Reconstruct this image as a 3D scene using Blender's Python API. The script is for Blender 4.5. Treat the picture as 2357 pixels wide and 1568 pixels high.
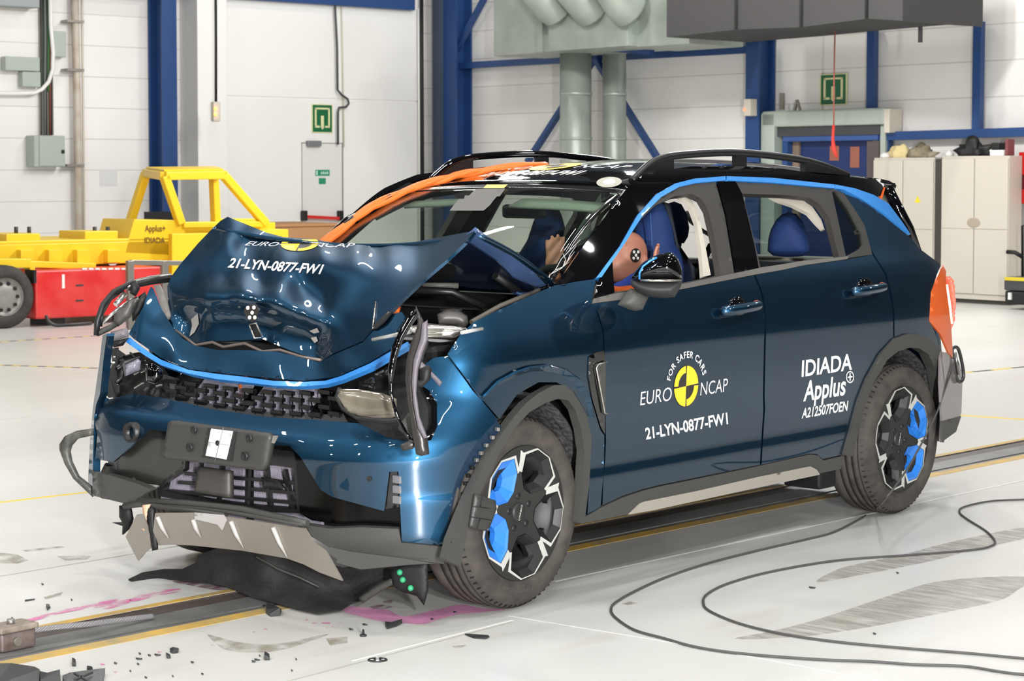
import bpy, bmesh, math, random
import numpy as np
from mathutils import Vector, Matrix
from mathutils.geometry import delaunay_2d_cdt
random.seed(7)
SC = bpy.context.scene
COL = SC.collection
for o in list(bpy.data.objects):
    bpy.data.objects.remove(o)
R = math.radians
# ------------------------------------------------------------------ camera
CP = np.array([5.58, 5.66, 1.592]); YAW = R(220.85); PIT = R(2.87); FPX = 4655.0; PYC = 633.6
DV = np.array([math.cos(YAW)*math.cos(PIT), math.sin(YAW)*math.cos(PIT), -math.sin(PIT)])
RV = np.array([math.sin(YAW), -math.cos(YAW), 0.0]); UV = np.cross(RV, DV)
cd = bpy.data.cameras.new('camera'); cam = bpy.data.objects.new('camera', cd); COL.objects.link(cam)
cd.sensor_width = 36.0; cd.lens = FPX/2357*36.0; cd.shift_y = -(784-PYC)/2357
cd.clip_end = 200
mw = Matrix(((RV[0], UV[0], -DV[0], CP[0]), (RV[1], UV[1], -DV[1], CP[1]), (RV[2], UV[2], -DV[2], CP[2]), (0, 0, 0, 1)))
cam.matrix_world = mw
cd.dof.use_dof = True; cd.dof.focus_distance = 7.7; cd.dof.aperture_fstop = 10
SC.camera = cam
# ------------------------------------------------------------------ exposure, world
SC.view_settings.view_transform = 'Standard'; SC.view_settings.look = 'None'
SC.view_settings.gamma = 1.0; SC.view_settings.use_curve_mapping = False
SC.view_settings.exposure = 0.0
wd = bpy.data.worlds.new('hall_ambient'); SC.world = wd; wd.use_nodes = True
wd.node_tree.nodes['Background'].inputs[0].default_value = (.9, .95, 1, 1)
wd.node_tree.nodes['Background'].inputs[1].default_value = 0.3

# ------------------------------------------------------------------ materials
MATS = {}
def mat(name, col, rough=.5, metal=0., coat=0., coat_r=.03, emit=None, es=0., trans=0., alpha=1., bump=None, noise=None, ior=1.5, spec=.5, flake=0):
    """col is sRGB 0-255; bump=(scale,strength); noise=(scale, amount, col2)"""
    if name in MATS: return MATS[name]
    m = bpy.data.materials.new(name); m.use_nodes = True; MATS[name] = m
    nt = m.node_tree; b = nt.nodes['Principled BSDF']
    c = lin(col)
    b.inputs['Base Color'].default_value = c
    b.inputs['Roughness'].default_value = rough; b.inputs['Metallic'].default_value = metal
    b.inputs['Coat Weight'].default_value = coat; b.inputs['Coat Roughness'].default_value = coat_r
    b.inputs['IOR'].default_value = ior; b.inputs['Specular IOR Level'].default_value = spec
    b.inputs['Transmission Weight'].default_value = trans; b.inputs['Alpha'].default_value = alpha
    if emit: b.inputs['Emission Color'].default_value = lin(emit); b.inputs['Emission Strength'].default_value = es
    if bump or noise or flake:
        tc = nt.nodes.new('ShaderNodeTexCoord')
    if noise:
        n = nt.nodes.new('ShaderNodeTexNoise'); n.inputs['Scale'].default_value = noise[0]; n.inputs['Detail'].default_value = 5
        nt.links.new(tc.outputs['Object'], n.inputs['Vector'])
        r = nt.nodes.new('ShaderNodeValToRGB'); r.color_ramp.elements[0].position = .5-.5*noise[1]*.5; r.color_ramp.elements[1].position = .5+.25*noise[1]+.05
        r.color_ramp.elements[0].color = c; r.color_ramp.elements[1].color = lin(noise[2])
        nt.links.new(n.outputs['Fac'], r.inputs['Fac']); nt.links.new(r.outputs['Color'], b.inputs['Base Color'])
    if bump:
        n = nt.nodes.new('ShaderNodeTexNoise'); n.inputs['Scale'].default_value = bump[0]; n.inputs['Detail'].default_value = 3
        nt.links.new(tc.outputs['Object'], n.inputs['Vector'])
        bp = nt.nodes.new('ShaderNodeBump'); bp.inputs['Strength'].default_value = bump[1]; bp.inputs['Distance'].default_value = .01
        nt.links.new(n.outputs['Fac'], bp.inputs['Height']); nt.links.new(bp.outputs['Normal'], b.inputs['Normal'])
    if flake:
        v = nt.nodes.new('ShaderNodeTexVoronoi'); v.inputs['Scale'].default_value = 900
        nt.links.new(tc.outputs['Object'], v.inputs['Vector'])
        bp = nt.nodes.new('ShaderNodeBump'); bp.inputs['Strength'].default_value = flake; bp.inputs['Distance'].default_value = .0006
        nt.links.new(v.outputs['Color'], bp.inputs['Height']); nt.links.new(bp.outputs['Normal'], b.inputs['Normal'])
    return m
def lin(c):
    f = lambda v: v/12.92 if v <= .04045 else ((v+.055)/1.055)**2.4
    return tuple(f(v/255) for v in c[:3]) + (1,)

# ------------------------------------------------------------------ pixel <-> world helpers (measure the photograph once, place in metres)
def rays(px, py):
    px = np.asarray(px, float); py = np.asarray(py, float)
    return DV + RV*((px-1178.5)/FPX)[..., None] - UV*((py-PYC)/FPX)[..., None]
def at(px, py, x=None, y=None, z=None):
    v = rays(px, py)
    if x is not None: t = (x-CP[0])/v[0]
    elif y is not None: t = (y-CP[1])/v[1]
    else: t = (z-CP[2])/v[2]
    return Vector(CP+v*t)
HA = R(-8.7); HK = np.array([-19.166, -17.304, 0.0])            # hall corner; hall x runs along the left wall, hall y along the right wall
HX = np.array([math.cos(HA), math.sin(HA), 0]); HY = np.array([-math.sin(HA), math.cos(HA), 0])
def hw(s, t, z): return Vector(HK+HX*s+HY*t+np.array([0, 0, z]))
def onL(px, py, off=0.0):
    v = rays(px, py); t = ((HK+HY*off-CP)@HY)/(v@HY); p = CP+v*t-HK; return (p@HX, p[2])
def onR(px, py, off=0.0):
    v = rays(px, py); t = ((HK+HX*off-CP)@HX)/(v@HX); p = CP+v*t-HK; return (p@HY, p[2])
def onF(px, py):
    p = np.array(at(px, py, z=0))-HK; return (p@HX, p@HY)

# ------------------------------------------------------------------ object helpers
def tag(o, label=None, cat=None, group=None, kind=None):
    if label: o['label'] = label
    if cat: o['category'] = cat
    if group: o['group'] = group
    if kind: o['kind'] = kind
    return o
def thing(name, label, cat, loc=(0, 0, 0), group=None):
    o = bpy.data.objects.new(name, None); COL.objects.link(o); o.location = loc; o.empty_display_size = .1
    return tag(o, label, cat, group)
def wloc(o):
    v = Vector((0, 0, 0))
    while o is not None: v = v+o.location; o = o.parent
    return v
class MB:
    def __init__(s): s.v = []; s.f = []; s.m = []; s.sm = []
    def add(s, vs, fs, m=0, smooth=False):
        b = len(s.v); s.v += [tuple(v) for v in vs]; s.f += [[i+b for i in f] for f in fs]
        s.m += [m]*len(fs); s.sm += [smooth]*len(fs); return s
    def box(s, p, q, m=0):
        (a, b, c), (d, e, f) = p, q
        return s.add([(a, b, c), (d, b, c), (d, e, c), (a, e, c), (a, b, f), (d, b, f), (d, e, f), (a, e, f)],
                     [(3, 2, 1, 0), (4, 5, 6, 7), (0, 1, 5, 4), (1, 2, 6, 5), (2, 3, 7, 6), (3, 0, 4, 7)], m)
    def hbox(s, p, q, m=0):                       # box given in hall coordinates
        b = len(s.v); s.box(p, q, m)
        for i in range(b, len(s.v)): s.v[i] = tuple(hw(*s.v[i]))
        return s
    def bar(s, a, b, w, h=None, up=(0, 0, 1), m=0):  # square bar from a to b
        h = h or w; a = Vector(a); b = Vector(b); d = (b-a).normalized(); u = Vector(up)
        if abs(d.dot(u)) > .98: u = Vector((1, 0, 0))
        x = d.cross(u).normalized()*w/2; y = x.normalized().cross(d).normalized()*h/2
        vs = [a-x-y, a+x-y, a+x+y, a-x+y, b-x-y, b+x-y, b+x+y, b-x+y]
        return s.add(vs, [(3, 2, 1, 0), (4, 5, 6, 7), (0, 1, 5, 4), (1, 2, 6, 5), (2, 3, 7, 6), (3, 0, 4, 7)], m)
    def tube(s, pts, r, n=8, m=0, cap=True, closed=False):
        pts = [Vector(p) for p in pts]; N = len(pts); rs = r if isinstance(r, (list, tuple)) else [r]*N
        fr = None; rings = []
        for i, p in enumerate(pts):
            if closed: d = pts[(i+1) % N]-pts[i-1]
            else: d = (pts[min(i+1, N-1)]-pts[max(i-1, 0)])
            d = d.normalized() if d.length > 1e-9 else Vector((0, 0, 1))
            if fr is None:
                u = Vector((0, 0, 1)) if abs(d.z) < .9 else Vector((1, 0, 0)); fr = (u-d*u.dot(d)).normalized()
            else: fr = (fr-d*fr.dot(d)).normalized()
            w = d.cross(fr)
            rings.append([p+(fr*math.cos(2*math.pi*k/n)+w*math.sin(2*math.pi*k/n))*rs[i] for k in range(n)])
        vs = [v for g in rings for v in g]; fs = []
        for i in range(N if closed else N-1):
            j = (i+1) % N
            for k in range(n): fs.append((i*n+k, i*n+(k+1) % n, j*n+(k+1) % n, j*n+k))
        s.add(vs, fs, m, True)
        if cap and not closed:
            b = len(s.v)-N*n
            s.f.append([b+k for k in range(n)][::-1]); s.m.append(m); s.sm.append(False)
            s.f.append([b+(N-1)*n+k for k in range(n)]); s.m.append(m); s.sm.append(False)
        return s
    def cyl(s, a, b, r, n=20, m=0): return s.tube([a, b], r, n, m)
    def lathe(s, prof, c, ax, n=48, m=0, a0=0, a1=2*math.pi):   # prof: [(along axis, radius)]
        c = Vector(c); ax = Vector(ax).normalized(); u = Vector((0, 0, 1)) if abs(ax.z) < .9 else Vector((1, 0, 0))
        u = (u-ax*u.dot(ax)).normalized(); w = ax.cross(u); vs = []; fs = []; P = len(prof)
        full = abs(a1-a0-2*math.pi) < 1e-6; nn = n if full else n+1
        for k in range(nn):
            a = a0+(a1-a0)*k/n
            for h, r in prof: vs.append(c+ax*h+(u*math.cos(a)+w*math.sin(a))*r)
        for k in range(n):
            k2 = (k+1) % nn
            for i in range(P-1): fs.append((k*P+i, k*P+i+1, k2*P+i+1, k2*P+i))
        return s.add(vs, fs, m, True)
    def ball(s, c, r, n=12, m=0, sc=(1, 1, 1)):
        prof = [(math.sin(-math.pi/2+math.pi*i/n)*r, max(1e-4, math.cos(-math.pi/2+math.pi*i/n)*r)) for i in range(n+1)]
        b = len(s.v); s.lathe(prof, (0, 0, 0), (0, 0, 1), n*2, m)
        for i in range(b, len(s.v)):
            v = s.v[i]; s.v[i] = (v[0]*sc[0]+c[0], v[1]*sc[1]+c[1], v[2]*sc[2]+c[2])
        return s
    def prism(s, pts, h, m=0):                   # pts: 3D loop, h: extrusion vector
        pts = [Vector(p) for p in pts]; h = Vector(h); n = len(pts)
        vs = pts+[p+h for p in pts]
        return s.add(vs, [list(range(n))[::-1], list(range(n, 2*n))]+[(i, (i+1) % n, n+(i+1) % n, n+i) for i in range(n)], m)
    def grid(s, rows, m=0, smooth=True, closed=False):
        a = len(rows); b = len(rows[0]); vs = [p for r in rows for p in r]
        fs = []
        for i in range(a-1):
            for j in range(b if closed else b-1):
                k = (j+1) % b; fs.append((i*b+j, i*b+k, (i+1)*b+k, (i+1)*b+j))
        return s.add(vs, fs, m, smooth)
def obj(name, mb, mats, parent=None, bevel=0, fixn=True, sharp=None, solid=0, sub=0):
    if not isinstance(mats, (list, tuple)): mats = [mats]
    me = bpy.data.meshes.new(name)
    V = [Vector(v) for v in mb.v]
    if parent is not None: base = wloc(parent)
    else:
        lo = [min(v[i] for v in V) for i in range(3)]; hi = [max(v[i] for v in V) for i in range(3)]
        base = Vector(((lo[0]+hi[0])/2, (lo[1]+hi[1])/2, lo[2]))
    me.from_pydata([v-base for v in V], [], mb.f)
    for p, mi, sm in zip(me.polygons, mb.m, mb.sm): p.material_index = mi; p.use_smooth = sm
    for m in mats: me.materials.append(m)
    if fixn:
        bm = bmesh.new(); bm.from_mesh(me); bmesh.ops.recalc_face_normals(bm, faces=bm.faces); bm.to_mesh(me); bm.free()
    me.update()
    o = bpy.data.objects.new(name, me); COL.objects.link(o)
    if parent is not None: o.parent = parent
    else: o.location = base
    if solid:
        md = o.modifiers.new('thick', 'SOLIDIFY'); md.thickness = solid; md.offset = -1
    if bevel:
        md = o.modifiers.new('bevel', 'BEVEL'); md.width = bevel; md.segments = 2; md.limit_method = 'ANGLE'; md.angle_limit = R(40)
    if sub:
        md = o.modifiers.new('sub', 'SUBSURF'); md.levels = sub; md.render_levels = sub
    return o
def struct(o): o['kind'] = 'structure'; return o
def spline(pts, n=8, closed=False):              # Catmull-Rom through points of any dimension
    P = [np.array(p, float) for p in pts]; out = []; N = len(P)
    rng = N if closed else N-1
    for i in range(rng):
        p1, p2 = P[i], P[(i+1) % N]
        p0 = P[i-1] if (closed or i > 0) else p1*2-p2
        p3 = P[(i+2) % N] if (closed or i+2 < N) else p2*2-p1
        for k in range(n):
            t = k/n
            out.append(.5*((2*p1)+(p2-p0)*t+(2*p0-5*p1+4*p2-p3)*t*t+(3*p1-p0-3*p2+p3)*t**3))
    if not closed: out.append(P[-1])
    return out
# text as a flat mesh: returns (2D vertices, faces) with the baseline at y=0 and height of capitals ~1
def text2d(s, bold=0.0, spacing=1.0, shear=0.0):
    cu = bpy.data.curves.new('t', 'FONT'); cu.body = s; cu.size = 1; cu.offset = bold; cu.space_character = spacing; cu.resolution_u = 4; cu.shear = shear
    o = bpy.data.objects.new('t', cu); COL.objects.link(o)
    dg = bpy.context.evaluated_depsgraph_get(); me = bpy.data.meshes.new_from_object(o.evaluated_get(dg))
    v = np.array([x.co[:2] for x in me.vertices]); f = [list(p.vertices) for p in me.polygons]
    bpy.data.objects.remove(o); bpy.data.curves.remove(cu); bpy.data.meshes.remove(me)
    return v, f
LP_ROUND, LP_STRIP, FLOOD = 190, 110, 620
# ================================================================== THE HALL
M_floor = bpy.data.materials.new('white_epoxy_floor'); M_floor.use_nodes = True
def floor_nodes():
    nt = M_floor.node_tree; b = nt.nodes['Principled BSDF']; L = nt.links
    tc = nt.nodes.new('ShaderNodeTexCoord')
    def noise(sc, det, mp=None):
        n = nt.nodes.new('ShaderNodeTexNoise'); n.inputs['Scale'].default_value = sc; n.inputs['Detail'].default_value = det
        if mp:
            m = nt.nodes.new('ShaderNodeMapping'); m.inputs['Scale'].default_value = mp; m.inputs['Rotation'].default_value = (0, 0, R(2))
            L.new(tc.outputs['Object'], m.inputs[0]); L.new(m.outputs[0], n.inputs['Vector'])
        else: L.new(tc.outputs['Object'], n.inputs['Vector'])
        return n
    def ramp(n, a, b_, ca, cb):
        r = nt.nodes.new('ShaderNodeValToRGB'); e = r.color_ramp.elements
        e[0].position = a; e[1].position = b_; e[0].color = (*ca, 1); e[1].color = (*cb, 1); L.new(n.outputs['Fac'], r.inputs['Fac']); return r
    r1 = ramp(noise(.5, 8, (.35, 1.2, 1)), .38, .62, (.57, .565, .535), (.66, .66, .635))
    r2 = ramp(noise(3.2, 9, (.35, 1.5, 1)), .60, .78, (1, 1, 1), (.84, .82, .76))
    r3 = ramp(noise(26, 6), .68, .76, (1, 1, 1), (.86, .84, .78))
    m1 = nt.nodes.new('ShaderNodeMix'); m1.data_type = 'RGBA'; m1.blend_type = 'MULTIPLY'; m1.inputs[0].default_value = 1
    m2 = nt.nodes.new('ShaderNodeMix'); m2.data_type = 'RGBA'; m2.blend_type = 'MULTIPLY'; m2.inputs[0].default_value = .8
    L.new(r1.outputs[0], m1.inputs[6]); L.new(r2.outputs[0], m1.inputs[7]); L.new(m1.outputs[2], m2.inputs[6]); L.new(r3.outputs[0], m2.inputs[7])
    L.new(m2.outputs[2], b.inputs['Base Color'])
    b.inputs['Roughness'].default_value = .32; b.inputs['Specular IOR Level'].default_value = .4
floor_nodes()
def wall_mat(name, col, seam):
    m = bpy.data.materials.new(name); m.use_nodes = True; nt = m.node_tree; b = nt.nodes['Principled BSDF']; L = nt.links
    g = nt.nodes.new('ShaderNodeNewGeometry'); sx = nt.nodes.new('ShaderNodeSeparateXYZ'); L.new(g.outputs['Position'], sx.inputs[0])
    def math_(op, a, bb=None):
        n = nt.nodes.new('ShaderNodeMath'); n.operation = op
        if isinstance(a, (int, float)): n.inputs[0].default_value = a
        else: L.new(a, n.inputs[0])
        if bb is not None:
            if isinstance(bb, (int, float)): n.inputs[1].default_value = bb
            else: L.new(bb, n.inputs[1])
        return n.outputs[0]
    fr = math_('FRACT', math_('DIVIDE', math_('ADD', sx.outputs[2], .17), seam))
    ln = math_('LESS_THAN', fr, .035)
    n = nt.nodes.new('ShaderNodeTexNoise'); n.inputs['Scale'].default_value = .6; n.inputs['Detail'].default_value = 6; L.new(g.outputs['Position'], n.inputs['Vector'])
    r = nt.nodes.new('ShaderNodeValToRGB'); r.color_ramp.elements[0].position = .3; r.color_ramp.elements[1].position = .7
    c = lin(col); r.color_ramp.elements[0].color = (c[0]*.9, c[1]*.89, c[2]*.87, 1); r.color_ramp.elements[1].color = c
    L.new(n.outputs[0], r.inputs[0])
    mx = nt.nodes.new('ShaderNodeMix'); mx.data_type = 'RGBA'; L.new(ln, mx.inputs[0]); L.new(r.outputs[0], mx.inputs[6]); mx.inputs[7].default_value = (c[0]*.72, c[1]*.71, c[2]*.69, 1)
    up = math_('GREATER_THAN', sx.outputs[2], 5.3); m2 = nt.nodes.new('ShaderNodeMix'); m2.data_type = 'RGBA'; L.new(up, m2.inputs[0]); L.new(mx.outputs[2], m2.inputs[6]); m2.inputs[7].default_value = lin((62, 68, 76))  # unseen upper wall darkened to keep bonnet and roof reflections dark
    L.new(m2.outputs[2], b.inputs['Base Color']); b.inputs['Roughness'].default_value = .5
    return m
M_wall = wall_mat('white_sandwich_panel', (236, 234, 231), .452)
M_white = mat('white_paint', (234, 233, 230), .5)
M_blue = mat('blue_steel_paint', (30, 66, 120), .45)
M_grey = mat('pale_grey_green_paint', (168, 178, 168), .45)
M_duct = mat('galvanised_duct', (150, 158, 150), .42, metal=.35, noise=(3, .8, (170, 178, 170)))
M_dark = mat('dark_grey_metal', (60, 62, 64), .5)
M_black = mat('black_rubber', (18, 18, 19), .6)
M_beige = mat('beige_paint', (205, 198, 184), .45)
M_yellow = mat('yellow_machine_paint', (240, 202, 40), .4)
M_red = mat('red_paint', (206, 36, 34), .35)
M_steel = mat('brushed_steel', (150, 145, 138), .4, metal=.7)
M_green = mat('sign_green', (14, 98, 58), .4)
M_cream = mat('sign_cream', (222, 220, 170), .5)
M_card = mat('brown_cardboard', (176, 130, 88), .8)
M_ceil = mat('dark_roof_sheet', (18, 20, 25), .9)
S1, S2, T1, T2, HH = 0.0, 42.0, 0.0, 38.0, 9.0
# rail groove runs through the floor: lines y = a + b*x in car metres
RB = -.041
def rail(x, off): return Vector((x, .05+RB*x+off, 0))
def build_floor():
    # floor as two slabs on either side of the sunken track
    mb = MB()
    def side(off, sgn):
        a = rail(-30, off); b = rail(26, off); far = Vector((0, sgn*30, 0))
        mb.prism([a, b, b+far, a+far], (0, 0, -.3))
    side(-.174, -1); side(.14, 1)
    return struct(obj('floor', mb, M_floor))
floor = build_floor()
def sub_floor(name, mb, m): o = obj(name, mb, m, floor); return o
mb = MB(); mb.prism([rail(-30, -.6)-Vector((0, 0, .31)), rail(26, -.6)-Vector((0, 0, .31)), rail(26, .6)-Vector((0, 0, .31)), rail(-30, .6)-Vector((0, 0, .31))], (0, 0, -.05))
struct(obj('floor_pit_bottom', mb, M_black))
M_rail = mat('worn_track_steel', (98, 99, 98), .5, metal=.3, noise=(5, .9, (126, 126, 124)))
M_rust = mat('rusty_track_steel', (66, 56, 51), .6, metal=.1, noise=(6, .9, (88, 80, 74)))
M_yline = mat('worn_yellow_line', (206, 162, 50), .6, noise=(9, 1, (150, 140, 112)))
def strip(a, b, z0, z1, m, name, x0=-29, x1=25):
    mb = MB(); p = [rail(x0, a), rail(x1, a), rail(x1, b), rail(x0, b)]
    mb.prism([q+Vector((0, 0, z0)) for q in p], (0, 0, z1-z0)); return mb
tr = thing('sled_track', 'long steel sled track with dark slots sunk in the white floor under the car', 'track', rail(1, 0)+Vector((0, 0, -.25)))
obj('rail_plate', strip(-.172, -.070, -.12, -.006, M_rust, ''), M_rust, tr)
obj('rail_plate', strip(-.060, .088, -.12, -.001, M_rail, ''), M_rail, tr)
obj('rail_plate', strip(.101, .138, -.12, -.004, M_rail, ''), M_rail, tr)
obj('track_liner', strip(-.1738, -.1715, -.25, -.0004, M_rust, ''), M_rust, tr); obj('track_liner', strip(.1385, .1398, -.25, -.0004, M_rust, ''), M_rust, tr)
obj('track_bed', strip(-.173, .139, -.25, -.12, M_black, ''), M_black, tr)
struct(sub_floor('paint_line', strip(-.216, -.176, 0, .0012, 0, ''), M_yline)); struct(sub_floor('paint_line', strip(.142, .215, 0, .0012, 0, ''), M_yline))

def hobj(name, p, q, m, parent=None, bevel=0): return obj(name, MB().hbox(p, q), m, parent, bevel=bevel)
struct(hobj('wall_left', (S1-.3, -.3, 0), (S2, 0, HH), M_wall))
struct(hobj('wall_right', (-.3, 0, 0), (0, T2, HH), M_wall))
M_wallD = mat('dark_hall_wall', (24, 26, 29), .8)
struct(hobj('wall_right_dark_screen', (0, 15.5, 0), (.25, T2-.02, HH-.02), M_wallD))  # unseen dark panel added so the car's side reflects dark
struct(hobj('wall_front', (S1-.3, T2, 0), (S2+.3, T2+.3, HH), M_wallD))
struct(hobj('wall_rear', (S2, 0, 0), (S2+.3, T2, HH), M_wallD))
struct(hobj('ceiling', (S1-.3, -.3, HH), (S2+.3, T2+.3, HH+.2), M_ceil))
k = 0
for t in range(1, 6):
    k += 1; struct(hobj('ceiling_beam_%d' % k, (0.02, t*7+.7, HH-.7), (S2-.02, t*7+1, HH-.02), M_dark))
# lamps: round high-bay lights and strip lights under the roof
M_lamp = mat('lamp_glass', (255, 255, 250), .3, emit=(255, 252, 244), es=60)
M_shell = mat('lamp_shell', (190, 190, 190), .5)
def lamp_round(s, t, z, P, r=.22):
    p = hw(s, t, z)
    e = thing('high_bay_lamp', 'round high bay lamp hanging under the hall roof', 'lamp', p, 'high bay lamps')
    obj('lamp_shell', MB().lathe([(.02, r*1.05), (.10, r*1.02), (.28, r*.4), (.34, .03), (.34, .001)], p, (0, 0, 1), 20), M_shell, e)
    obj('lamp_rod', MB().cyl(p+Vector((0, 0, .33)), Vector((p.x, p.y, HH)), .012, 6), M_dark, e)
    obj('lamp_lens', MB().lathe([(.03, .001), (.02, r)], p, (0, 0, 1), 20), M_lamp, e)
    ld = bpy.data.lights.new('lamp_light', 'POINT'); ld.shadow_soft_size = r*.8; ld.energy = P; ld.color = (1, .99, .975)
    lo = bpy.data.objects.new('lamp_light', ld); COL.objects.link(lo); lo.parent = e; lo.location = (0, 0, -.20)
def lamp_strip(s, t, z, L, P, w=.16):
    p = hw(s, t, z)
    e = thing('strip_lamp', 'long tube lamp hanging under the hall roof', 'lamp', p, 'strip lamps')
    obj('lamp_body', MB().hbox((s-L/2, t-w/2, z+.01), (s+L/2, t+w/2, z+.09)), M_shell, e)
    obj('lamp_tube', MB().hbox((s-L/2+.02, t-w/2+.02, z), (s+L/2-.02, t+w/2-.02, z+.012)), M_lamp, e)
    for ds in (-L*.4, L*.4): obj('lamp_rod', MB().cyl(hw(s+ds, t, z+.08), hw(s+ds, t, HH-.01), .008, 6), M_dark, e)
    ld = bpy.data.lights.new('lamp_light', 'AREA'); ld.shape = 'RECTANGLE'; ld.size = L; ld.size_y = w; ld.energy = P; ld.color = (1, .99, .975)
    lo = bpy.data.objects.new('lamp_light', ld); COL.objects.link(lo); lo.parent = e; lo.location = (0, 0, -.01); lo.rotation_euler = (0, 0, HA)
for s in (4, 10.5, 17, 23.5, 30, 36.5):
    for t in (4, 11, 17.5, 24):
        if not (s >= 17 and t < 12): lamp_round(s, t, 7.6, LP_ROUND*(.35 if t < 5 else 2 if s < 5 and t < 12 else 1.5 if s < 11 and t < 12 else 1))
lamp_round(3.2, 7.5, 7.6, LP_ROUND*1.5); lamp_round(6.2, 8.4, 5.3, LP_ROUND*2); lamp_round(6.5, 13, 5.3, LP_ROUND*4); lamp_round(5, 13.2, 7.6, LP_ROUND*2)  # extra unseen wall-wash lamps added to brighten the right wall
for s in (14, 20.5, 27):
    for t in (14.3, 20.8, 27.3):
        lamp_strip(s, t, 7.4, 1.6, LP_STRIP)

# floodlight stand to the right of the photographer
def flood():
    p = Vector((6.9, 9.1, 0)); e = thing('floodlight_stand', 'tall stand with three square floodlights aimed at the car', 'floodlight', p)
    obj('stand_pole', MB().cyl(p, p+Vector((0, 0, 3.3)), .025, 10), M_dark, e)
    for k in range(3): a = 2*math.pi*k/3+.5; obj('stand_leg', MB().tube([p+Vector((0, 0, .5)), p+Vector((math.cos(a)*.5, math.sin(a)*.5, .015))], .015, 8), M_dark, e)
    for z in (1.0, 2.1, 3.2):
        q = p+Vector((-.06, -.06, z)); d = (Vector((.4, .8, .7))-q).normalized()
        obj('lamp_body', MB().bar(q-d*.05, q+d*.02, .34, .34), M_dark, e, bevel=.01); obj('lamp_face', MB().bar(q+d*.021, q+d*.026, .3, .3), M_lamp, e)
        ld = bpy.data.lights.new('lamp_light', 'AREA'); ld.shape = 'SQUARE'; ld.size = .3; ld.energy = FLOOD; ld.color = (1, .99, .98)
        lo = bpy.data.objects.new('lamp_light', ld); COL.objects.link(lo); lo.parent = e; lo.location = q+d*.03-p; lo.rotation_euler = d.to_track_quat('-Z', 'Y').to_euler()
flood()
# ================================================================== THINGS ALONG THE WALLS
def Lbox(name, x0, y0, x1, y1, d0, d1, m, parent=None, bevel=0):   # box on the left wall from photo corners; d0..d1 = distance from the wall
    a = onL(x0, (y0+y1)/2, d1)[0]; b = onL(x1, (y0+y1)/2, d1)[0]; xm = (x0+x1)/2
    zt = onL(xm, y0, d1)[1]; zb = onL(xm, y1, d1)[1]
    return obj(name, MB().hbox((min(a, b), d0, zb), (max(a, b), d1, zt)), m, parent, bevel=bevel)
def Rbox(name, x0, y0, x1, y1, d0, d1, m, parent=None, bevel=0):
    a = onR(x0, (y0+y1)/2, d1)[0]; b = onR(x1, (y0+y1)/2, d1)[0]; xm = (x0+x1)/2
    zt = onR(xm, y0, d1)[1]; zb = onR(xm, y1, d1)[1]
    return obj(name, MB().hbox((d0, min(a, b), zb), (d1, max(a, b), zt)), m, parent, bevel=bevel)
def Lp(px, py, d): s, z = onL(px, py, d); return hw(s, d, z)
def Rp(px, py, d): t, z = onR(px, py, d); return hw(d, t, z)
def Lthing(name, label, cat, px, py, d, group=None): return thing(name, label, cat, Lp(px, py, d), group)
def Rthing(name, label, cat, px, py, d, group=None): return thing(name, label, cat, Rp(px, py, d), group)

# --- structure on the left wall
sA = onL(524, 300, .25)[0]; sB = onL(966, 300, .25)[0]; zj = onL(745, 228, .25)[1]
struct(obj('wall_left_gate_panel', MB().hbox((sB, 0, 0), (sA, .22, zj-.012)), M_white, bevel=.006))
struct(obj('wall_left_gate_panel', MB().hbox((sB, 0, zj+.012), (sA, .22, 5.3)), M_white, bevel=.006))
struct(obj('wall_left_gate_panel', MB().hbox((sB+.01, 0, zj-.012), (sA-.01, .205, zj+.012)), M_white))
a = onL(524, 300, .5)[0]; b = onL(456, 300, .5)[0]
struct(obj('pillar', MB().hbox((a, 0, 0), (b, .5, HH-.72)), M_white, bevel=.01))
a = onL(411, 300, .45)[0]; b = onL(377, 300, .45)[0]
def ibeam(name, s0, s1, t0, t1, z0, z1):
    mb = MB(); w = s1-s0; mb.hbox((s0, t0, z0), (s1, t0+.03, z1)); mb.hbox((s0, t1-.03, z0), (s1, t1, z1)); mb.hbox((s0+w*.44, t0+.03, z0), (s0+w*.56, t1-.03, z1))
    return struct(obj(name, mb, M_blue))
ibeam('column', a, b, .02, .42, 0, HH-.72)
s0 = onL(590, 0, .3)[0]; s1 = onL(950, 0, .3)[0]; zb = onL(765, 9, .3)[1]
struct(obj('beam', MB().hbox((s1, .02, zb-.02), (s0+3.5, .36, zb+.26)), M_blue))
# --- door_1: flush emergency door
d1 = struct(Lbox('door_1', 697, 331, 787, 640, .222, .236, mat('door_white', (222, 221, 217), .45), bevel=.004))
gap = mat('door_gap', (150, 148, 144), .7)
mb = MB()
for (x0, y0, x1, y1) in ((694, 328, 697, 640), (787, 328, 790, 640), (694, 328, 790, 331)):
    a = onL(x0, y0, .225)[0]; b = onL(x1, y0, .225)[0]; mb.hbox((b, .22, onL(x0, y1, .225)[1]), (a, .228, onL(x0, y0, .225)[1]))
tagf = obj('door_frame', mb, gap, d1)
obj('door_closer', MB().hbox((onL(740, 330, .3)[0], .236, onL(720, 337, .3)[1]), (onL(709, 330, .3)[0], .31, onL(720, 324, .3)[1])), mat('closer_grey', (128, 130, 132), .4, metal=.3), d1, bevel=.01)
mb = MB().bar(Lp(703, 499, .30), Lp(784, 503, .30), .035, .05); obj('panic_bar', mb, M_red, d1)
for px in (702, 785): obj('bar_bracket', MB().hbox((onL(px+4, 490, .3)[0], .236, onL(px, 508, .3)[1]), (onL(px-5, 490, .3)[0], .33, onL(px, 485, .3)[1])), M_black, d1, bevel=.01)
M_teal = mat('label_teal', (30, 140, 100), .5); M_lblw = mat('label_white', (214, 232, 220), .5)
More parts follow.
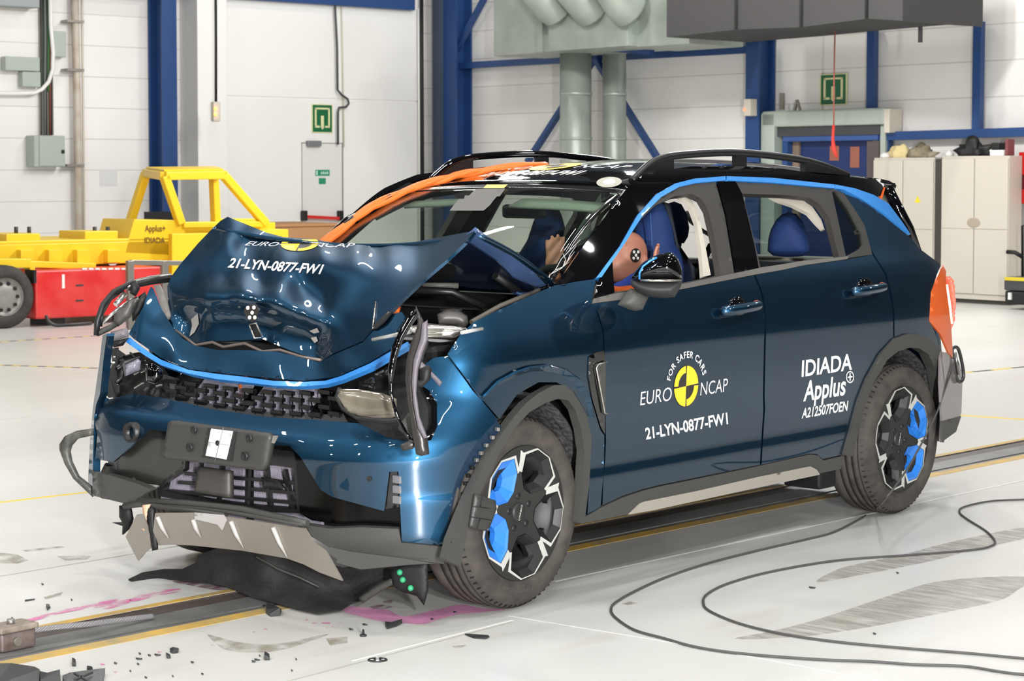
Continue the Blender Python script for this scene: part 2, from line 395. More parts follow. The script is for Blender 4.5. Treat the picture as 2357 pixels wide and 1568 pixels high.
l1 = obj('door_label', MB().hbox((onL(759, 398, .24)[0], .236, onL(740, 405, .24)[1]), (onL(726, 398, .24)[0], .239, onL(740, 391, .24)[1])), M_teal, d1)
mb = MB()
for k in range(4): mb.hbox((onL(755-k*4.5, 398, .24)[0], .239, onL(740, 401, .24)[1]), (onL(752.5-k*4.5, 398, .24)[0], .2395, onL(740, 395+k % 2, .24)[1]))
mb.hbox((onL(731, 398, .24)[0], .239, onL(740, 403, .24)[1]), (onL(728, 398, .24)[0], .2395, onL(740, 393, .24)[1]))
obj('label_marks', mb, M_lblw, l1)
obj('door_label', MB().hbox((onL(750, 417, .24)[0], .236, onL(740, 424, .24)[1]), (onL(734, 417, .24)[0], .239, onL(740, 410, .24)[1])), M_teal, d1)
# --- exit signs
def exit_sign(P, U, V, w, h, label, n):
    e = thing('exit_sign', label, 'sign', P)
    P = Vector(P); U = Vector(U); n = Vector(n); Z = Vector((0, 0, 1))
    def rect(name, u0, v0, u1, v1, d0, d1_, m, par):
        mb = MB(); pts = [P+U*u*w+Z*v*h+n*d0 for u, v in ((u0, v0), (u1, v0), (u1, v1), (u0, v1))]; mb.prism(pts, n*(d1_-d0)); return mb
    b = obj('sign_board', rect('', -.5, 0, .5, 1, 0, .012, 0, 0), M_cream, e)
    obj('sign_field', rect('', -.46, .03, .46, .97, .012, .014, 0, 0), M_green, e)
    mb = MB()
    for r_ in ((-.36, .2, -.28, .88), (.28, .2, .36, .88), (-.36, .82, .36, .88), (-.36, .18, -.13, .25), (.13, .18, .36, .25), (-.07, .2, .07, .6)):
        m2 = rect('', *r_, .014, .016, 0, 0); mb.add(m2.v, m2.f)
    mb.prism([P+U*u*w+Z*v*h+n*.014 for u, v in ((-.1, .22), (.1, .22), (0, .11))], n*.002)
    obj('sign_symbol', mb, M_cream, e)
z0 = onL(741, 306, .25)[1]; z1 = onL(741, 240, .25)[1]; w = onL(717, 270, .25)[0]-onL(765, 270, .25)[0]
exit_sign(Lp(741, 306, .222), HX*-1, None, w, z1-z0, 'green exit sign with a doorway and down arrow above the white emergency door', HY)
z0 = onR(1919, 242, .05)[1]; z1 = onR(1919, 170, .05)[1]; w = onR(1950, 200, .05)[0]-onR(1888, 200, .05)[0]
exit_sign(Rp(1919, 242, .02), HY, None, w, z1-z0, 'green exit sign with a doorway and down arrow above the roller shutter', HX)
# --- conduits on the gate panel
def pipe(name, label, cat, pts, r, m, dfun, n=10, group=None):
    o = obj(name, MB().tube([dfun(*p) for p in pts], r, n), m); return tag(o, label, cat, group)
pipe('cable_conduit', 'dark cable conduit with a bend running down to the emergency door', 'conduit', [(769, -60, .30), (772, 30, .30), (776, 110, .30), (777, 207, .30), (786, 218, .30), (800, 228, .3), (803, 238, .3), (797, 246, .3), (780, 248, .3), (778, 260, .3), (778, 333, .3)], .018, M_dark, Lp)
pipe('cable_conduit', 'thin straight beige conduit beside the bent dark one', 'conduit', [(784, -60, .237), (788, 120, .237), (791, 338, .237)], .015, M_beige, Lp)
pipe('drain_pipe', 'black vertical pipe at the edge of the gate panel', 'pipe', [(970, -60, .33), (971, 200, .33), (973, 640, .33)], .032, M_black, Lp)
pipe('wall_pipe', 'thin pale pipe running beside the black vertical pipe', 'pipe', [(963, 20, .28), (965, 300, .28), (966, 640, .28)], .018, M_white, Lp)
# --- pendant control
e = Lthing('pendant_control', 'crane pendant control box with two glowing orange buttons on a black cable', 'control', 497, 280, 1.2)
obj('cable', MB().tube([Lp(496, -90, 1.2), Lp(497, 100, 1.2), Lp(497, 236, 1.2)], .020, 8), M_black, e)
obj('box', MB().hbox((onL(505, 250, 1.2)[0], 1.14, onL(497, 280, 1.2)[1]), (onL(489, 250, 1.2)[0], 1.24, onL(497, 234, 1.2)[1])), M_beige, e, bevel=.02)
for y in (250, 263): obj('button', MB().cyl(Lp(496, y, 1.235), Lp(496, y, 1.27), .022, 14), mat('glow_orange', (255, 170, 70), .4, emit=(255, 160, 60), es=5), e)
# --- electrical gear on the left
e = Lthing('electrical_cabinet', 'grey green wall cabinet at the foot of the cable tray', 'cabinet', 115, 384, .0)
Lbox('body', 79, 312, 150, 384, .01, .26, M_grey, e, bevel=.008)
Lbox('door', 91, 314, 149, 382, .262, .275, M_grey, e, bevel=.004)
Lbox('lock', 143, 345, 149, 353, .275, .295, M_black, e)
e = Lthing('cable_tray', 'vertical wall tray filled with dark and green cables', 'tray', 108, 312, .02)
Lbox('tray_channel', 93, -20, 122, 311, .01, .05, M_steel, e)
cols = [(70, 74, 70), (46, 62, 46), (120, 124, 120), (60, 64, 60), (60, 120, 60), (130, 70, 60), (44, 46, 46)]
for k in range(7):
    x = 95+k*3.9; ye = 210 if k in (1, 4) else 311
    obj('cable', MB().tube([Lp(x, -30, .07), Lp(x+1.5, 90, .075), Lp(x+.5, 180, .07), Lp(x+1, ye, .07)], .013, 6), mat('cable_%d' % k, cols[k], .6), e)
pipe('cable_conduit', 'white curved conduit sweeping left off the cable tray', 'conduit', [(115, -30, .12), (117, 60, .12), (122, 120, .12), (121, 160, .12), (112, 188, .12), (96, 206, .12), (78, 214, .12), (40, 215, .12), (-60, 214, .12)], .03, M_white, Lp)
tag(Lbox('junction_box', 13, 131, 92, 163, .006, .16, M_grey, bevel=.01), 'long pale grey junction box left of the cable tray', 'box')
tag(Lbox('junction_box', 52, 165, 94, 200, .006, .14, M_grey, bevel=.01), 'small pale grey box under the long junction box', 'box')
tag(Lbox('junction_box', 124, 72, 153, 131, .006, .14, M_grey, bevel=.01), 'upright pale grey box right of the cable tray', 'box')
tag(Lbox('junction_box', -40, -40, 91, 14, .006, .3, mat('box_grey', (150, 156, 158), .5), bevel=.01), 'large grey box in the top left corner above the others', 'box')
e = Lthing('pipe_run', 'pale rusty vertical pipe held off the wall by dark clamps', 'pipe', 180, 540, .1)
obj('pipe', MB().tube([Lp(171, -40, .12), Lp(177, 200, .12), Lp(183, 640, .12)], .055, 14), mat('old_pipe', (206, 200, 188), .5, noise=(4, .8, (180, 160, 140))), e)
obj('thin_pipe', MB().tube([Lp(188, -40, .10), Lp(191, 200, .1), Lp(194, 640, .1)], .018, 8), M_beige, e)
for y in (49, 161, 381): Lbox('clamp', 155, y-3, 194, y+3, .01, .2, M_steel, e)
tag(Lbox('paper_notice', 230, 390, 270, 428, .002, .006, mat('paper', (212, 212, 212), .7)), 'faded paper notice stuck on the white wall', 'notice')
# dark wedge on the blue column foot
tag(Lbox('black_wall_box', 354, 488, 398, 512, .42, .7, M_black), 'small black box behind the yellow cab frame', 'box')
# --- right wall steelwork
def Rbeam(name, x0, y0, x1, y1, d, w, h): return struct(obj(name, MB().bar(Rp(x0, y0, d), Rp(x1, y1, d), w, h), M_blue))
t0 = onR(1022, 200, .3)[0]; t1 = onR(1056, 200, .3)[0]
mb = MB(); mb.hbox((.02, t0, 0), (.05, t1, HH-.72)); mb.hbox((.33, t0, 0), (.36, t1, HH-.72)); mb.hbox((.05, (t0+t1)/2-.02, 0), (.33, (t0+t1)/2+.02, HH-.72)); struct(obj('column', mb, M_blue))
struct(obj('column', MB().hbox((.36, t0-.12, 0), (.44, t0+.06, HH-.72)), mat('dark_blue_grey', (66, 76, 92), .5)))
t0 = onR(1716, 200, .36)[0]; t1 = onR(1746, 200, .36)[0]
mb = MB(); mb.hbox((.02, t0, 0), (.05, t1, HH-.72)); mb.hbox((.33, t0, 0), (.36, t1, HH-.72)); mb.hbox((.05, (t0+t1)/2-.02, 0), (.33, (t0+t1)/2+.02, HH-.72)); struct(obj('column', mb, M_blue))
Rbeam('beam', 1050, 152, 1728, 114, .12, .10, .10)
Rbeam('cross_brace', 1125, -22, 1040, 135, .2, .09, .07); Rbeam('cross_brace', 1640, -22, 1722, 88, .2, .10, .07)
Rbeam('cross_brace', 1372, 128, 1215, 372, .2, .10, .07); Rbeam('cross_brace', 1366, 128, 1520, 374, .2, .10, .07)
Rbeam('beam_post', 2009, 60, 2007, 262, .12, .11, .11); Rbeam('beam_post', 2254, 50, 2250, 310, .12, .11, .11)
Rbeam('beam', 2030, 314, 2480, 300, .12, .14, .11); Rbeam('beam_post', 2042, 318, 2042, 640, .12, .12, .12)
# --- duct work
e = Rthing('ventilation_unit', 'grey green ventilation plenum with elbows hanging on the wall high above the car', 'duct', 1360, 130, 1.0)
Rbox('side_box', 1136, -60, 1290, 124, .75, 1.75, M_duct, e, bevel=.01)
Rbox('plenum', 1262, -60, 1444, 112, .8, 2.0, M_duct, e, bevel=.01)
Rbox('side_box', 1434, -60, 1586, 106, .75, 1.8, M_duct, e, bevel=.01)
Rbox('flange', 1236, -60, 1248, 120, 1.72, 1.82, M_duct, e)
for x0, x1 in ((1222, 1290), (1305, 1372), (1402, 1458)):
    mb = MB().tube(spline([Rp(x0-38, -150, 2.5), Rp(x0, -50, 2.35), Rp(x1-28, 2, 2.15), Rp(x1-6, 24, 1.98)], 5), .27, 18); obj('elbow_duct', mb, M_duct, e)
def vduct(x, wpx, d, label):
    a = Rp(x, 700, d); a.z = 0; b = Rp(x, 122, d); r = wpx/2/FPX*30.0*.99
    e = thing('round_duct', label, 'duct', a)
    obj('duct_pipe', MB().tube([a, b], r, 32), M_duct, e)
    for z in (.6, 1.35, 2.1, 2.75): obj('duct_joint', MB().lathe([(-.02, r+.001), (-.015, r+.008), (.015, r+.008), (.02, r+.001)], Vector((a.x, a.y, z)), (0, 0, 1), 32), M_duct, e)
vduct(1325, 72, 1.2, 'wide round metal duct rising to the ventilation unit')
vduct(1414, 54, .7, 'narrower round metal duct beside the wide one')
struct(obj('beam', MB().bar(Rp(1410, 112, 1.2), Rp(1500, 119, 1.2), .10, .09), M_blue))
# black fabric box
M_fab = mat('black_fabric', (56, 55, 55), .8, bump=(2, .4))
e = Rthing('overhead_hood', 'black fabric covered hood hanging under the roof at top right', 'hood', 1990, 90, 1.5)
p = [Rp(1718, 97, 1.0), Rp(1880, 84, 1.0), Rp(2030, 70, 1.0), Rp(2180, 57, 1.0), Rp(2262, 62, 1.0)]
top = [Vector((q.x, q.y, 4.6)) for q in p]; q2 = [v+Vector(HX)*1.5 for v in p]; q2[1].z += .02; q2[2].z -= .03
mb = MB(); mb.grid([[v+Vector((0, 0, 0)) for v in r_] for r_ in ([Vector((a.x, a.y, 4.6)) for a in q2], q2, p, top)], smooth=False)
mb.add([q2[0], p[0], top[0], Vector((q2[0].x, q2[0].y, 4.6))], [(0, 1, 2, 3)]); mb.add([q2[-1], p[-1], top[-1], Vector((q2[-1].x, q2[-1].y, 4.6))], [(0, 1, 2, 3)])
obj('hood_cover', mb, M_fab, e)
for i in (1, 2, 3): obj('seam', MB().tube([q2[i]+Vector(HX)*.01, Vector((q2[i].x, q2[i].y, 4.6))+Vector(HX)*.01], .02, 6), mat('seam_black', (36, 36, 36), .8), e)
obj('strap', MB().hbox((2.2, onR(2117, 60, 2.2)[0], onR(2117, 98, 2.2)[1]), (2.23, onR(2124, 60, 2.2)[0], onR(2117, 60, 2.2)[1])), M_black, e)
# red cord with hook
e = Rthing('pull_cord', 'thin red pull cord hanging in front of the right exit sign', 'cord', 1920, 368, 1.4)
obj('cord', MB().tube([Rp(1922, 60, 1.4), Rp(1920, 170, 1.4), Rp(1919, 290, 1.4)], .009, 6), mat('cord_red', (170, 90, 80), .7), e)
obj('cord_end', MB().tube([Rp(1919, 288, 1.4), Rp(1917, 320, 1.4), Rp(1919, 342, 1.4), Rp(1926, 362, 1.4)], [.018, .02, .03, .015], 8), mat('cord_end_red', (220, 60, 50), .6), e)
# switch box on column
e = Rthing('switch_box', 'beige switch box with a small lit lamp on the blue column', 'switch', 1718, 268, .36)
Rbox('box', 1711, 228, 1727, 267, .36, .50, M_beige, e, bevel=.01)
obj('indicator', MB().cyl(Rp(1713, 252, .5), Rp(1713, 252, .515), .018, 10), mat('glow_red', (255, 110, 70), .4, emit=(255, 90, 50), es=3), e)
# --- roller shutter door_2
d2 = struct(Rbox('door_2', 1838, 324, 2000, 640, .02, .06, mat('blue_door_paint', (22, 44, 96), .4)))
M_notice = mat('orange_notice', (150, 92, 74), .6)
for x0, y0, x1, y1 in ((1910, 336, 1931, 370), (1957, 338, 1978, 386)):
    obj('notice', MB().hbox((.06, onR(x0, y0, .065)[0], onR(x0, y1, .065)[1]), (.066, onR(x1, y0, .065)[0], onR(x0, y0, .065)[1])), M_notice, d2)
e = Rthing('roller_shutter', 'pale grey roller shutter housing with posts around the dark blue doorway', 'shutter', 1895, 640, .3)
Rbox('shutter_box', 1752, 252, 2036, 290, .02, .30, M_grey, e, bevel=.03)
Rbox('shutter_post', 1750, 262, 1781, 640, .02, .30, M_grey, e, bevel=.01)
Rbox('shutter_post', 2024, 288, 2036, 640, .02, .22, M_grey, e, bevel=.01)
Rbox('shutter_gap', 1783, 290, 2024, 312, .1, .24, M_dark, e)
Rbox('shutter_curtain', 1800, 306, 2020, 325, .1, .22, mat('shutter_blue', (52, 82, 140), .5), e, bevel=.02)
Rbox('door_jamb', 1800, 325, 1812, 640, .07, .2, M_blue, e); Rbox('door_jamb', 1812, 325, 1838, 640, .03, .1, mat('jamb_tan', (130, 112, 96), .6), e)
Rbox('door_jamb', 1994, 325, 2022, 640, .05, .18, mat('jamb_dark', (86, 78, 76), .6), e)
Rbox('motor_box', 2034, 250, 2047, 306, .05, .31, M_beige, e, bevel=.01)
tag(Rbox('wall_bracket', 1795, 214, 1800, 252, .1, .16, M_steel), 'thin upright bracket standing on the shutter housing', 'bracket')
e = obj('bent_bracket', MB().bar(Rp(1829, 254, .2), Rp(1835, 230, .2), .03).bar(Rp(1835, 230, .2), Rp(1842, 254, .2), .03), M_steel); tag(e, 'small bent steel bracket on top of the shutter housing', 'bracket')
# --- steel cupboards
M_cup = mat('cupboard_beige', (198, 192, 180), .45); M_cupd = mat('cupboard_base', (60, 56, 52), .6)
def cupboard(x0, x1, ytop, ybot, side, label, tri):
    e = Rthing('steel_cupboard', label, 'cupboard', (x0+x1)/2, ybot, .35)
    d = .58; t0 = onR(x0, 500, d)[0]; t1 = onR(x1, 500, d)[0]; zt = onR((x0+x1)/2, ytop, d)[1]
    obj('body', MB().hbox((.32, t0, .05), (d, t1, zt)), M_cup, e, bevel=.006)
    obj('plinth', MB().hbox((.34, t0+.02, 0), (d-.03, t1-.01, .05)), M_cupd, e)
    tm = (t0+t1)/2
    for a, b in ((t0+.006, tm-.006), (tm+.006, t1-.006)):
        dr = obj('door', MB().hbox((d, a, .12), (d+.022, b, zt-.03)), M_cup, e, bevel=.006)
        obj('door_groove', MB().hbox((d+.022, a, onR(x0, 525, d)[1]-.004), (d+.0235, b, onR(x0, 525, d)[1]+.004)), mat('groove', (160, 152, 142), .6), dr)
        if tri:
            c = hw(d+.024, (a+b)/2 if a > tm else b-.12, onR(x0, 465, d)[1]); W = Vector(HY)*.045
            obj('warning_label', MB().prism([c-W, c+W, c+Vector((0, 0, .085))], Vector(HX)*.002), mat('warn_yellow', (232, 210, 40), .5), dr)
    zc = onR(x0, 525, d)[1]
    obj('handle_plate', MB().lathe([(0, .001), (.012, .06), (.0, .11), (-.004, .12)], (0, 0, 0), (1, 0, 0), 28), mat('handle_taupe', (164, 152, 136), .5), None)
    h = bpy.context.scene.objects[-1] if False else [o for o in COL.objects if o.name.startswith('handle_plate')][-1]
    h.parent = e; c = hw(d+.024, tm, zc); h.location = c-e.location; h.scale = (1, 1.0, .62); h.rotation_euler = (0, 0, HA)
    return zt
ztA = cupboard(2011, 2150, 363, 697, .0, 'beige steel cupboard with yellow warning triangles beside the shutter', True)
Rbox('cup_gap_shade', 2152, 366, 2166, 695, .36, .57, M_cupd)  # dark strip filling the gap, its shade put into the colour
[o for o in COL.objects if o.name == 'cup_gap_shade'][0].name = 'cupboard_gap_shade'
tag(COL.objects['cupboard_gap_shade'], 'dark board wedged in the gap between the two cupboards', 'board')
ztB = cupboard(2168, 2322, 359, 697, .12, 'plain beige steel cupboard with an oval handle beside the red cabinet', False)
# things on the cupboards
def blob(name, px, py, d, r, sc, m, label, cat, seed=0, amp=.35, n=9):
    c = Rp(px, py, d); mb = MB().ball((0, 0, 0), 1, n, 0); rnd = random.Random(seed); ph = [rnd.uniform(0, 6) for _ in range(6)]
    vs = []
    for v in mb.v:
        k = 1+amp*(math.sin(4*v[0]+ph[0])*math.sin(5*v[1]+ph[1])+.6*math.sin(9*v[2]+ph[2]+3*v[0]))
        z = max(v[2]*k, -.35)
        q = Vector(HX)*v[0]*k*r*sc[0]+Vector(HY)*v[1]*k*r*sc[1]+Vector((0, 0, (z+.35)*r*sc[2])); vs.append(c+q)
    mb.v = [tuple(v) for v in vs]; return tag(obj(name, mb, m), label, cat)
zp = lambda px, d, z: None
def topz(o, z):
    o.location.z = z
o = blob('cloth_heap', 2072, 361, .45, .13, (.7, 1.15, .9), mat('beige_cloth', (214, 196, 146), .9), 'crumpled beige cloth lying on the left cupboard', 'cloth', 1); topz(o, ztA)
o = blob('glove_heap', 2124, 361, .45, .13, (.7, 1.2, .75), mat('olive_cloth', (98, 88, 66), .9, noise=(9, 1, (170, 160, 136))), 'heap of olive and brown gloves on the left cupboard', 'gloves', 2, .5); topz(o, ztA)
o = blob('folded_cloth', 2038, 361, .45, .07, (1, 1, .8), M_white, 'small white cloth lump on the near corner of the left cupboard', 'cloth', 3, .15); topz(o, ztA)
o = blob('cable_heap', 2240, 357, .45, .13, (.8, 1.7, .95), M_black, 'tangled heap of black cable on the right cupboard', 'cables', 5, .55); topz(o, ztB)
o = blob('white_tape_roll', 2186, 357, .45, .05, (1, 1, 1.1), M_white, 'white roll on the left end of the right cupboard', 'roll', 6, .1); topz(o, ztB)
t = onR(2304, 350, .45)[0]
e = thing('stapler_box', 'white and black boxed tool at the right end of the right cupboard', 'box', hw(.45, t, ztB))
obj('box_base', MB().hbox((.36, t-.10, ztB), (.54, t+.10, ztB+.07)), M_white, e, bevel=.008)
obj('tool_body', MB().hbox((.38, t-.10, ztB+.07), (.52, t+.02, ztB+.16)), M_black, e, bevel=.015)
obj('box_end', MB().hbox((.38, t+.105, ztB), (.52, t+.15, ztB+.2)), mat('maroon', (120, 60, 64), .6), e, bevel=.01)
# red cabinet at right edge
e = Rthing('fire_hose_cabinet', 'red fire cabinet on the wall at the right edge', 'cabinet', 2375, 470, .1)
Rbox('body', 2344, 350, 2420, 469, .02, .3, M_red, e, bevel=.01)
Rbox('window', 2349, 402, 2400, 436, .3, .31, mat('dark_red_glass', (90, 16, 18), .2), e)
# black case trolley
e = Rthing('equipment_case', 'black wheeled equipment case with a yellow stripe and steel handle at right edge', 'case', 2340, 705, 1.1)
Rbox('lower_case', 2312, 672, 2420, 703, .75, 1.2, M_black, e, bevel=.02)
Rbox('upper_case', 2310, 640, 2420, 671, .75, 1.22, M_dark, e, bevel=.02)
Rbox('stripe', 2312, 640, 2420, 648, 1.2, 1.235, mat('stripe_yellow', (200, 180, 50), .5), e)
Rbox('tag_plate', 2320, 674, 2326, 690, 1.2, 1.23, M_white, e)
obj('handle_pole', MB().tube([Rp(2354, 640, .95), Rp(2353, 520, .95), Rp(2364, 518, .95)], .016, 8), M_black, e)
obj('handle_arm', MB().tube([Rp(2318, 580, 1.0), Rp(2336, 581, 1.0), Rp(2354, 592, .95)], .025, 8), M_black, e)
# ================================================================== YELLOW TROLLEY, RED BLOCK, RAILING
Tt = onF(50, 757)[1]-.1          # distance of the near wheel from the left wall
def Tp(px, py, dt=0.0): s, z = onL(px, py, Tt+dt); return (s, Tt+dt, z)
def Tbox(name, x0, y0, x1, y1, dt0, dt1, m, parent, bevel=0):
    a = Tp(x0, (y0+y1)/2, dt1)[0]; b = Tp(x1, (y0+y1)/2, dt1)[0]; xm = (x0+x1)/2
    return obj(name, MB().hbox((min(a, b), Tt+dt0, Tp(xm, y1, dt1)[2]), (max(a, b), Tt+dt1, Tp(xm, y0, dt1)[2])), m, parent, bevel=bevel)
def H(p): return hw(*p)
sx = Tp(330, 600)[0]
tro = thing('crash_trolley', 'yellow steel crash test trolley with an open cab frame and lettering', 'trolley', hw(sx, Tt-.8, 0))
M_tyre = mat('tyre_rubber', (44, 42, 40), .75, noise=(14, .8, (66, 62, 58)))
# deck frame
dz0, dz1 = Tp(150, 610, -1.6)[2], Tp(150, 568, -1.6)[2]
obj('deck_beam', MB().hbox((Tp(420, 570, -.5)[0], Tt-.55, Tp(100, 612, -.5)[2]), (Tp(-220, 570, -.5)[0], Tt-.45, Tp(100, 560, -.5)[2])), M_yellow, tro, bevel=.01)
obj('deck_beam', MB().hbox((Tp(420, 570, -.5)[0], Tt-1.75, Tp(100, 612, -.5)[2]), (Tp(-220, 570, -.5)[0], Tt-1.65, Tp(100, 560, -.5)[2])), M_yellow, tro, bevel=.01)
obj('deck_plate', MB().hbox((Tp(420, 570, -.5)[0], Tt-1.75, Tp(100, 561, -.5)[2]), (Tp(-220, 570, -.5)[0], Tt-.45, Tp(100, 553, -.5)[2])), M_yellow, tro, bevel=.01)
for x0, x1 in ((15, 93), (196, 272)):
    Tbox('deck_block', x0, 532 if x0 > 100 else 538, x1, 560, -1.15, -.55, M_yellow, tro, .01)
    for bx in (x0+22, x0+52): obj('bolt', MB().cyl(H(Tp(bx, 538, -.8)), H(Tp(bx, 522, -.8)), .022, 8), M_dark, tro)
for x in (60, 125, 190, 260): Tbox('deck_rib', x-12, 575, x+18, 605, -.55, -.35, M_yellow, tro, .005)
# front arm down to the near wheel
obj('side_rail', MB().bar(H(Tp(-120, 606, -.2)), H(Tp(66, 606, -.2)), .12, .10).bar(H(Tp(60, 608, -.2)), H(Tp(215, 613, -.35)), .10, .07), M_yellow, tro, bevel=.01)
obj('wheel_arm', MB().bar(H(Tp(66, 606, -.2)), H(Tp(72, 640, -.2)), .10, .06), M_yellow, tro)
# cab frame
def cab_y(px, py, dt): return H(Tp(px, py, dt))
bw = .095
near, far = -.45, -1.55
A = cab_y
lo = {}
def fr(name, a, b, w=bw): obj(name, MB().bar(a, b, w, w), M_yellow, tro, bevel=.012)
n1, n2 = A(378, 405, near), A(514, 403, near)     # near top bar ends (photo)
f1, f2 = A(336, 398, far), A(496, 396, far)
fr('cab_roof_bar', n1, n2); fr('cab_roof_bar', f1, f2); fr('cab_roof_bar', n1, f1); fr('cab_roof_bar', n2, f2)
mb = MB().prism([n1+Vector((0, 0, .05)), n2+Vector((0, 0, .05)), f2+Vector((0, 0, .05)), f1+Vector((0, 0, .05))], (0, 0, .02)); obj('cab_roof_plate', mb, M_yellow, tro)
fr('cab_pillar', n1, A(416, 516, near)); fr('cab_pillar', n2, A(612, 516, near)); fr('cab_pillar', f1, A(298, 516, far)); fr('cab_pillar', A(492, 410, far+.2), A(497, 520, far+.2))
fr('cab_rail', A(420, 518, near), A(612, 516, near), .07); fr('cab_rail', A(495, 508, far+.2), A(600, 508, far+.2), .05)
# lettered side box
def quad(name, pts, thick, m): return obj(name, MB().prism([A(*p) for p in pts], Vector(HY)*-thick), m, tro, bevel=.008)
quad('cab_side_panel', [(309, 505, near), (417, 507, near), (428, 540, near), (420, 590, near), (287, 583, near)], .7, M_yellow)
quad('cab_front_panel', [(396, 538, near+.25), (640, 534, near+.25), (640, 640, near+.25), (396, 640, near+.25)], .08, M_yellow)
quad('cab_base', [(412, 515, near-.1), (634, 512, near-.1), (634, 560, near-.1), (412, 560, near-.1)], .9, M_yellow)
quad('cab_end_box', [(560, 530, near+.2), (664, 528, near+.2), (664, 600, near+.2), (560, 600, near+.2)], .6, M_yellow)
M_dktext = mat('dark_lettering', (110, 82, 20), .6)
def wall_text(name, s, p0, px_h, px_w, dt, m, parent, bold=.0):
    v, f = text2d(s, bold); w = v[:, 0].max()
    mb = MB(); vs = [H(Tp(p0[0]+x/w*px_w, p0[1]-y/.72*px_h, dt)) for x, y in v]; mb.add(vs, f); return obj(name, mb, m, parent, fixn=False)
wall_text('lettering', 'Applus+', (334, 533), 15, 47, near+.006, M_dktext, tro, .02)
wall_text('lettering', 'IDIADA', (332, 559), 13, 48, near+.006, M_dktext, tro, .02)
# wheels
def simple_wheel(name, s, t, r, w, parent, hub=True):
    c = hw(s, t, r); ax = Vector(HY)
    ty = obj(name, MB().lathe([(-w/2, r*.60), (-w/2-.01, r*.72), (-w/2, r*.93), (-w*.38, r*.995), (-w*.1, r), (w*.1, r), (w*.38, r*.995), (w/2, r*.93), (w/2+.01, r*.72), (w/2, r*.60), (w*.3, r*.56), (-w*.3, r*.56), (-w/2, r*.6)], c, ax, 40), M_tyre, parent)
    if hub:
        rim = obj('rim', MB().lathe([(w*.5, r*.60), (w*.44, r*.57), (w*.30, r*.50), (w*.40, r*.36), (w*.46, r*.16), (w*.42, .001)], c, ax, 40), mat('rim_grey', (150, 148, 142), .45, metal=.4), ty)
        for k in range(10):
            a = 2*math.pi*k/10; q = c+Vector(HX)*math.cos(a)*r*.43+Vector((0, 0, math.sin(a)*r*.43))+ax*w*.36
            obj('rim_hole', MB().cyl(q-ax*.02, q+ax*.02, r*.055, 10), M_black, ty)
ws, wt = onF(40, 757)
rw = (Tp(30, 610, 0)[2])/2*1.0
simple_wheel('wheel', Tp(14, 690, 0)[0], Tt-.12, rw, .24, tro)
simple_wheel('wheel', Tp(14, 690, 0)[0], Tt-1.9, rw, .24, tro)
simple_wheel('wheel', Tp(330, 660, -.6)[0], Tt-.75, rw, .24, tro); simple_wheel('wheel', Tp(330, 660, -.6)[0], Tt-1.9, rw, .24, tro)
# red block
e = thing('barrier_block', 'long scratched red steel box standing low in front of the yellow trolley', 'barrier', hw(Tp(220, 728, .1)[0], Tt, 0))
Tbox('block_body', 82, 618, 372, 728, -.55, .0, mat('scratched_red', (212, 38, 38), .35, noise=(3, .55, (224, 78, 74))), e, .02)
Tbox('skid', 110, 728, 150, 752, -.5, -.1, M_dark, e); Tbox('skid', 300, 728, 345, 752, -.5, -.1, M_dark, e)
Tbox('end_cap', 78, 622, 84, 652, -.2, .0, M_black, e)
for k in range(7): Tbox('white_mark', 190+k*15, 617, 200+k*15, 621, -.02, .006, M_white, e)
Tbox('white_mark', 143, 632, 149, 664, .0, .004, M_white, e)
for y in (655, 690): Tbox('slot', 175, y, 192, y+4, .0, .004, M_dark, e)
# hose under
pts = [(106, 728, .05), (112, 740, .1), (128, 752, .12), (160, 757, .15), (210, 758, .1)]
pp = [H(Tp(*q)) for q in pts]
for q in pp: q.z = max(q.z, .02)
tag(obj('floor_hose', MB().tube(spline(pp, 5), .018, 8), M_dark), 'dark hose looping out from under the red steel box', 'hose')
# steel railing nearer the camera
e = thing('steel_railing', 'low brushed steel railing in front of the yellow trolley', 'railing', hw(Tp(340, 700, .9)[0], Tt+.9, 0))
a = Tp(299, 600, .9); b = Tp(470, 606, .9)
for px in (299, 378, 480): s_ = Tp(px, 640, .9)[0]; obj('post', MB().hbox((s_-.035, Tt+.87, 0), (s_+.035, Tt+.93, Tp(px, 600, .9)[2])), M_steel, e, bevel=.005)
obj('top_rail', MB().bar(H(Tp(299, 604, .9)), H(Tp(500, 607, .9)), .05, .05), M_steel, e, bevel=.005)
# cardboard crate behind
e = thing('cardboard_crate', 'brown cardboard crate standing behind the car by the emergency door', 'crate', Lp(710, 700, 3))
s0 = onL(786, 540, 3)[0]; s1 = onL(628, 540, 3)[0]; e.location = hw((s0+s1)/2, 3-.6, 0)
obj('crate_body', MB().hbox((s0, 1.8, .0), (s1, 3, onL(700, 522, 3)[1])), M_card, e, bevel=.01)
obj('crate_lid', MB().hbox((s0-.02, 1.78, onL(700, 522, 3)[1]), (s1+.02, 3.02, onL(700, 515, 3)[1])), M_card, e, bevel=.01)
obj('crate_label', MB().hbox((onL(782, 540, 3)[0], 3, onL(782, 556, 3)[1]), (onL(755, 540, 3)[0], 3.004, onL(782, 545, 3)[1])), M_white, e)
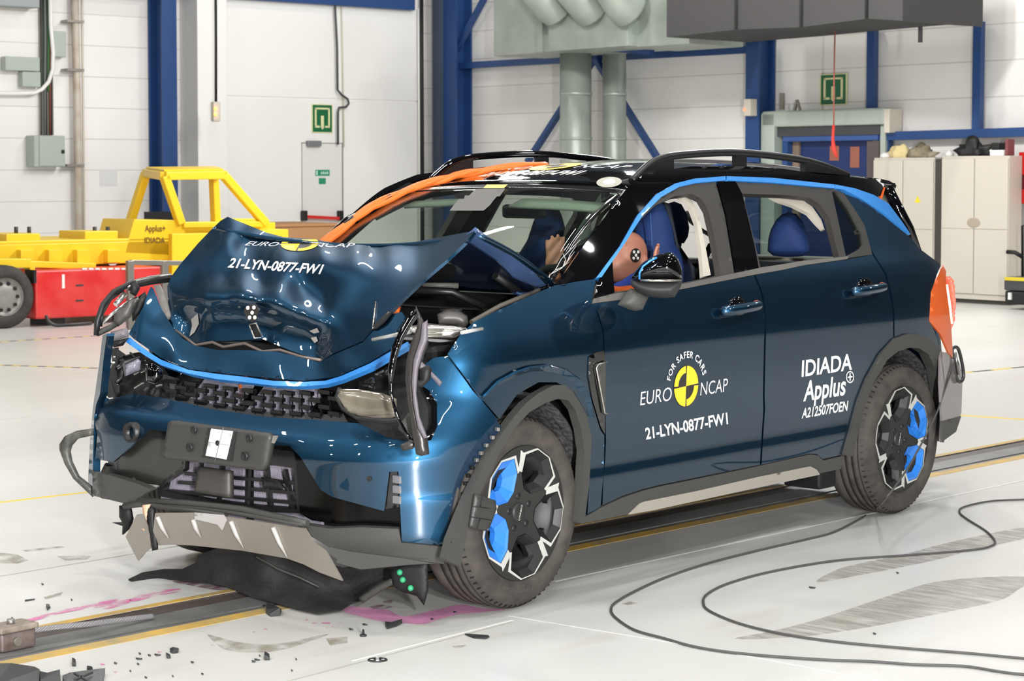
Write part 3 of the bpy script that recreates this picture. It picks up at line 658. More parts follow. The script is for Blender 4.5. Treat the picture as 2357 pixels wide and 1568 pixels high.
# hazard tape lines on the floor
M_tapey = mat('tape_yellow', (222, 190, 60), .6); M_tapek = mat('tape_black', (60, 60, 58), .6)
def tape(x0, y0, x1, y1, n, w=.05):
    a = at(x0, y0, z=0); b = at(x1, y1, z=0); d = (b-a); q = d.normalized(); s_ = Vector((-q.y, q.x, 0))*w/2
    for par, m in ((0, M_tapey), (1, M_tapek)):
        mb = MB()
        for k in range(n):
            if k % 2 == par:
                u = a+d*k/n; v = a+d*(k+1)/n; mb.prism([u-s_, v-s_, v+s_, u+s_], (0, 0, .001))
        struct(obj('paint_line', mb, m, floor))
tape(-200, 800, 225, 773, 22); tape(-200, 834, 225, 848, 22); tape(2190, 861, 2500, 831, 7); tape(2190, 955, 2500, 975, 1)
tape(-200, 1180, 205, 1133, 1, .03)
# ================================================================== CAR BODY SURFACES (x forward from the front axle, y to the car's left, z up)
def smooth_table(zs, vs, sig=.012):
    z = np.arange(-.2, 2.2, .002); y = np.interp(z, zs, vs); k = np.exp(-.5*(np.arange(-60, 61)*.002/sig)**2); k /= k.sum()
    return z, np.convolve(np.pad(y, 60, mode='edge'), k, 'valid')
ZT, YT = smooth_table([.15, .22, .30, .38, .440, .465, .55, .65, .75, .84, .925, .985, 1.05, 1.12, 1.18, 1.24, 1.32, 1.40, 1.48, 1.55, 1.60, 1.64, 1.68],
                      [.86, .878, .889, .893, .896, .888, .893, .903, .914, .922, .928, .920, .904, .885, .862, .825, .785, .745, .705, .668, .63, .56, .40])
_, AR = smooth_table([.2, .3, .45, .6, .75, 1.0, 1.1, 1.25, 1.4, 1.6], [1.36, 1.40, 1.45, 1.50, 1.44, 1.41, 1.39, 1.25, 1.12, .98])
_, XN = smooth_table([.15, .22, .30, .45, .58, .65, .72, .80, .90, 1.0, 1.2], [.56, .60, .635, .65, .665, .64, .56, .48, .44, .41, .36])
def yhalf(x, z):
    y = np.interp(z, ZT, YT)
    s = np.clip((x+.9)/.6, 0, 1); s = s*s*(3-2*s)
    y = y-.30*s*np.clip(z-.92, 0, 1)**1.25                       # front wings lean in towards the bonnet
    t = np.clip((-2.24-x)/np.interp(z, ZT, AR), 0, .9999)        # rear corners close in plan
    return y*(1-t**4.0)**.25
def F_side(P):
    x, y, z = P[..., 0], P[..., 1], P[..., 2]; xm = np.maximum(x, -2.24); yh = yhalf(xm, z)
    u = np.clip((-2.24-x)/np.interp(z, ZT, AR), 0, None); w = np.clip(y, 0, None)/yh
    return np.where(y > 0, ((u**4+w**4)**.25-1)*yh, -.5+np.clip(u-1, 0, None)*5)
def F_front(P, nl=5.0, dy=0.0):
    x, y, z = P[..., 0], P[..., 1], P[..., 2]
    n = np.where(y > 0, nl, 9.0); xc = -.15; a = np.interp(z, ZT, XN)-xc
    u = np.clip((x-xc)/a, 0, None); w = np.abs(y)/np.maximum(yhalf(x, z)+np.where(y > 0, dy, 0), .05)
    return (u**n+w**n)**(1/n)-1
def march(F, px, py, t0=5.5, t1=11.5, st=.015):
    px = np.asarray(px, float); py = np.asarray(py, float); v = rays(px, py)
    ts = np.arange(t0, t1, st); best = np.full(px.shape, 1e9); bt = np.full(px.shape, t0); hit = np.full(px.shape, -1.0); done = np.zeros(px.shape, bool)
    for t in ts:
        f = F(CP+v*t); m = (f < best) & ~done; best[m] = f[m]; bt[m] = t
        new = (f < 0) & ~done; hit[new] = t; done |= new
    lo = np.where(done, hit-st, bt); hi = np.where(done, hit, bt)
    for _ in range(34):
        mid = (lo+hi)/2; f = F(CP+v*mid[..., None]); ins = f < 0
        hi = np.where(ins, mid, hi); lo = np.where(ins, lo, mid)
    t = np.where(done, hi, bt); return CP+v*t[..., None]
S_side = lambda px, py: march(F_side, px, py)
S_front = lambda px, py: march(F_front, px, py)
S_bump = lambda px, py: march(lambda P: F_front(P, 3.2, .04), px, py)
def S_plane(p0, n):
    p0 = np.array(p0, float); n = np.array(n, float)
    def f(px, py):
        v = rays(px, py); t = ((p0-CP)@n)/(v@n); return CP+v*t[..., None]
    return f
class TPS:                                         # thin plate spline of a world coordinate over picture position
    def __init__(s, pts, lam=.0):
        p = np.array(pts, float); s.c = p[:, :2]/100; n = len(p); K = s.k(s.c, s.c)+lam*np.eye(n); A = np.c_[np.ones(n), s.c]
        M = np.block([[K, A], [A.T, np.zeros((3, 3))]]); s.w = np.linalg.solve(M, np.r_[p[:, 2], 0, 0, 0])
    def k(s, a, b):
        d = ((a[:, None, :]-b[None])**2).sum(-1); return .5*d*np.log(d+1e-12)
    def __call__(s, px, py):
        q = np.c_[np.ravel(px), np.ravel(py)]/100; r = s.k(q, s.c)@s.w[:-3]+np.c_[np.ones(len(q)), q]@s.w[-3:]; return r.reshape(np.shape(px))
def S_x(pts, axis=0, lam=.0, off=0.0):              # surface from control points (px, py, coordinate along axis)
    T = TPS(pts, lam)
    def f(px, py):
        v = rays(px, py); t = (T(px, py)+off-CP[axis])/v[..., axis]; return CP+v*t[..., None]
    return f
# ------------------------------------------------------------------ panels
def inpoly(px, py, poly):
    px = np.asarray(px); py = np.asarray(py); c = np.zeros(px.shape, bool); n = len(poly)
    for i in range(n):
        x1, y1 = poly[i]; x2, y2 = poly[i-1]
        if y1 == y2: continue
        c ^= ((y1 > py) != (y2 > py)) & (px < (x2-x1)*(py-y1)/(y2-y1)+x1)
    return c
def bdist(px, py, poly):
    d = np.full(np.shape(px), 1e9)
    for i in range(len(poly)):
        a = np.array(poly[i-1], float); b = np.array(poly[i], float); e = b-a; L = max(e@e, 1e-9)
        t = np.clip(((px-a[0])*e[0]+(py-a[1])*e[1])/L, 0, 1); d = np.minimum(d, np.hypot(px-a[0]-t*e[0], py-a[1]-t*e[1]))
    return d
def dens(poly, step, closed=True):
    out = []; n = len(poly)
    for i in range(n if closed else n-1):
        a = np.array(poly[i], float); b = np.array(poly[(i+1) % n], float); k = max(1, int(math.ceil(np.linalg.norm(b-a)/step)))
        for j in range(k): out.append(tuple(a+(b-a)*j/k))
    return out
def tri2d(poly, holes, step):
    loops = [dens(poly, step)]+[dens(h, step) for h in holes]
    V = []; E = []
    for L in loops:
        b = len(V); V += L; E += [(b+i, b+(i+1) % len(L)) for i in range(len(L))]
    xs = [p[0] for p in poly]; ys = [p[1] for p in poly]; g = []
    y = min(ys)+step*.5; r = 0
    while y < max(ys):
        x = min(xs)+(step/2 if r % 2 else 0)
        while x < max(xs): g.append((x, y)); x += step
        y += step*.866; r += 1
    if g:
        g = np.array(g); ok = inpoly(g[:, 0], g[:, 1], poly); d = bdist(g[:, 0], g[:, 1], poly)
        for h in holes: ok &= ~inpoly(g[:, 0], g[:, 1], h); d = np.minimum(d, bdist(g[:, 0], g[:, 1], h))
        V += [tuple(p) for p in g[ok & (d > step*.55)]]
    res = delaunay_2d_cdt([Vector(p) for p in V], E, [], 0, 1e-4)
    W = np.array([tuple(p) for p in res[0]]); T = [list(f) for f in res[2]]
    c = np.array([W[t].mean(0) for t in T]); ok = inpoly(c[:, 0], c[:, 1], poly)
    for h in holes: ok &= ~inpoly(c[:, 0], c[:, 1], h)
    return W, [t for t, k in zip(T, ok) if k]
def vnormals(P, T):
    T = np.array(T); fn = np.cross(P[T[:, 1]]-P[T[:, 0]], P[T[:, 2]]-P[T[:, 0]])
    n = np.zeros_like(P)
    for k in range(3): np.add.at(n, T[:, k], fn)
    n /= np.maximum(np.linalg.norm(n, axis=1, keepdims=True), 1e-12)
    s = np.sign(((CP-P)*n).sum(1)); s[s == 0] = 1
    if s.sum() < 0: n = -n
    return n, s.sum() < 0
def shell(name, P, T, Q, m, parent, smooth=True, edges_sharp=True, relax=0):
    """closed shell: P front vertices, T front triangles, Q back vertices"""
    N = len(P); cnt = {}
    for t in T:
        for i in range(3): e = (t[i], t[(i+1) % 3]); cnt[e] = 1
    bd = [e for e in cnt if (e[1], e[0]) not in cnt]
    faces = [list(t) for t in T]+[[i+N for i in t[::-1]] for t in T]+[[b, a, a+N, b+N] for a, b in bd]
    base = np.array(wloc(parent)) if parent is not None else P.mean(0)
    if parent is None: base[2] = min(P[:, 2].min(), Q[:, 2].min())
    me = bpy.data.meshes.new(name); me.from_pydata((np.r_[P, Q]-base).tolist(), [], faces); me.materials.append(m)
    me.polygons.foreach_set('use_smooth', [smooth]*len(faces)); me.update()
    if edges_sharp:
        s = set()
        for a, b in bd: s.add((min(a, b), max(a, b))); s.add((min(a, b)+N, max(a, b)+N))
        for e in me.edges:
            if (min(e.vertices), max(e.vertices)) in s: e.use_edge_sharp = True
    o = bpy.data.objects.new(name, me); COL.objects.link(o)
    if parent is not None: o.parent = parent
    else: o.location = base
    return o
def panel(name, poly, surf, m, parent, holes=(), step=12, th=.010, lift=0.0, back=None):
    W, T = tri2d(poly, list(holes), step); P = surf(W[:, 0], W[:, 1]); n, flip = vnormals(P, T)
    if flip: T = [t[::-1] for t in T]
    P = P+n*lift
    return shell(name, P, T, P-n*th, m, parent)
def pillow(name, poly, p0, nrm, bulge, m, parent, holes=(), step=8, R0=None, backk=1.0, edge=.006, seam=True):
    """solid inflated from an outline on the plane (p0, nrm): real volume on both sides"""
    W, T = tri2d(poly, list(holes), step); nv = np.array(nrm, float); nv /= np.linalg.norm(nv)
    if (CP-np.array(p0))@nv < 0: nv = -nv
    P = S_plane(p0, nv)(W[:, 0], W[:, 1]); d = bdist(W[:, 0], W[:, 1], poly)
    for h in holes: d = np.minimum(d, bdist(W[:, 0], W[:, 1], h))
    s = np.clip(d/(R0 or max(d.max(), 1e-6)), 0, 1); h = bulge*np.sqrt(np.maximum(1-(1-s)**2, 0))
    _, flip = vnormals(P, T)
    if flip: T = [t[::-1] for t in T]
    return shell(name, P+nv*(h+edge)[:, None], T, P-nv*(h*backk+edge)[:, None], m, parent, edges_sharp=False)
def mirror_copy(o, name, parent, m=None):
    me = o.data.copy(); me.name = name; off = wloc(parent)
    for v in me.vertices: v.co.y = -(v.co.y+off.y)-off.y
    me.flip_normals()
    c = bpy.data.objects.new(name, me); COL.objects.link(c); c.parent = parent
    return c
def band(up, lo): return list(up)+list(lo)[::-1]
def text_px(name, s, bl, br, tl, surf, m, parent, bold=0.0, lift=.0012, cap=.72, arc=None, spacing=1.0, sub=0.0, shear=0.0):
    """lettering laid on a surface: bl, br, tl = baseline start, baseline end, cap-height start in the photo"""
    v, f = text2d(s, bold, spacing, shear); x0, x1 = v[:, 0].min(), v[:, 0].max()
    u = (v[:, 0]-x0)/(x1-x0); w = v[:, 1]/cap
    bl, br, tl = map(lambda q: np.array(q, float), (bl, br, tl))
    px = bl+(br-bl)*u[:, None]+(tl-bl)*w[:, None]
    P = surf(px[:, 0], px[:, 1]); d = (CP-P); d /= np.linalg.norm(d, axis=1, keepdims=True); P = P+d*lift*1.6
    base = np.array(wloc(parent)); me = bpy.data.meshes.new(name); me.from_pydata((P-base).tolist(), [], f); me.materials.append(m)
    o = bpy.data.objects.new(name, me); COL.objects.link(o); o.parent = parent
    return o
def flat_px(name, polys, surf, m, parent, lift=.0012, step=14):
    """thin decal laid on a surface"""
    mb = MB()
    for p in polys:
        W, T = tri2d(p, [], step); P = surf(W[:, 0], W[:, 1]); d = (CP-P); d /= np.linalg.norm(d, axis=1, keepdims=True)
        mb.add((P+d*lift*1.6).tolist(), T, 0, True)
    return obj(name, mb, m, parent, fixn=False)
def ell(cx, cy, rx, ry, n=28, a0=0, a1=360, skew=0.0):
    return [(cx+rx*math.cos(R(a0+(a1-a0)*k/n))+skew*ry*math.sin(R(a0+(a1-a0)*k/n)), cy+ry*math.sin(R(a0+(a1-a0)*k/n))) for k in range(n)]
# ================================================================== CAR MATERIALS
M_paint = mat('dark_blue_metallic', (32, 70, 98), .42, metal=1.0, coat=1.0, coat_r=.015, flake=.2)
M_paint.node_tree.nodes['Principled BSDF'].inputs['Coat IOR'].default_value = 1.6
M_strip = mat('bright_blue_trim', (58, 140, 220), .35, metal=.2, coat=.6)
M_gloss = mat('gloss_black', (6, 6, 8), .04, coat=1.0, coat_r=.01)
M_clad = mat('grey_black_plastic', (62, 62, 60), .55, bump=(300, .12))
M_plas = mat('black_plastic', (24, 24, 25), .42)
M_frame = mat('matt_window_frame', (52, 50, 48), .5)
M_inner = mat('dark_interior', (22, 23, 26), .8)
M_seat = mat('blue_seat_fabric', (20, 50, 104), .75, bump=(220, .3))
M_seat2 = mat('dark_seat_fabric', (30, 34, 46), .8)
M_lite = mat('pale_headliner', (186, 180, 168), .8)
M_orange = mat('orange_film', (216, 96, 40), .35, coat=.4)
M_ocab = mat('orange_cable', (240, 112, 40), .5)
M_decal = mat('white_vinyl', (240, 240, 240), .5); M_ydec = mat('yellow_vinyl', (246, 208, 50), .45); M_kdec = mat('dark_vinyl', (46, 44, 42), .5)
M_silver = mat('satin_silver_plate', (140, 135, 127), .42, metal=.35)
M_white_rim = mat('machined_silver', (205, 205, 200), .35, metal=.3)
M_rad = mat('radiator_fins', (176, 170, 186), .5, metal=.3, bump=(160, .5))
M_chrome = mat('bare_aluminium', (210, 205, 200), .22, metal=.9)
M_clear = bpy.data.materials.new('car_glass'); M_clear.use_nodes = True
def glass_nodes(m, tint, f0):
    nt = m.node_tree; nt.nodes.clear(); out = nt.nodes.new('ShaderNodeOutputMaterial'); tr = nt.nodes.new('ShaderNodeBsdfTransparent'); gl = nt.nodes.new('ShaderNodeBsdfGlossy')
    tr.inputs[0].default_value = (*tint, 1); gl.inputs['Roughness'].default_value = .01
    f = nt.nodes.new('ShaderNodeLayerWeight'); p = nt.nodes.new('ShaderNodeMath'); p.operation = 'POWER'; p.inputs[1].default_value = 4.5; q = nt.nodes.new('ShaderNodeMath'); q.operation = 'MULTIPLY_ADD'; q.inputs[1].default_value = .8; q.inputs[2].default_value = f0
    nt.links.new(f.outputs['Facing'], p.inputs[0]); nt.links.new(p.outputs[0], q.inputs[0]); mx = nt.nodes.new('ShaderNodeMixShader')
    nt.links.new(q.outputs[0], mx.inputs[0]); nt.links.new(tr.outputs[0], mx.inputs[1]); nt.links.new(gl.outputs[0], mx.inputs[2]); nt.links.new(mx.outputs[0], out.inputs[0])
glass_nodes(M_clear, (.86, .92, .87), .03)
M_tint = bpy.data.materials.new('tinted_glass'); M_tint.use_nodes = True; glass_nodes(M_tint, (.62, .68, .66), .04)
car = thing('car', 'dark blue crash-tested five-door car with a crumpled bonnet and black roof', 'car', (-1.4, 0, 0))
# ================================================================== SIDE
door_f = [(1362, 700), (1440, 690), (1580, 665), (1735, 634), (1749, 667), (1756, 694), (1760, 736), (1758, 814), (1756, 908), (1757, 943), (1752, 1015), (1749, 1070), (1600, 1100), (1516, 1117), (1480, 1126), (1432, 1142), (1387, 1163), (1389, 1100), (1393, 1060), (1395, 1015), (1394, 959), (1392, 827), (1390, 763), (1378, 723)]
door_r = [(1739, 633), (1850, 612), (1950, 598), (2008, 586), (2026, 614), (2036, 630), (2046, 665), (2051, 695), (2055, 718), (2056, 778), (2023, 814), (1991, 872), (1972, 919), (1953, 990), (1937, 1047), (1894, 1057), (1880, 1046), (1863, 1044), (1753, 1070), (1756, 1015), (1761, 943), (1760, 908), (1762, 814), (1764, 736), (1760, 694), (1753, 667)]
quarter = [(1942, 446), (1990, 463), (2033, 496), (2066, 523), (2095, 546), (2116, 572), (2165, 609), (2152, 645), (2144, 672), (2139, 738), (2152, 765), (2163, 803), (2139, 781), (2112, 770), (2086, 768), (2059, 777), (2059, 718), (2055, 695), (2050, 665), (2040, 630), (2030, 614), (2013, 588), (2004, 572), (1990, 519), (1966, 480)]
fender = [(1030, 815), (1060, 770), (1090, 742), (1130, 722), (1200, 690), (1277, 657), (1330, 648), (1372, 642), (1362, 690), (1366, 702), (1375, 724), (1387, 763), (1389, 805), (1356, 820), (1352, 865), (1362, 925), (1382, 990), (1391, 1003), (1390, 1080), (1386, 1128), (1382, 1166), (1352, 1190), (1356, 1120), (1362, 1010), (1350, 950), (1320, 900), (1280, 880), (1240, 880), (1190, 908), (1150, 965), (1112, 922)]
P_ = {}
d_f = panel('front_door', door_f, S_side, M_paint, car, step=10)
d_r = panel('rear_door', door_r, S_side, M_paint, car, step=10)
q_p = panel('rear_quarter_panel', quarter, S_side, M_paint, car, step=8)
f_p = panel('front_wing', fender, S_front, M_paint, car, step=8)
fl_o = [(1106, 915), (1140, 880), (1180, 858), (1215, 846), (1255, 842), (1295, 850), (1330, 875), (1352, 915), (1360, 960)]
fl_i = [(1120, 932), (1150, 905), (1190, 886), (1235, 874), (1275, 880), (1305, 897), (1335, 925), (1350, 960)]
def S_flare(px, py):
    P = S_front(px, py); a = bdist(px, py, fl_o+fl_o[::-1]); b = bdist(px, py, fl_i+fl_i[::-1]); t = a/np.maximum(a+b, 1e-6)
    return P+np.array([0, 1, 0])*(.016-.045*t)[..., None]
panel('wing_flare', band(fl_o, fl_i), S_flare, M_paint, car, step=6, th=.008)
# sill cladding and lower grey strip
sill = [(1382, 1168), (1432, 1145), (1480, 1129), (1516, 1120), (1600, 1103), (1744, 1073), (1863, 1046), (1880, 1048), (1894, 1060), (1937, 1050), (1935, 1079), (1880, 1091), (1745, 1120), (1450, 1183), (1333, 1206), (1346, 1190)]
s_p = panel('sill_cladding', sill, S_side, M_clad, car, step=10, th=.05, lift=.004)
sl = [(1443, 1184), (1470, 1158), (1480, 1154), (1600, 1130), (1744, 1097), (1862, 1073), (1876, 1080), (1884, 1092), (1745, 1121), (1500, 1174)]
panel('sill_strip', sl, S_side, mat('warm_grey_plastic', (148, 143, 134), .5), car, step=10, th=.05, lift=.008)
# belt trim between windows and doors
belt_up = [(1366, 688), (1412, 677), (1500, 664), (1567, 655), (1659, 636), (1692, 629), (1749, 617), (1850, 601), (1932, 593), (1952, 590)]
belt_lo = [(1362, 699), (1440, 689), (1580, 664), (1660, 648), (1735, 633), (1800, 622), (1850, 611), (1950, 597)]
b_p = panel('belt_trim', band(belt_up, belt_lo), S_side, mat('belt_grey', (104, 102, 98), .4, metal=.3), car, step=9, lift=.003)
# window frames
wf_f = [(1382, 641), (1440, 556), (1478, 496), (1520, 455), (1561, 432), (1600, 423), (1647, 419), (1668, 496), (1690, 629), (1659, 636), (1567, 655), (1500, 664), (1412, 677), (1366, 688), (1370, 660)]
wh_f = [(1414, 672), (1410, 600), (1460, 520), (1508, 473), (1552, 452), (1591, 446), (1615, 458), (1630, 484), (1644, 544), (1653, 597), (1658, 633), (1567, 652), (1500, 661)]
w1 = panel('front_window_frame', wf_f, S_side, M_frame, car, [wh_f], step=8, th=.03)
wf_r = [(1693, 419), (1775, 423), (1922, 436), (1942, 446), (1966, 480), (1990, 519), (2004, 572), (2008, 586), (1950, 594), (1850, 603), (1747, 619), (1735, 560), (1708, 447)]
wh_r = [(1709, 446), (1805, 449), (1864, 455), (1888, 472), (1909, 502), (1931, 591), (1880, 598), (1750, 615), (1738, 560)]
wh_q = [(1915, 441), (1924, 441), (1953, 478), (1983, 538), (1986, 562), (1978, 573), (1947, 590)]
w2 = panel('rear_window_frame', wf_r, S_side, M_frame, car, [wh_r, wh_q], step=8, th=.03)
g_q = panel('quarter_glass', wh_q, S_side, M_tint, car, step=10, th=.004, lift=-.008)
obj_b = panel('centre_pillar', [(1649, 419), (1692, 419), (1707, 447), (1734, 560), (1745, 617), (1692, 629), (1670, 496)], S_side, M_gloss, car, step=8, th=.03, lift=.004)
panel('mirror_base_trim', [(1376, 646), (1408, 600), (1413, 675), (1366, 687)], S_side, M_gloss, car, step=8, lift=.004)
# rear door window remains of broken glass
panel('broken_glass', [(1750, 616), (1752, 594), (1764, 592), (1766, 606), (1786, 604), (1800, 599), (1806, 605), (1880, 598), (1900, 592), (1930, 590), (1880, 599)], S_side, M_clear, car, step=8, th=.004, lift=-.02)
# bright blue trims over the windows
st_f = panel('window_trim', band([(1371, 641), (1425, 568), (1466, 496), (1508, 449), (1552, 424), (1597, 413), (1668, 407.5)], [(1383, 640), (1440, 556), (1478, 496), (1520, 455), (1561, 432), (1600, 423), (1668, 417)]), S_side, M_strip, car, step=6, lift=.006, th=.02)
st_r = panel('window_trim', band([(1671, 407.5), (1775, 411), (1918, 426)], [(1671, 417), (1775, 422), (1920, 435)]), S_side, M_strip, car, step=6, lift=.006, th=.02)
st_q = panel('window_trim', band([(1920, 426), (1966, 435), (2009, 450), (2043, 470), (2072, 509), (2094, 541)], [(1922, 435), (1940, 438), (1983, 460), (2023, 486), (2059, 513), (2089, 537)]), S_side, M_strip, car, step=6, lift=.006, th=.02)
# black roof side and front pillar
ap = [(1277, 655), (1300, 628), (1340, 571), (1400, 489), (1440, 437), (1480, 402), (1530, 392), (1590, 383), (1668, 381), (1800, 388), (1905, 404), (1990, 411), (2035, 413), (2034, 430), (2020, 455), (2009, 450), (1966, 435), (1918, 426), (1775, 411), (1668, 407), (1597, 412), (1552, 423), (1508, 448), (1466, 495), (1425, 567), (1372, 640), (1330, 647)]
r_s = panel('roof_side', ap, S_side, M_gloss, car, step=8, th=.03)
# rear corner: orange film, lamp, bumper
panel('orange_film', [(2170, 609), (2177, 625), (2176, 652), (2188, 745), (2191, 788), (2192, 824), (2182, 811), (2165, 771), (2139, 740), (2143, 672), (2155, 642)], S_side, M_orange, car, step=7, lift=.002)
M_tail = mat('tail_lamp_glass', (226, 110, 90), .15, coat=1, emit=(255, 90, 70), es=.35)
tl_ = pillow('tail_lamp', [(2174, 637), (2186, 636), (2193, 645), (2198, 695), (2194, 745), (2188, 760), (2184, 700), (2177, 652)], at(2186, 700, x=-3.46), (.55, .85, 0), .03, M_tail, car, step=5)
obj('light_line', MB().tube([at(2179, 655, x=-3.40), at(2186, 700, x=-3.40), at(2191, 745, x=-3.41)], .006, 6), mat('tail_line', (255, 200, 190), .3, emit=(255, 150, 130), es=4), car)
rb = [(2165, 809), (2181, 812), (2192, 826), (2206, 830), (2216, 862), (2213, 950), (2198, 992), (2166, 1016), (2168, 960), (2164, 880)]
S_rb = S_plane(at(2188, 910, x=-3.36), (-.38, .92, .06))
r_b = panel('rear_bumper', rb, S_rb, mat('rear_bumper_paint', (104, 98, 100), .4, coat=.3), car, step=8)
panel('rear_bumper_lip', [(2167, 970), (2211, 958), (2199, 994), (2166, 1018)], S_rb, M_clad, car, step=8, lift=.004)
# wheel arch cladding rear
arc_out = [(1937, 1047), (1953, 990), (1972, 919), (1991, 872), (2023, 814), (2056, 779), (2086, 768), (2112, 770), (2139, 781), (2159, 801), (2166, 850), (2172, 905), (2176, 960), (2167, 1018)]
arc_in = [(1957, 1050), (1972, 992), (1988, 925), (2007, 878), (2037, 828), (2062, 808), (2088, 800), (2110, 801), (2132, 815), (2148, 850), (2158, 905), (2164, 960), (2163, 1016)]
a_r = panel('rear_arch_cladding', band(arc_out, arc_in), S_side, M_clad, car, step=8, lift=.012, th=.05)
# front arch cladding hangs loose
fa_out = [(1028, 1290), (1039, 1242), (1058, 1195), (1078, 1146), (1098, 1106), (1134, 1034), (1159, 993), (1185, 957), (1210, 929), (1240, 905), (1275, 887), (1305, 886), (1330, 902), (1350, 950), (1362, 1010), (1357, 1110), (1346, 1200)]
fa_in = [(1060, 1306), (1070, 1248), (1086, 1190), (1104, 1140), (1126, 1092), (1152, 1040), (1185, 985), (1218, 950), (1255, 928), (1285, 918), (1308, 922), (1325, 945), (1338, 990), (1345, 1040), (1340, 1120), (1330, 1205)]
def S_arch(px, py):
    P = S_front(px, py); v = rays(px, py); tgt = .935-.03*np.clip((np.asarray(px)-1250)/100, 0, 1); t = (tgt-CP[1])/v[..., 1]; return CP+v*t[..., None]
a_f = panel('front_arch_cladding', band(fa_out, fa_in), S_arch, M_clad, car, step=8, th=.035)
# black vent piece behind the wing
panel('wing_vent', [(1354, 822), (1370, 811), (1388, 807), (1391, 830), (1391, 1000), (1382, 985), (1362, 920), (1352, 865)], S_side, M_gloss, car, step=8, lift=.004)
panel('wing_vent_insert', [(1368, 838), (1390, 832), (1390, 955), (1384, 950)], S_side, M_clad, car, step=8, lift=.008)
obj('wing_vent_edge', MB().tube([tuple(p) for p in S_side(*np.array([(1391, 832), (1370, 839), (1366, 846), (1376, 900), (1385, 950), (1393, 952)], float).T)+np.array([0, .014, 0])], .0035, 6), M_chrome, car)
# door handles
def handle(x0, y0, x1, y1):
    c = S_side(*np.array([((x0+x1)/2+2, (y0+y1)/2-4)], float).T)[0]
    n = np.array([0, 1, .05])
    cup = pillow('handle_recess', ell((x0+x1)/2+3, (y0+y1)/2, 20, 26, 24), c+n*.0, (0, 1, 0), .006, M_gloss, car, step=6, edge=.004)
    a = S_side(*np.array([(x0, y0)], float).T)[0]; b = S_side(*np.array([(x1, y1)], float).T)[0]
    pts = [a+n*.012, a+(b-a)*.12+n*.04, a+(b-a)*.5+n*.05, a+(b-a)*.88+n*.04, b+n*.012]
    h = obj('door_handle', MB().tube(spline([tuple(p) for p in pts], 5), [.015]+[.021]*19+[.015], 12), M_paint, car)
    q = a+(b-a)*.93+n*.033
    obj('handle_sticker', MB().tube([tuple(q-(b-a)*.03), tuple(q+(b-a)*.05-n*.01)], [.0225, .0195], 12), M_orange, h)
handle(1654, 717, 1735, 702); handle(1955, 672, 2023, 660)
# mirrored right-hand side of the body
for o in (d_f, d_r, q_p, s_p, b_p, w1, w2, obj_b, st_f, st_r, st_q, r_s, a_r, f_p, r_b):
    mirror_copy(o, o.name.split('.')[0], car)
g2 = mirror_copy(g_q, 'quarter_glass', car)
# ================================================================== ROOF, GLASS
def ztop(x):
    return np.interp(x, [-3.25, -3.05, -2.6, -2.2, -1.8, -1.5, -1.25, -1.07], [1.565, 1.605, 1.648, 1.665, 1.66, 1.637, 1.602, 1.548])
xs = np.linspace(-3.22, -1.05, 40); zt = np.convolve(np.pad(ztop(xs), 3, 'edge'), np.ones(7)/7, 'valid')
ze = np.interp(xs, [-3.25, -2.85, -2.5, -2.14, -1.7, -1.44, -1.25, -1.05], [1.545, 1.568, 1.585, 1.598, 1.602, 1.592, 1.578, 1.535])
rows = []
for x, zc, e in zip(xs, zt, ze):
    yw = .60-.03*max(0, (x+1.4)/.4)-.05*max(0, (-2.9-x)/.35)
    rows.append([(x-.0*abs(k), yw*k, e+(zc-e)*(1-abs(k)**2.6)) for k in np.linspace(-1, 1, 31)])
roof = obj('roof', MB().grid(rows), M_gloss, car, solid=.02)
def roof_pt(x, y):
    zc = np.interp(x, xs, zt); e = np.interp(x, xs, ze); yw = .60-.03*max(0, (x+1.4)/.4)-.05*max(0, (-2.9-x)/.35); return Vector((x, y, e+(zc-e)*(1-abs(y/yw)**2.6)))
# spoiler
sp = []
for x, dz in ((-2.95, .0), (-3.08, .012), (-3.2, .012), (-3.27, -.004)):
    sp.append([(x+.05*abs(k)**2, .56*k, np.interp(x, [-3.3, -2.9], [1.567, 1.605])+dz-.03*abs(k)**2) for k in np.linspace(-1, 1, 21)])
obj('roof_spoiler', MB().grid(sp), M_gloss, car, solid=.035)
panel('spoiler_side', [(1988, 413), (2030, 412), (2036, 418), (2033, 434), (2026, 452), (2012, 448)], S_plane(at(2020, 430, y=.56), (0.1, 1, 0)), M_gloss, car, step=6, th=.04)
panel('orange_tape', [(2036, 428), (2039, 428), (2030, 460), (2025, 458)], S_plane(at(2030, 445, y=.55), (0.1, 1, 0)), M_orange, car, step=6, th=.01)
# windscreen
BLc, TLc = np.array([-.36, .715, 1.15]), np.array([-.985, .60, 1.525])
def ws(u, v, lift=0.0):                              # u -1..1 across, v 0 bottom..1 top
    a = BLc*(1-v)+TLc*v; x = a[0]+.10*(1-u*u)*(1-v)-.05*(1-u*u)*v+.045*math.sin(math.pi*v)*(1-.4*u*u); y = a[1]*u; z = a[2]+.022*(1-u*u)*v+.05*math.sin(math.pi*v)*.7
    return Vector((x+lift*.5, y, z+lift*.86))
def ws_patch(name, u0, u1, v0, v1, m, lift, nu=24, nv=14, parent=None):
    rows = [[ws(u0+(u1-u0)*i/nu, v0+(v1-v0)*j/nv, lift) for i in range(nu+1)] for j in range(nv+1)]; return obj(name, MB().grid(rows), m, parent or car, solid=.003)
wsg = ws_patch('windscreen', -1, 1, 0, 1, M_clear, 0)
M_frit = mat('black_frit', (10, 10, 11), .15, coat=.6)
ws_patch('windscreen_border', -1, 1, .95, 1.0, M_frit, .002, parent=wsg)
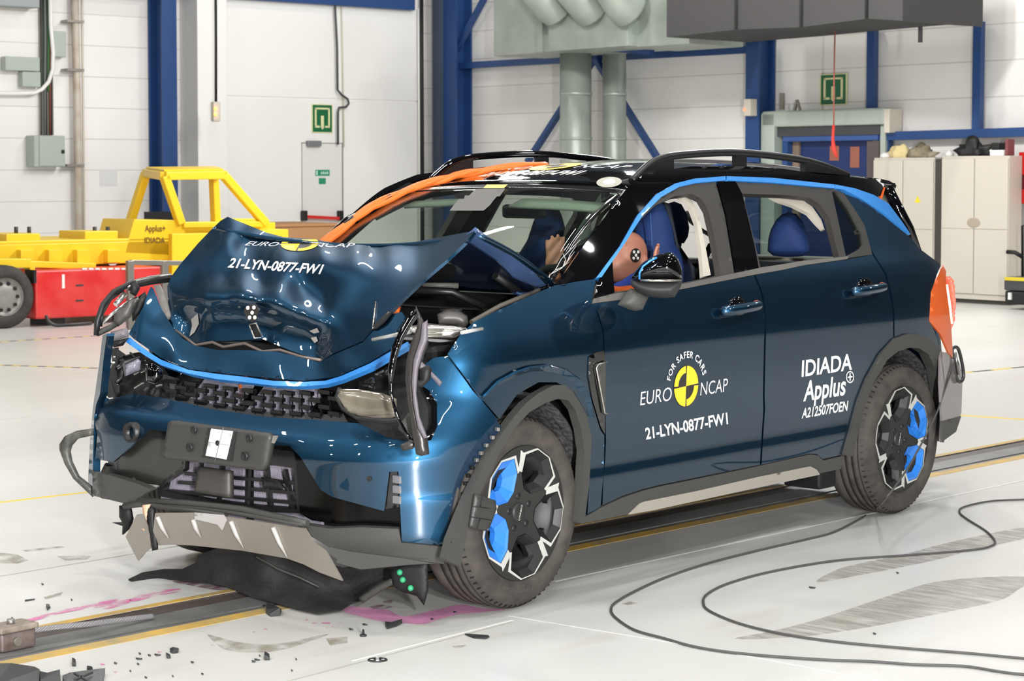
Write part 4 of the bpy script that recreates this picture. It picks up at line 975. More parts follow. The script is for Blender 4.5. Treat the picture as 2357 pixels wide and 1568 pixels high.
ws_patch('windscreen_border', .965, 1, 0, 1, M_frit, .002, 2, parent=wsg); ws_patch('windscreen_border', -1, -.965, 0, 1, M_frit, .002, 2, parent=wsg); ws_patch('windscreen_border', -1, 1, 0, .10, M_frit, .002, parent=wsg)
# A-pillar on the far side
obj('far_pillar', MB().tube([ws(-1.015, 0), ws(-1.015, .5), ws(-1.02, 1)], .035, 10), M_gloss, car)
# stickers on the glass
def S_ws(px, py):
    px = np.asarray(px, float); py = np.asarray(py, float); n = np.cross(np.array(ws(1, 1))-np.array(ws(0, .5)), np.array(ws(0, 1))-np.array(ws(0, .5))); return S_plane(np.array(ws(0, .86, .004)), n)(px, py)
flat_px('yellow_sticker', [[(1120, 425), (1168, 425), (1160, 433), (1113, 433)]], S_ws, M_ydec, wsg, .004)
flat_px('grey_screen_patch', [[(1095, 435), (1163, 434), (1150, 452), (1144, 452), (1137, 460), (1128, 472), (1113, 485), (1035, 485), (1046, 470), (1056, 458), (1068, 458), (1070, 450), (1080, 450)]], S_ws, mat('perforated_grey', (78, 77, 74), .6, noise=(300, 1, (100, 98, 94))), wsg, .003)
# cracks at the lower corner of the glass
rc = random.Random(4); M_crack = mat('glass_crack', (225, 228, 222), .4)
def cracks(px, py): 
    P = S_plane(np.array(ws(.9, .25, .003)), np.cross(np.array(ws(1, .4))-np.array(ws(.7, .1)), np.array(ws(.7, .4))-np.array(ws(.7, .1))))(np.array([px], float), np.array([py], float))[0]; return tuple(P)
for pl in ([(1262, 655), (1265, 634), (1278, 622), (1296, 614), (1310, 603)], [(1278, 622), (1292, 596), (1316, 572), (1336, 552)], [(1270, 630), (1292, 618), (1306, 602), (1322, 580)], [(1296, 614), (1302, 598), (1296, 584)], [(1265, 634), (1260, 645), (1266, 655)], [(1306, 602), (1312, 586), (1326, 566)]):
    obj('glass_crack', MB().tube([cracks(*p) for p in pl], [.0011, .0011, .0009, .0007, .0005][:len(pl)], 5), M_crack, wsg)
# roof rails
def rail_bar(sgn):
    top = [(1454, 418), (1490, 383), (1520, 366), (1567, 357), (1668, 351), (1745, 355), (1835, 366), (1894, 381), (1950, 403)]
    pts = [at(x, y, y=.57) for x, y in top]; pts = [Vector((p.x, p.y*sgn, p.z)) for p in pts]
    o = obj('roof_rail', MB().tube(spline([tuple(p) for p in pts], 6), .017, 10), M_plas if sgn > 0 else M_gloss, car)
    for a, b in (((1458, 417), (1545, 372)), ((1848, 372), (1946, 404))):
        mb = MB(); rows = []
        xs_ = np.linspace(a[0], b[0], 8); tx = [q[0] for q in top]; ty = [q[1] for q in top]
        loop = [at(x, np.interp(x, tx, ty), y=.57) for x in xs_]
        lo = [Vector((p.x, p.y, min(p.z-.005, roof_pt(p.x, .56).z))) for p in loop]
        L = [Vector((p.x, (p.y-.015)*sgn, p.z)) for p in loop+lo[::-1]]
        obj('rail_foot', MB().prism(L, (0, .03*sgn, 0)), M_plas, o)
    p = at(1702, 352, y=.57); z = roof_pt(p.x, .56).z-.005; obj('rail_foot', MB().box((p.x-.04, p.y*sgn-.012, z), (p.x+.04, p.y*sgn+.012, p.z)), M_plas, o)
rail_bar(1); rail_bar(-1)
# round target on the roof front corner
t_ = roof_pt(-1.12, .50)
tg = obj('roof_target', MB().lathe([(.002, .001), (.002, .052)], at(1402, 420, y=.52), (.35, .2, .9), 28), mat('target_grey', (170, 168, 156), .6), car)
obj('target_dot', MB().lathe([(.003, .001), (.003, .026)], at(1402, 420, y=.52), (.35, .2, .9), 24), M_decal, tg)
# orange cable bundle along the far pillar, taped down
cp = [ws(-1.0, .0, .014), ws(-.99, .3, .014), ws(-.985, .6, .014), ws(-.97, .88, .014), roof_pt(-1.09, -.53)+Vector((0, 0, .016)), roof_pt(-1.2, -.50)+Vector((0, 0, .014)), roof_pt(-1.38, -.44)+Vector((0, 0, .010)), roof_pt(-1.62, -.36)+Vector((0, 0, .0))]
cps = [Vector(p) for p in spline([tuple(p) for p in cp], 8)]
bun = obj('cable_bundle', MB().tube(cps, [.008]*40+[.0065]*(len(cps)-40), 8), M_ocab, car)
for k, (dy, dz) in enumerate(((.009, .002), (.003, .007), (-.007, .004), (.013, -.002), (-.002, -.004))):
    obj('cable', MB().tube([p+Vector((0, dy+.004*math.sin(i*.5+k), dz+.004*math.cos(i*.6+k))) for i, p in enumerate(cps)], .0125, 6), M_ocab, bun)
M_bandm = mat('black_tape', (26, 26, 26), .3)
for i0 in (4, 13, 21, 29):
    obj('tape_band', MB().tube([cps[i0-1], cps[i0], cps[i0+1]], .0185, 10), M_bandm, bun)
# ================================================================== FRONT END
bumper = [(227, 905), (252, 919), (308, 907), (375, 916), (487, 942), (615, 960), (730, 967), (827, 975), (889, 1006), (935, 1016), (965, 1020), (993, 1013), (1006, 983), (1006, 929), (988, 899), (968, 886), (968, 847), (998, 824), (1019, 821), (1032, 820), (1088, 900), (1112, 926), (1146, 967), (1120, 992), (1098, 1019), (1080, 1045), (1065, 1072), (1052, 1102), (1042, 1135), (1034, 1170), (1029, 1205), (1024, 1257), (925, 1247), (921, 1170), (917, 1085), (896, 1087), (890, 1130), (884, 1177), (764, 1144), (738, 1128), (700, 1066), (691, 1052), (666, 1026), (625, 1024), (500, 1008), (385, 993), (342, 988), (300, 1030), (260, 1064), (219, 1057), (224, 1000), (216, 962), (221, 930)]
BLX = S_bump
bp_ = panel('front_bumper', bumper, BLX, M_paint, car, step=8, th=.012)
panel('bumper_end', [(230, 908), (221, 932), (217, 962), (214, 1060), (213, 1141), (203, 1135), (203, 1100), (207, 1010), (215, 930), (228, 840), (236, 772), (246, 768), (238, 830)], S_plane(at(214, 1000, x=.585), (.9, -.43, 0)), M_paint, car, step=8, th=.03)
# side flange of the bumper towards the wheel, with clips
fl = [(1146, 967), (1160, 985), (1136, 1034), (1100, 1105), (1080, 1146), (1058, 1200), (1044, 1240), (1034, 1298), (1021, 1297), (1023, 1258), (1024, 1255), (1029, 1205), (1034, 1170), (1042, 1135), (1052, 1102), (1065, 1072), (1080, 1045), (1098, 1019), (1120, 992)]
panel('bumper_flange', fl, BLX, mat('dark_blue_flange', (30, 52, 74), .4, metal=.5), car, step=6, lift=-.012)
for (x, y) in ((1140, 985), (1128, 1004), (1114, 1022), (1102, 1040), (1092, 1056), (1082, 1074), (1073, 1092), (1066, 1110), (1058, 1134), (1052, 1158), (1044, 1190), (1040, 1215), (1034, 1245)):
    c = BLX(np.array([x+5.]), np.array([y+3.]))[0]; obj('clip', MB().box(tuple(c-.007), tuple(c+.007)), M_chrome if y < 1060 else M_plas, car, bevel=.002)
# lower lip and black lower areas
lipL = [(666, 1192), (702, 1207), (760, 1216), (830, 1213), (918, 1217), (924, 1249), (933, 1249), (1023, 1258), (1021, 1297), (980, 1291), (934, 1285), (880, 1278), (830, 1272), (760, 1258), (720, 1235)]
panel('lower_lip', lipL, BLX, M_clad, car, step=9, lift=.006, th=.03)
lipR = [(214, 1088), (232, 1090), (260, 1095), (319, 1113), (352, 1127), (334, 1137), (318, 1156), (296, 1160), (255, 1150), (213, 1141)]
panel('lower_lip', lipR, BLX, M_clad, car, step=9, lift=.006, th=.03)
panel('lower_flap', [(756, 1262), (830, 1273), (934, 1287), (1000, 1297), (940, 1300), (830, 1311), (775, 1296)], S_plane(at(880, 1290, x=.56), (1, .3, .5)), M_clad, car, step=9, th=.006)
# gloss black intake sides
blkL = [(655, 1005), (705, 1035), (720, 1050), (755, 1110), (780, 1125), (890, 1150), (917, 1178), (918, 1216), (830, 1212), (760, 1214), (700, 1205), (672, 1190), (668, 1150), (664, 1090)]
panel('intake_side', blkL, BLX, mat('intake_black', (7, 7, 7), .15, spec=.25), car, step=10, lift=-.045)
panel('bumper_blade_edge', [(884, 1177), (891, 1130), (897, 1086), (917, 1083), (920, 1172)], BLX, M_plas, car, step=8, lift=-.03)
for y in (1105, 1128, 1152): 
    c = BLX(np.array([907.]), np.array([float(y)]))[0]-np.array([.02, 0, 0]); obj('clip', MB().box(tuple(c-np.array([.01, .02, .014])), tuple(c+np.array([.01, .02, .014]))), mat('clip_grey', (120, 120, 124), .5), car, bevel=.003)
blkR = [(335, 965), (385, 975), (408, 1000), (402, 1085), (352, 1125), (300, 1118), (250, 1106), (222, 1098), (222, 1040), (245, 1042), (290, 1008)]
panel('intake_side', blkR, BLX, mat('grey_black_inner', (40, 39, 37), .35, coat=.3), car, step=10, lift=-.05)
panel('inner_blade', [(222, 966), (246, 972), (272, 990), (262, 1060), (222, 1055), (232, 1010)], BLX, M_paint, car, step=8, lift=-.015)
ir = BLX(np.array([306.]), np.array([995.]))[0]; obj('fog_eye', MB().lathe([(0, .02), (.02, .03), (.02, .04), (-.02, .04)], ir, (1, 0, 0), 18), M_plas, car)
# dark core behind the bumper openings and the engine bay
M_core = mat('engine_bay_black', (12, 12, 13), .6)
obj('bumper_core', MB().box((.02, -.72, .24), (.36, .72, .70)), M_core, car, bevel=.02)
obj('engine_block', MB().box((-.38, -.60, .30), (.26, .60, .93)), M_core, car, bevel=.03)
obj('firewall', MB().box((-.46, -.74, .25), (-.40, .74, 1.12)), M_core, car)
# radiators behind grilles
mb = MB()
for a, b in ((-.42, -.16), (-.07, .22)): mb.prism([(.535, a, .655), (.535, b, .655), (.385, b, .795), (.385, a, .795)], (-.02, 0, -.02))
rad = obj('radiator', mb, M_rad, car)
obj('condenser', MB().box((.535, -.50, .30), (.55, -.02, .56)).box((.535, .04, .30), (.55, .40, .56)), M_rad, car)
# lower grille: frame, bars
def fpt(px, py, back): return Vector(BLX(np.array([float(px)]), np.array([float(py)]))[0]-np.array([back, 0, 0]))
lg_frame = [(385, 1000), (625, 1030), (664, 1034), (668, 1090), (672, 1190), (560, 1184), (450, 1170), (340, 1148), (345, 1118), (395, 1080), (395, 1030)]
lg_hole = [(400, 1058), (500, 1070), (620, 1080), (655, 1086), (662, 1180), (560, 1172), (450, 1158), (352, 1136), (356, 1118), (398, 1092)]
panel('lower_grille_frame', lg_frame, BLX, M_plas, car, [lg_hole], step=10, lift=-.05, th=.03)
for (a, b) in (((395, 1095), (662, 1118)), ((380, 1115), (664, 1142)), ((360, 1135), (668, 1165))):
    obj('grille_bar', MB().bar(fpt(*a, .07), fpt(*b, .07), .016, .012), M_plas, car)
for (a, b) in (((430, 1066), (424, 1150)), ((480, 1070), (470, 1160)), ((540, 1078), (535, 1168)), ((580, 1080), (590, 1175)), ((622, 1086), (640, 1178))):
    obj('grille_bar', MB().bar(fpt(*a, .075), fpt(*b, .075), .011, .016), M_plas, car)
pillow('sensor_plate', [(462, 1074), (532, 1084), (533, 1146), (452, 1132)], fpt(495, 1110, .03), (1, 0, .1), .008, mat('sensor_grey', (66, 64, 60), .5), car, step=9, edge=.012)
bk = [(604, 1098), (640, 1104), (658, 1128), (608, 1122)]
pillow('tow_bracket', bk, fpt(630, 1112, .05), (1, 0, 0), .004, M_plas, car, step=8, edge=.006)
pillow('white_foam_part', [(340, 1098), (360, 1086), (386, 1090), (392, 1112), (362, 1122), (344, 1116)], fpt(366, 1104, .10), (1, 0, 0), .01, mat('foam_white', (206, 204, 210), .6), car, step=8, edge=.01)
# plate carrier with its white target
pc = [(385, 1056), (381, 1045), (394, 972), (402, 968), (618, 997), (628, 1003), (616, 1070), (607, 1084), (595, 1082), (400, 1056)]
pp0 = at(505, 1025, x=.700)
pl = pillow('plate_carrier', pc, pp0, (1, -.06, .05), .004, mat('plate_black', (58, 58, 57), .5), car, step=10, R0=10, edge=.014)
pn = np.array((1, -.06, .05)); pn = pn/np.linalg.norm(pn)
def plq(name, poly, off, m, th=.003):
    return panel(name, poly, S_plane(np.array(pp0)+pn*off, pn), m, pl, step=10, th=th)
plq('plate_centre', [(478, 985), (545, 994), (534, 1062), (464, 1052)], .0205, mat('plate_mid', (34, 34, 34), .5))
plq('target_card', [(486, 987), (535, 993), (520, 1058), (473, 1049)], .024, M_decal)
tc_ = S_plane(np.array(pp0)+pn*.0255, pn)
obj('target_cross', MB().tube([tuple(tc_(np.array([x]), np.array([y]))[0]) for x, y in ((514., 985.), (494., 1064.))], .0012, 5), mat('cross_grey', (120, 120, 118), .5), pl)
obj('target_cross', MB().tube([tuple(tc_(np.array([x]), np.array([y]))[0]) for x, y in ((478., 1018.), (527., 1025.))], .0008, 5), mat('cross_grey', (120, 120, 118), .5), pl)
for x, y, r in ((501, 1020, .010), (446, 990, .014), (573, 1009, .014), (436, 1030, .016), (563, 1050, .016)):
    c = tc_(np.array([float(x)]), np.array([float(y)]))[0]; obj('bolt' if r < .012 else 'screw_hole', MB().lathe([(-.003, r), (.003, r), (.003, r*.6), (-.001, r*.5), (-.001, .001)], c, pn, 16), M_plas, pl)
plq('silver_clip', [(628, 1003), (640, 1003), (632, 1021), (624, 1020)], .012, M_chrome)
# upper grille: honeycomb of short dark bars over the radiator
gr_poly = [(378, 872), (400, 866), (470, 878), (560, 890), (640, 896), (720, 896), (790, 888), (784, 930), (790, 960), (730, 965), (615, 957), (487, 939), (380, 915)]
def S_gr(px, py): 
    v = rays(px, py); z0, x0 = .66, .585; z1, x1 = .80, .43; n = np.array([z1-z0, 0, x0-x1]); p0 = np.array([x0, 0, z0]); t = ((p0-CP)@n)/(v@n); return CP+v*t[..., None]
gg = thing_part = bpy.data.objects.new('upper_grille', bpy.data.meshes.new('upper_grille'))
mbg = MB()
rows_ = 4
for r_ in range(rows_):
    for c_ in range(11):
        f = (r_+.5)/rows_; px = 398+c_*44+(22 if r_ % 2 else 0)
        if px > 786: continue
        yt = np.interp(px, [378, 470, 560, 640, 720, 790], [870, 880, 891, 897, 897, 890]); yb = np.interp(px, [378, 487, 615, 730, 790], [914, 938, 956, 964, 960])
        py = yt+(yb-yt)*f
        a, b = [Vector(S_gr(np.array([x]), np.array([py+dy]))[0]) for x, dy in ((px-13., -1.6), (px+13., 1.6))]
        mbg.bar(a, b, .020, .015)
        for sx in (-1, 1):
            q = Vector(S_gr(np.array([px+sx*13.]), np.array([py+sx*1.6]))[0]); py2 = yt+(yb-yt)*min(1, f+1/rows_)
            w = Vector(S_gr(np.array([px+sx*9.]), np.array([py2]))[0]); mbg.bar(q, w, .005, .006)
COL.objects.unlink(gg) if gg.name in COL.objects else None
bpy.data.objects.remove(gg)
ug = obj('upper_grille', mbg, mat('grille_gloss', (8, 8, 9), .3, coat=.25), car)
panel('grille_surround', [(340, 906), (378, 872), (400, 905), (487, 930), (615, 948), (730, 955), (790, 952), (800, 972), (730, 968), (615, 961), (487, 943), (375, 917)], S_gr, M_plas, car, step=9, th=.02)
panel('grille_end', [(368, 915), (376, 862), (412, 872), (402, 918)], S_gr, mat('grille_end_grey', (60, 58, 54), .5), car, step=9, th=.02)
obj('orange_cable', MB().tube([at(552, 885, x=.41), at(556, 905, x=.41), at(561, 925, x=.41)], .006, 6), M_ocab, car)
# ------------------------------------------------------------------ bonnet
hood_ctl = [(524, 499, -.02), (487, 528, .02), (457, 559, .09), (411, 613, .20), (395, 636, .24), (385, 659, .27), (388, 722, .33), (400, 755, .36), (434, 782, .36),
    (615, 536, -.04), (560, 530, .02), (520, 560, .12), (480, 600, .19), (440, 650, .26), (653, 546, -.03), (717, 550, -.05), (764, 558, -.02), (858, 566, .0), (955, 557, .0), (1093, 531, .08), (1010, 560, .05),
    (560, 562, .07), (650, 575, .10), (740, 575, .11), (820, 580, .11), (900, 590, .12), (960, 600, .13), (1027, 599, .19),
    (540, 596, .17), (640, 606, .185), (740, 606, .19), (830, 612, .20), (900, 640, .24), (930, 686, .33), (981, 638, .25),
    (520, 640, .25), (600, 650, .245), (690, 655, .225), (760, 650, .24), (830, 670, .28), (860, 720, .37), (858, 758, .42),
    (745, 700, .28), (700, 690, .29), (640, 672, .325), (560, 664, .335), (480, 666, .335), (770, 700, .31), (755, 760, .36), (760, 810, .41), (790, 740, .35), (800, 795, .42), (835, 785, .43), (748, 800, .385)]
for x_ in (432, 470, 510, 550, 590, 630, 670, 705, 735):
    yr = np.interp(x_, [430, 480, 540, 600, 660, 710, 740], [690, 690, 688, 695, 711, 727, 742]); yb = np.interp(x_, [430, 446, 485, 564, 604, 666, 735], [782, 790, 786, 783, 780, 806, 829])
    xr = .372-.03*max(0, (460-x_)/30); e = .5+.5*math.cos((x_-585)/150*math.pi)
    hood_ctl += [(x_, yr, xr), (x_, yr+(yb-yr)*.25, xr-.022-.012*e), (x_, yr+(yb-yr)*.6, xr-.030-.014*e), (x_, yb, xr-.012+.03*max(0, (x_-640)/95))]
S_hood = S_x(hood_ctl, 0, 2e-2)
hood_poly = [(395, 636), (411, 613), (457, 559), (487, 528), (508, 508), (524, 499), (543, 507), (615, 536), (653, 546), (717, 550), (764, 558), (858, 566), (873, 570), (955, 557), (1093, 531), (1078, 551), (1027, 599), (981, 638), (930, 686), (899, 719), (858, 758), (835, 785), (800, 800), (765, 815), (745, 828), (730, 829), (666, 806), (604, 780), (564, 783), (485, 786), (446, 790), (434, 782), (400, 755), (388, 722), (385, 659)]
hood = panel('bonnet', hood_poly, S_hood, M_paint, car, step=6, th=.012)
nose_ctl = [(347, 660, .32), (330, 706, .40), (296, 769, .47), (309, 781, .475), (372, 712, .36), (403, 760, .41), (372, 825, .485), (436, 850, .50), (446, 795, .42), (500, 806, .435), (560, 806, .44), (640, 810, .44), (735, 834, .45), (500, 835, .475), (564, 865, .505), (640, 845, .485), (700, 877, .505), (776, 867, .505), (853, 832, .50), (800, 803, .445), (860, 762, .425), (925, 718, .38), (911, 762, .43), (905, 800, .485), (780, 845, .49), (340, 760, .445), (400, 810, .47)]
S_nose = S_x(nose_ctl, 0, 1e-4)
nose_poly = [(347, 660), (353, 664), (372, 712), (391, 742), (403, 760), (420, 779), (446, 795), (500, 806), (560, 806), (640, 810), (735, 834), (765, 818), (800, 803), (835, 788), (860, 762), (899, 724), (925, 718), (932, 731), (926, 741), (911, 762), (905, 800), (853, 832), (776, 867), (700, 877), (564, 865), (436, 850), (372, 825), (309, 781), (296, 769), (330, 706), (340, 675)]
nose = panel('bonnet_nose', nose_poly, S_nose, M_paint, car, step=7, th=.012)
str_u = [(300, 778), (343, 811), (372, 829), (436, 853), (500, 862), (564, 869), (630, 878), (700, 881), (751, 878), (789, 866), (853, 838), (940, 788)]
str_l = [(288, 786), (334, 819), (372, 842), (436, 862), (500, 874), (564, 881), (630, 889), (700, 891), (751, 887), (789, 877), (853, 850), (941, 798)]
panel('bonnet_trim', band(str_u, str_l), S_nose, M_strip, car, step=6, th=.02, lift=.004)
obj('bonnet_gap_edge', MB().tube([tuple(p) for p in S_nose(*np.array([(400, 763), (446, 797), (485, 790), (510, 801), (560, 793), (600, 812), (640, 808), (690, 824), (735, 832)], float).T)+np.array([-.01, 0, .003])], .006, 6), mat('bare_metal_edge', (130, 118, 112), .4, metal=.6), car)
obj('bonnet_cavity', MB().box((.10, -.60, .78), (.33, .45, .93)), M_core, car)
panel('bonnet_tear', [(859, 760), (861, 752), (896, 718), (905, 719), (886, 742), (868, 758)], S_hood, M_core, hood, step=6, lift=.006, th=.006)
obj('torn_edge', MB().tube([tuple(p) for p in S_hood(*np.array([(866, 695), (862, 725), (859, 757), (897, 719)], float).T)+np.array([.006, .004, 0])], .0035, 6), M_chrome, hood)
# grey seal strip at the far end of the bonnet
panel('bonnet_seal', [(353, 657), (366, 655), (382, 690), (392, 728), (386, 736), (372, 712)], S_x([(353, 657, .30), (366, 655, .30), (392, 728, .34), (372, 712, .345)]), mat('seal_grey', (112, 108, 104), .6), car, step=8)
# bent rear half of the bonnet, seen from below
n_under = np.array([-.467, 0, 1.0]); p_under = np.array([.08, .7, 1.35])
rows = []
for u in np.linspace(0, 1, 12):
    rows.append([(.06-.46*u-.05*math.cos(v*1.5)*(1-u), .73*v*(1-.0*u), 1.375-.215*u-.055*(1-v*v)*(1-u)+.02*math.sin(math.pi*u)) for v in np.linspace(-1, 1, 21)])
obj('bonnet_rear_half', MB().grid(rows), M_paint, car, solid=.015)
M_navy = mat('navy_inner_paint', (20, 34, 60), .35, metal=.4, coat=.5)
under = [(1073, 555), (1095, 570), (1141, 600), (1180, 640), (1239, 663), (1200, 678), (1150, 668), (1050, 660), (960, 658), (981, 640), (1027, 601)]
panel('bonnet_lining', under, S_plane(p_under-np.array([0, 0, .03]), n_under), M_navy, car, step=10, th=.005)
panel('bonnet_pad', [(985, 640), (1020, 602), (1040, 610), (1048, 625), (1040, 640), (1010, 648)], S_plane(p_under-np.array([0, 0, .036]), n_under), M_core, car, step=8, th=.005)
panel('bonnet_flange', [(1098, 532), (1266, 654), (1239, 663), (1180, 640), (1141, 600), (1095, 570), (1073, 553)], S_x([(1098, 532, .08), (1266, 654, -.37), (1239, 663, -.34), (1180, 640, -.20), (1141, 600, -.10), (1095, 570, .03), (1073, 553, .09)]), mat('flange_lit_blue_grey', (62, 84, 122), .45, metal=.3, coat=.4), car, step=8, th=.02)  # paler than the lining: light falling on the flange is put into its colour
hp = S_plane(p_under-np.array([0, 0, .06]), n_under)
hinge = pillow('bonnet_hinge', [(1133, 612), (1152, 622), (1196, 672), (1226, 672), (1200, 684), (1180, 676), (1150, 648), (1128, 642)], np.array(at(1165, 645, y=.62)), (.6, .8, 0), .006, mat('hinge_blue', (40, 66, 104), .4, metal=.5), car, step=7)
obj('hinge_strut', MB().tube([at(1140, 634, y=.64), at(1200, 677, y=.64)], .016, 10), M_core, car)
# cowl and pieces inside the engine bay
obj('cowl_panel', MB().box((-.42, -.70, 1.00), (-.26, .70, 1.06)), M_plas, car, bevel=.01)
obj('wiper_arm', MB().tube([at(972, 657, x=-.1), at(1055, 658, x=-.2)], .012, 6), mat('wiper_grey', (90, 90, 84), .5), car)
obj('bay_brace', MB().tube([at(958, 668, x=.05), at(1040, 672, x=-.05), at(1115, 706, x=-.15)], .015, 6), M_plas, car)
obj('bay_cover', MB().box((-.25, .05, .86), (.20, .62, .97)), M_plas, car, bevel=.03)
obj('bay_edge', MB().tube([at(1085, 742, y=.70), at(1150, 705, y=.70), at(1240, 668, y=.70)], .010, 6), mat('edge_grey', (110, 104, 96), .6), car)
obj('orange_lead', MB().tube([at(914, 706, x=.3), at(908, 722, x=.33)], .016, 8), M_ocab, car)
# left lamp wreckage
wreck0 = at(1000, 760, y=.66)
def wp(name, poly, p0, n, m, bulge=.004, edge=.005, step=7): return pillow(name, poly, p0, n, bulge, m, car, step=step, edge=edge)
wl = wp('lamp_reflector', [(985, 745), (1060, 752), (1074, 756), (1066, 768), (1044, 779), (1000, 778), (985, 772), (960, 770), (930, 762), (935, 752)], at(1000, 762, y=.72), (.6, .7, .35), M_chrome, .012)
for k in range(4): obj('reflector_rib', MB().tube([at(955+k*6, 756+k*6, y=.75), at(1064-k*7, 759+k*5, y=.75)], .004, 6), mat('rib_grey', (160, 158, 150), .4, metal=.5), wl)
wp('lamp_housing', [(1006, 724), (1030, 712), (1060, 718), (1075, 728), (1078, 745), (1070, 756), (1050, 748), (1010, 746)], at(1040, 735, y=.68), (.6, .7, .3), mat('housing_grey', (74, 72, 70), .45), .02)
wp('lamp_housing', [(1012, 712), (1040, 708), (1064, 712), (1060, 722), (1020, 724)], at(1040, 716, y=.66), (.6, .7, .3), M_core, .012)
obj('light_guide', MB().tube([at(858, 782, x=.60), at(945, 764, x=.60)], .007, 8), mat('clear_plastic', (170, 170, 168), .15, coat=1), car)
obj('light_guide', MB().tube([at(1062, 766, y=.93), at(1110, 757, y=.93)], .007, 8), mat('clear_plastic', (170, 170, 168), .15, coat=1), car)
# lamp cluster behind the hanging trim
wp('head_lamp', [(776, 912), (784, 896), (830, 897), (880, 905), (912, 918), (914, 958), (900, 963), (836, 964), (800, 948)], at(845, 930, x=.60), (1, .25, .1), mat('lamp_lens_dirty', (112, 106, 92), .15, coat=1, noise=(9, .8, (82, 78, 70))), .012)
obj('lamp_bezel', MB().tube([at(x, y, x=.62) for x, y in ((782, 894), (774, 914), (790, 942), (822, 962), (880, 970), (915, 968))], .008, 6), M_plas, car)
lampbox = [(800, 868), (905, 815), (985, 830), (1000, 900), (1004, 980), (990, 1010), (935, 1014), (890, 1004), (828, 972), (794, 930)]
panel('lamp_cavity', lampbox, S_bump, M_core, car, step=10, lift=-.07, th=.01)
rw_ = random.Random(11)
for k in range(26):
    x = rw_.uniform(800, 900); y = rw_.uniform(850, 905)
    if y < 905-(x-800)*.62: continue
    a = at(x, y, x=.53); b = at(x+rw_.uniform(-18, 18), y+rw_.uniform(-12, 12), x=.55)
    obj('wreck_shard', MB().bar(a, b, rw_.uniform(.004, .014), .006), rw_.choice([M_plas, M_core, M_gloss, M_clad]), car)
# vent fins at lamp bottom and the side opening
panel('lamp_side_frame', [(968, 886), (988, 899), (1006, 929), (1006, 983), (993, 1013), (965, 1020), (935, 1016), (950, 1004), (980, 998), (993, 975), (992, 935), (978, 908)], S_bump, M_gloss, car, step=7, lift=-.006)
for k in range(5): obj('vent_fin', MB().bar(fpt(875+k*7, 985+k*4.5, .03), fpt(925+k*3, 984+k*6, .03), .006, .004), M_plas, car)
# hanging lamp trim in two pieces
ht0 = at(960, 880, x=.70)
tn = (.80, .55, .1)
trim = wp('hanging_trim', [(958, 706), (975, 740), (984, 770), (986, 790), (964, 850), (958, 900), (966, 960), (984, 1010), (988, 1046), (970, 1050), (958, 1046), (950, 1000), (938, 920), (933, 870), (936, 830), (946, 790), (958, 760), (962, 742)], ht0, tn, mat('trim_grey_black', (46, 44, 43), .35), .012, .006)
wp('trim_back', [(984, 737), (985, 780), (972, 815), (962, 850), (958, 905), (966, 960), (984, 1008), (976, 1010), (962, 985), (952, 930), (948, 880), (952, 830), (968, 780), (972, 745)], at(970, 880, x=.715), tn, mat('trim_lilac_grey', (98, 92, 100), .5), .004, .004)
wp('trim_arm', [(958, 706), (966, 722), (950, 745), (928, 782), (912, 830), (903, 880), (906, 920), (922, 965), (944, 1004), (948, 1020), (930, 1000), (908, 955), (897, 905), (893, 850), (902, 800), (920, 760), (940, 725)], at(915, 880, x=.69), tn, M_gloss, .006, .004)
wp('trim_bracket', [(958, 820), (998, 860), (1018, 880), (1012, 890), (988, 862), (960, 845)], at(990, 855, x=.62), tn, mat('trim_lilac_grey', (98, 92, 100), .5), .004, .004)
wp('trim_bracket', [(956, 870), (968, 878), (966, 850), (985, 840), (994, 850), (990, 875), (972, 892), (956, 893)], at(972, 870, x=.64), tn, M_core, .01, .004)
wp('trim_foot', [(920, 1025), (945, 1012), (960, 1022), (950, 1034), (928, 1038)], at(940, 1025, x=.71), tn, mat('trim_grey_black', (46, 44, 43), .35), .006, .004)
wp('trim_panel', [(916, 985), (940, 950), (960, 960), (968, 1000), (950, 1010), (930, 1000)], at(940, 985, x=.66), tn, M_clad, .006, .004)
# right-hand lamp wreckage, sticking out past the far wing
rp0 = at(300, 700, y=-.86)
def rt(name, pts, r, m, y=-.86): return obj(name, MB().tube([at(a, b, y=y) for a, b in pts], r, 8), m, car)
rt('lamp_frame', [(222, 772), (224, 740), (238, 700), (262, 672), (290, 658), (306, 648)], .012, M_plas)
rt('lamp_frame', [(224, 768), (250, 756), (270, 744)], .013, M_clad)
rt('lamp_frame', [(232, 752), (236, 722), (254, 690), (284, 668)], .006, M_plas)
rt('light_bar', [(266, 702), (288, 676)], .012, M_chrome); rt('light_bar', [(236, 745), (270, 712), (304, 690)], .007, M_chrome)
rt('wing_edge', [(290, 662), (312, 650), (346, 642), (392, 636)], .013, mat('torn_metal', (110, 108, 104), .3, metal=.8)); rt('wing_edge', [(296, 664), (320, 656), (350, 650), (392, 645)], .010, M_core)
def rpz(name, poly, m, y=-.84, bulge=.015): return pillow(name, poly, at(*np.mean(poly, 0), y=y), (.8, .5, .1), bulge, m, car, step=7, edge=.005)
rpz('lamp_part', [(300, 655), (312, 645), (322, 664), (312, 682), (300, 676)], M_core); rpz('lamp_part', [(265, 712), (290, 705), (296, 690), (310, 690), (300, 730), (272, 752), (262, 740)], mat('housing_grey', (74, 72, 70), .45))
rpz('lamp_part', [(300, 690), (316, 682), (322, 690), (305, 725), (298, 720)], mat('torn_metal', (110, 108, 104), .3, metal=.8)); rpz('lamp_part', [(318, 684), (334, 672), (340, 690), (322, 722), (306, 740), (304, 726)], M_core)
rpz('lamp_bracket', [(255, 764), (292, 755), (296, 775), (260, 786)], mat('bracket_lilac', (110, 104, 108), .5), -.80); rpz('lamp_bracket', [(258, 787), (296, 777), (282, 796), (262, 800)], M_core, -.80)
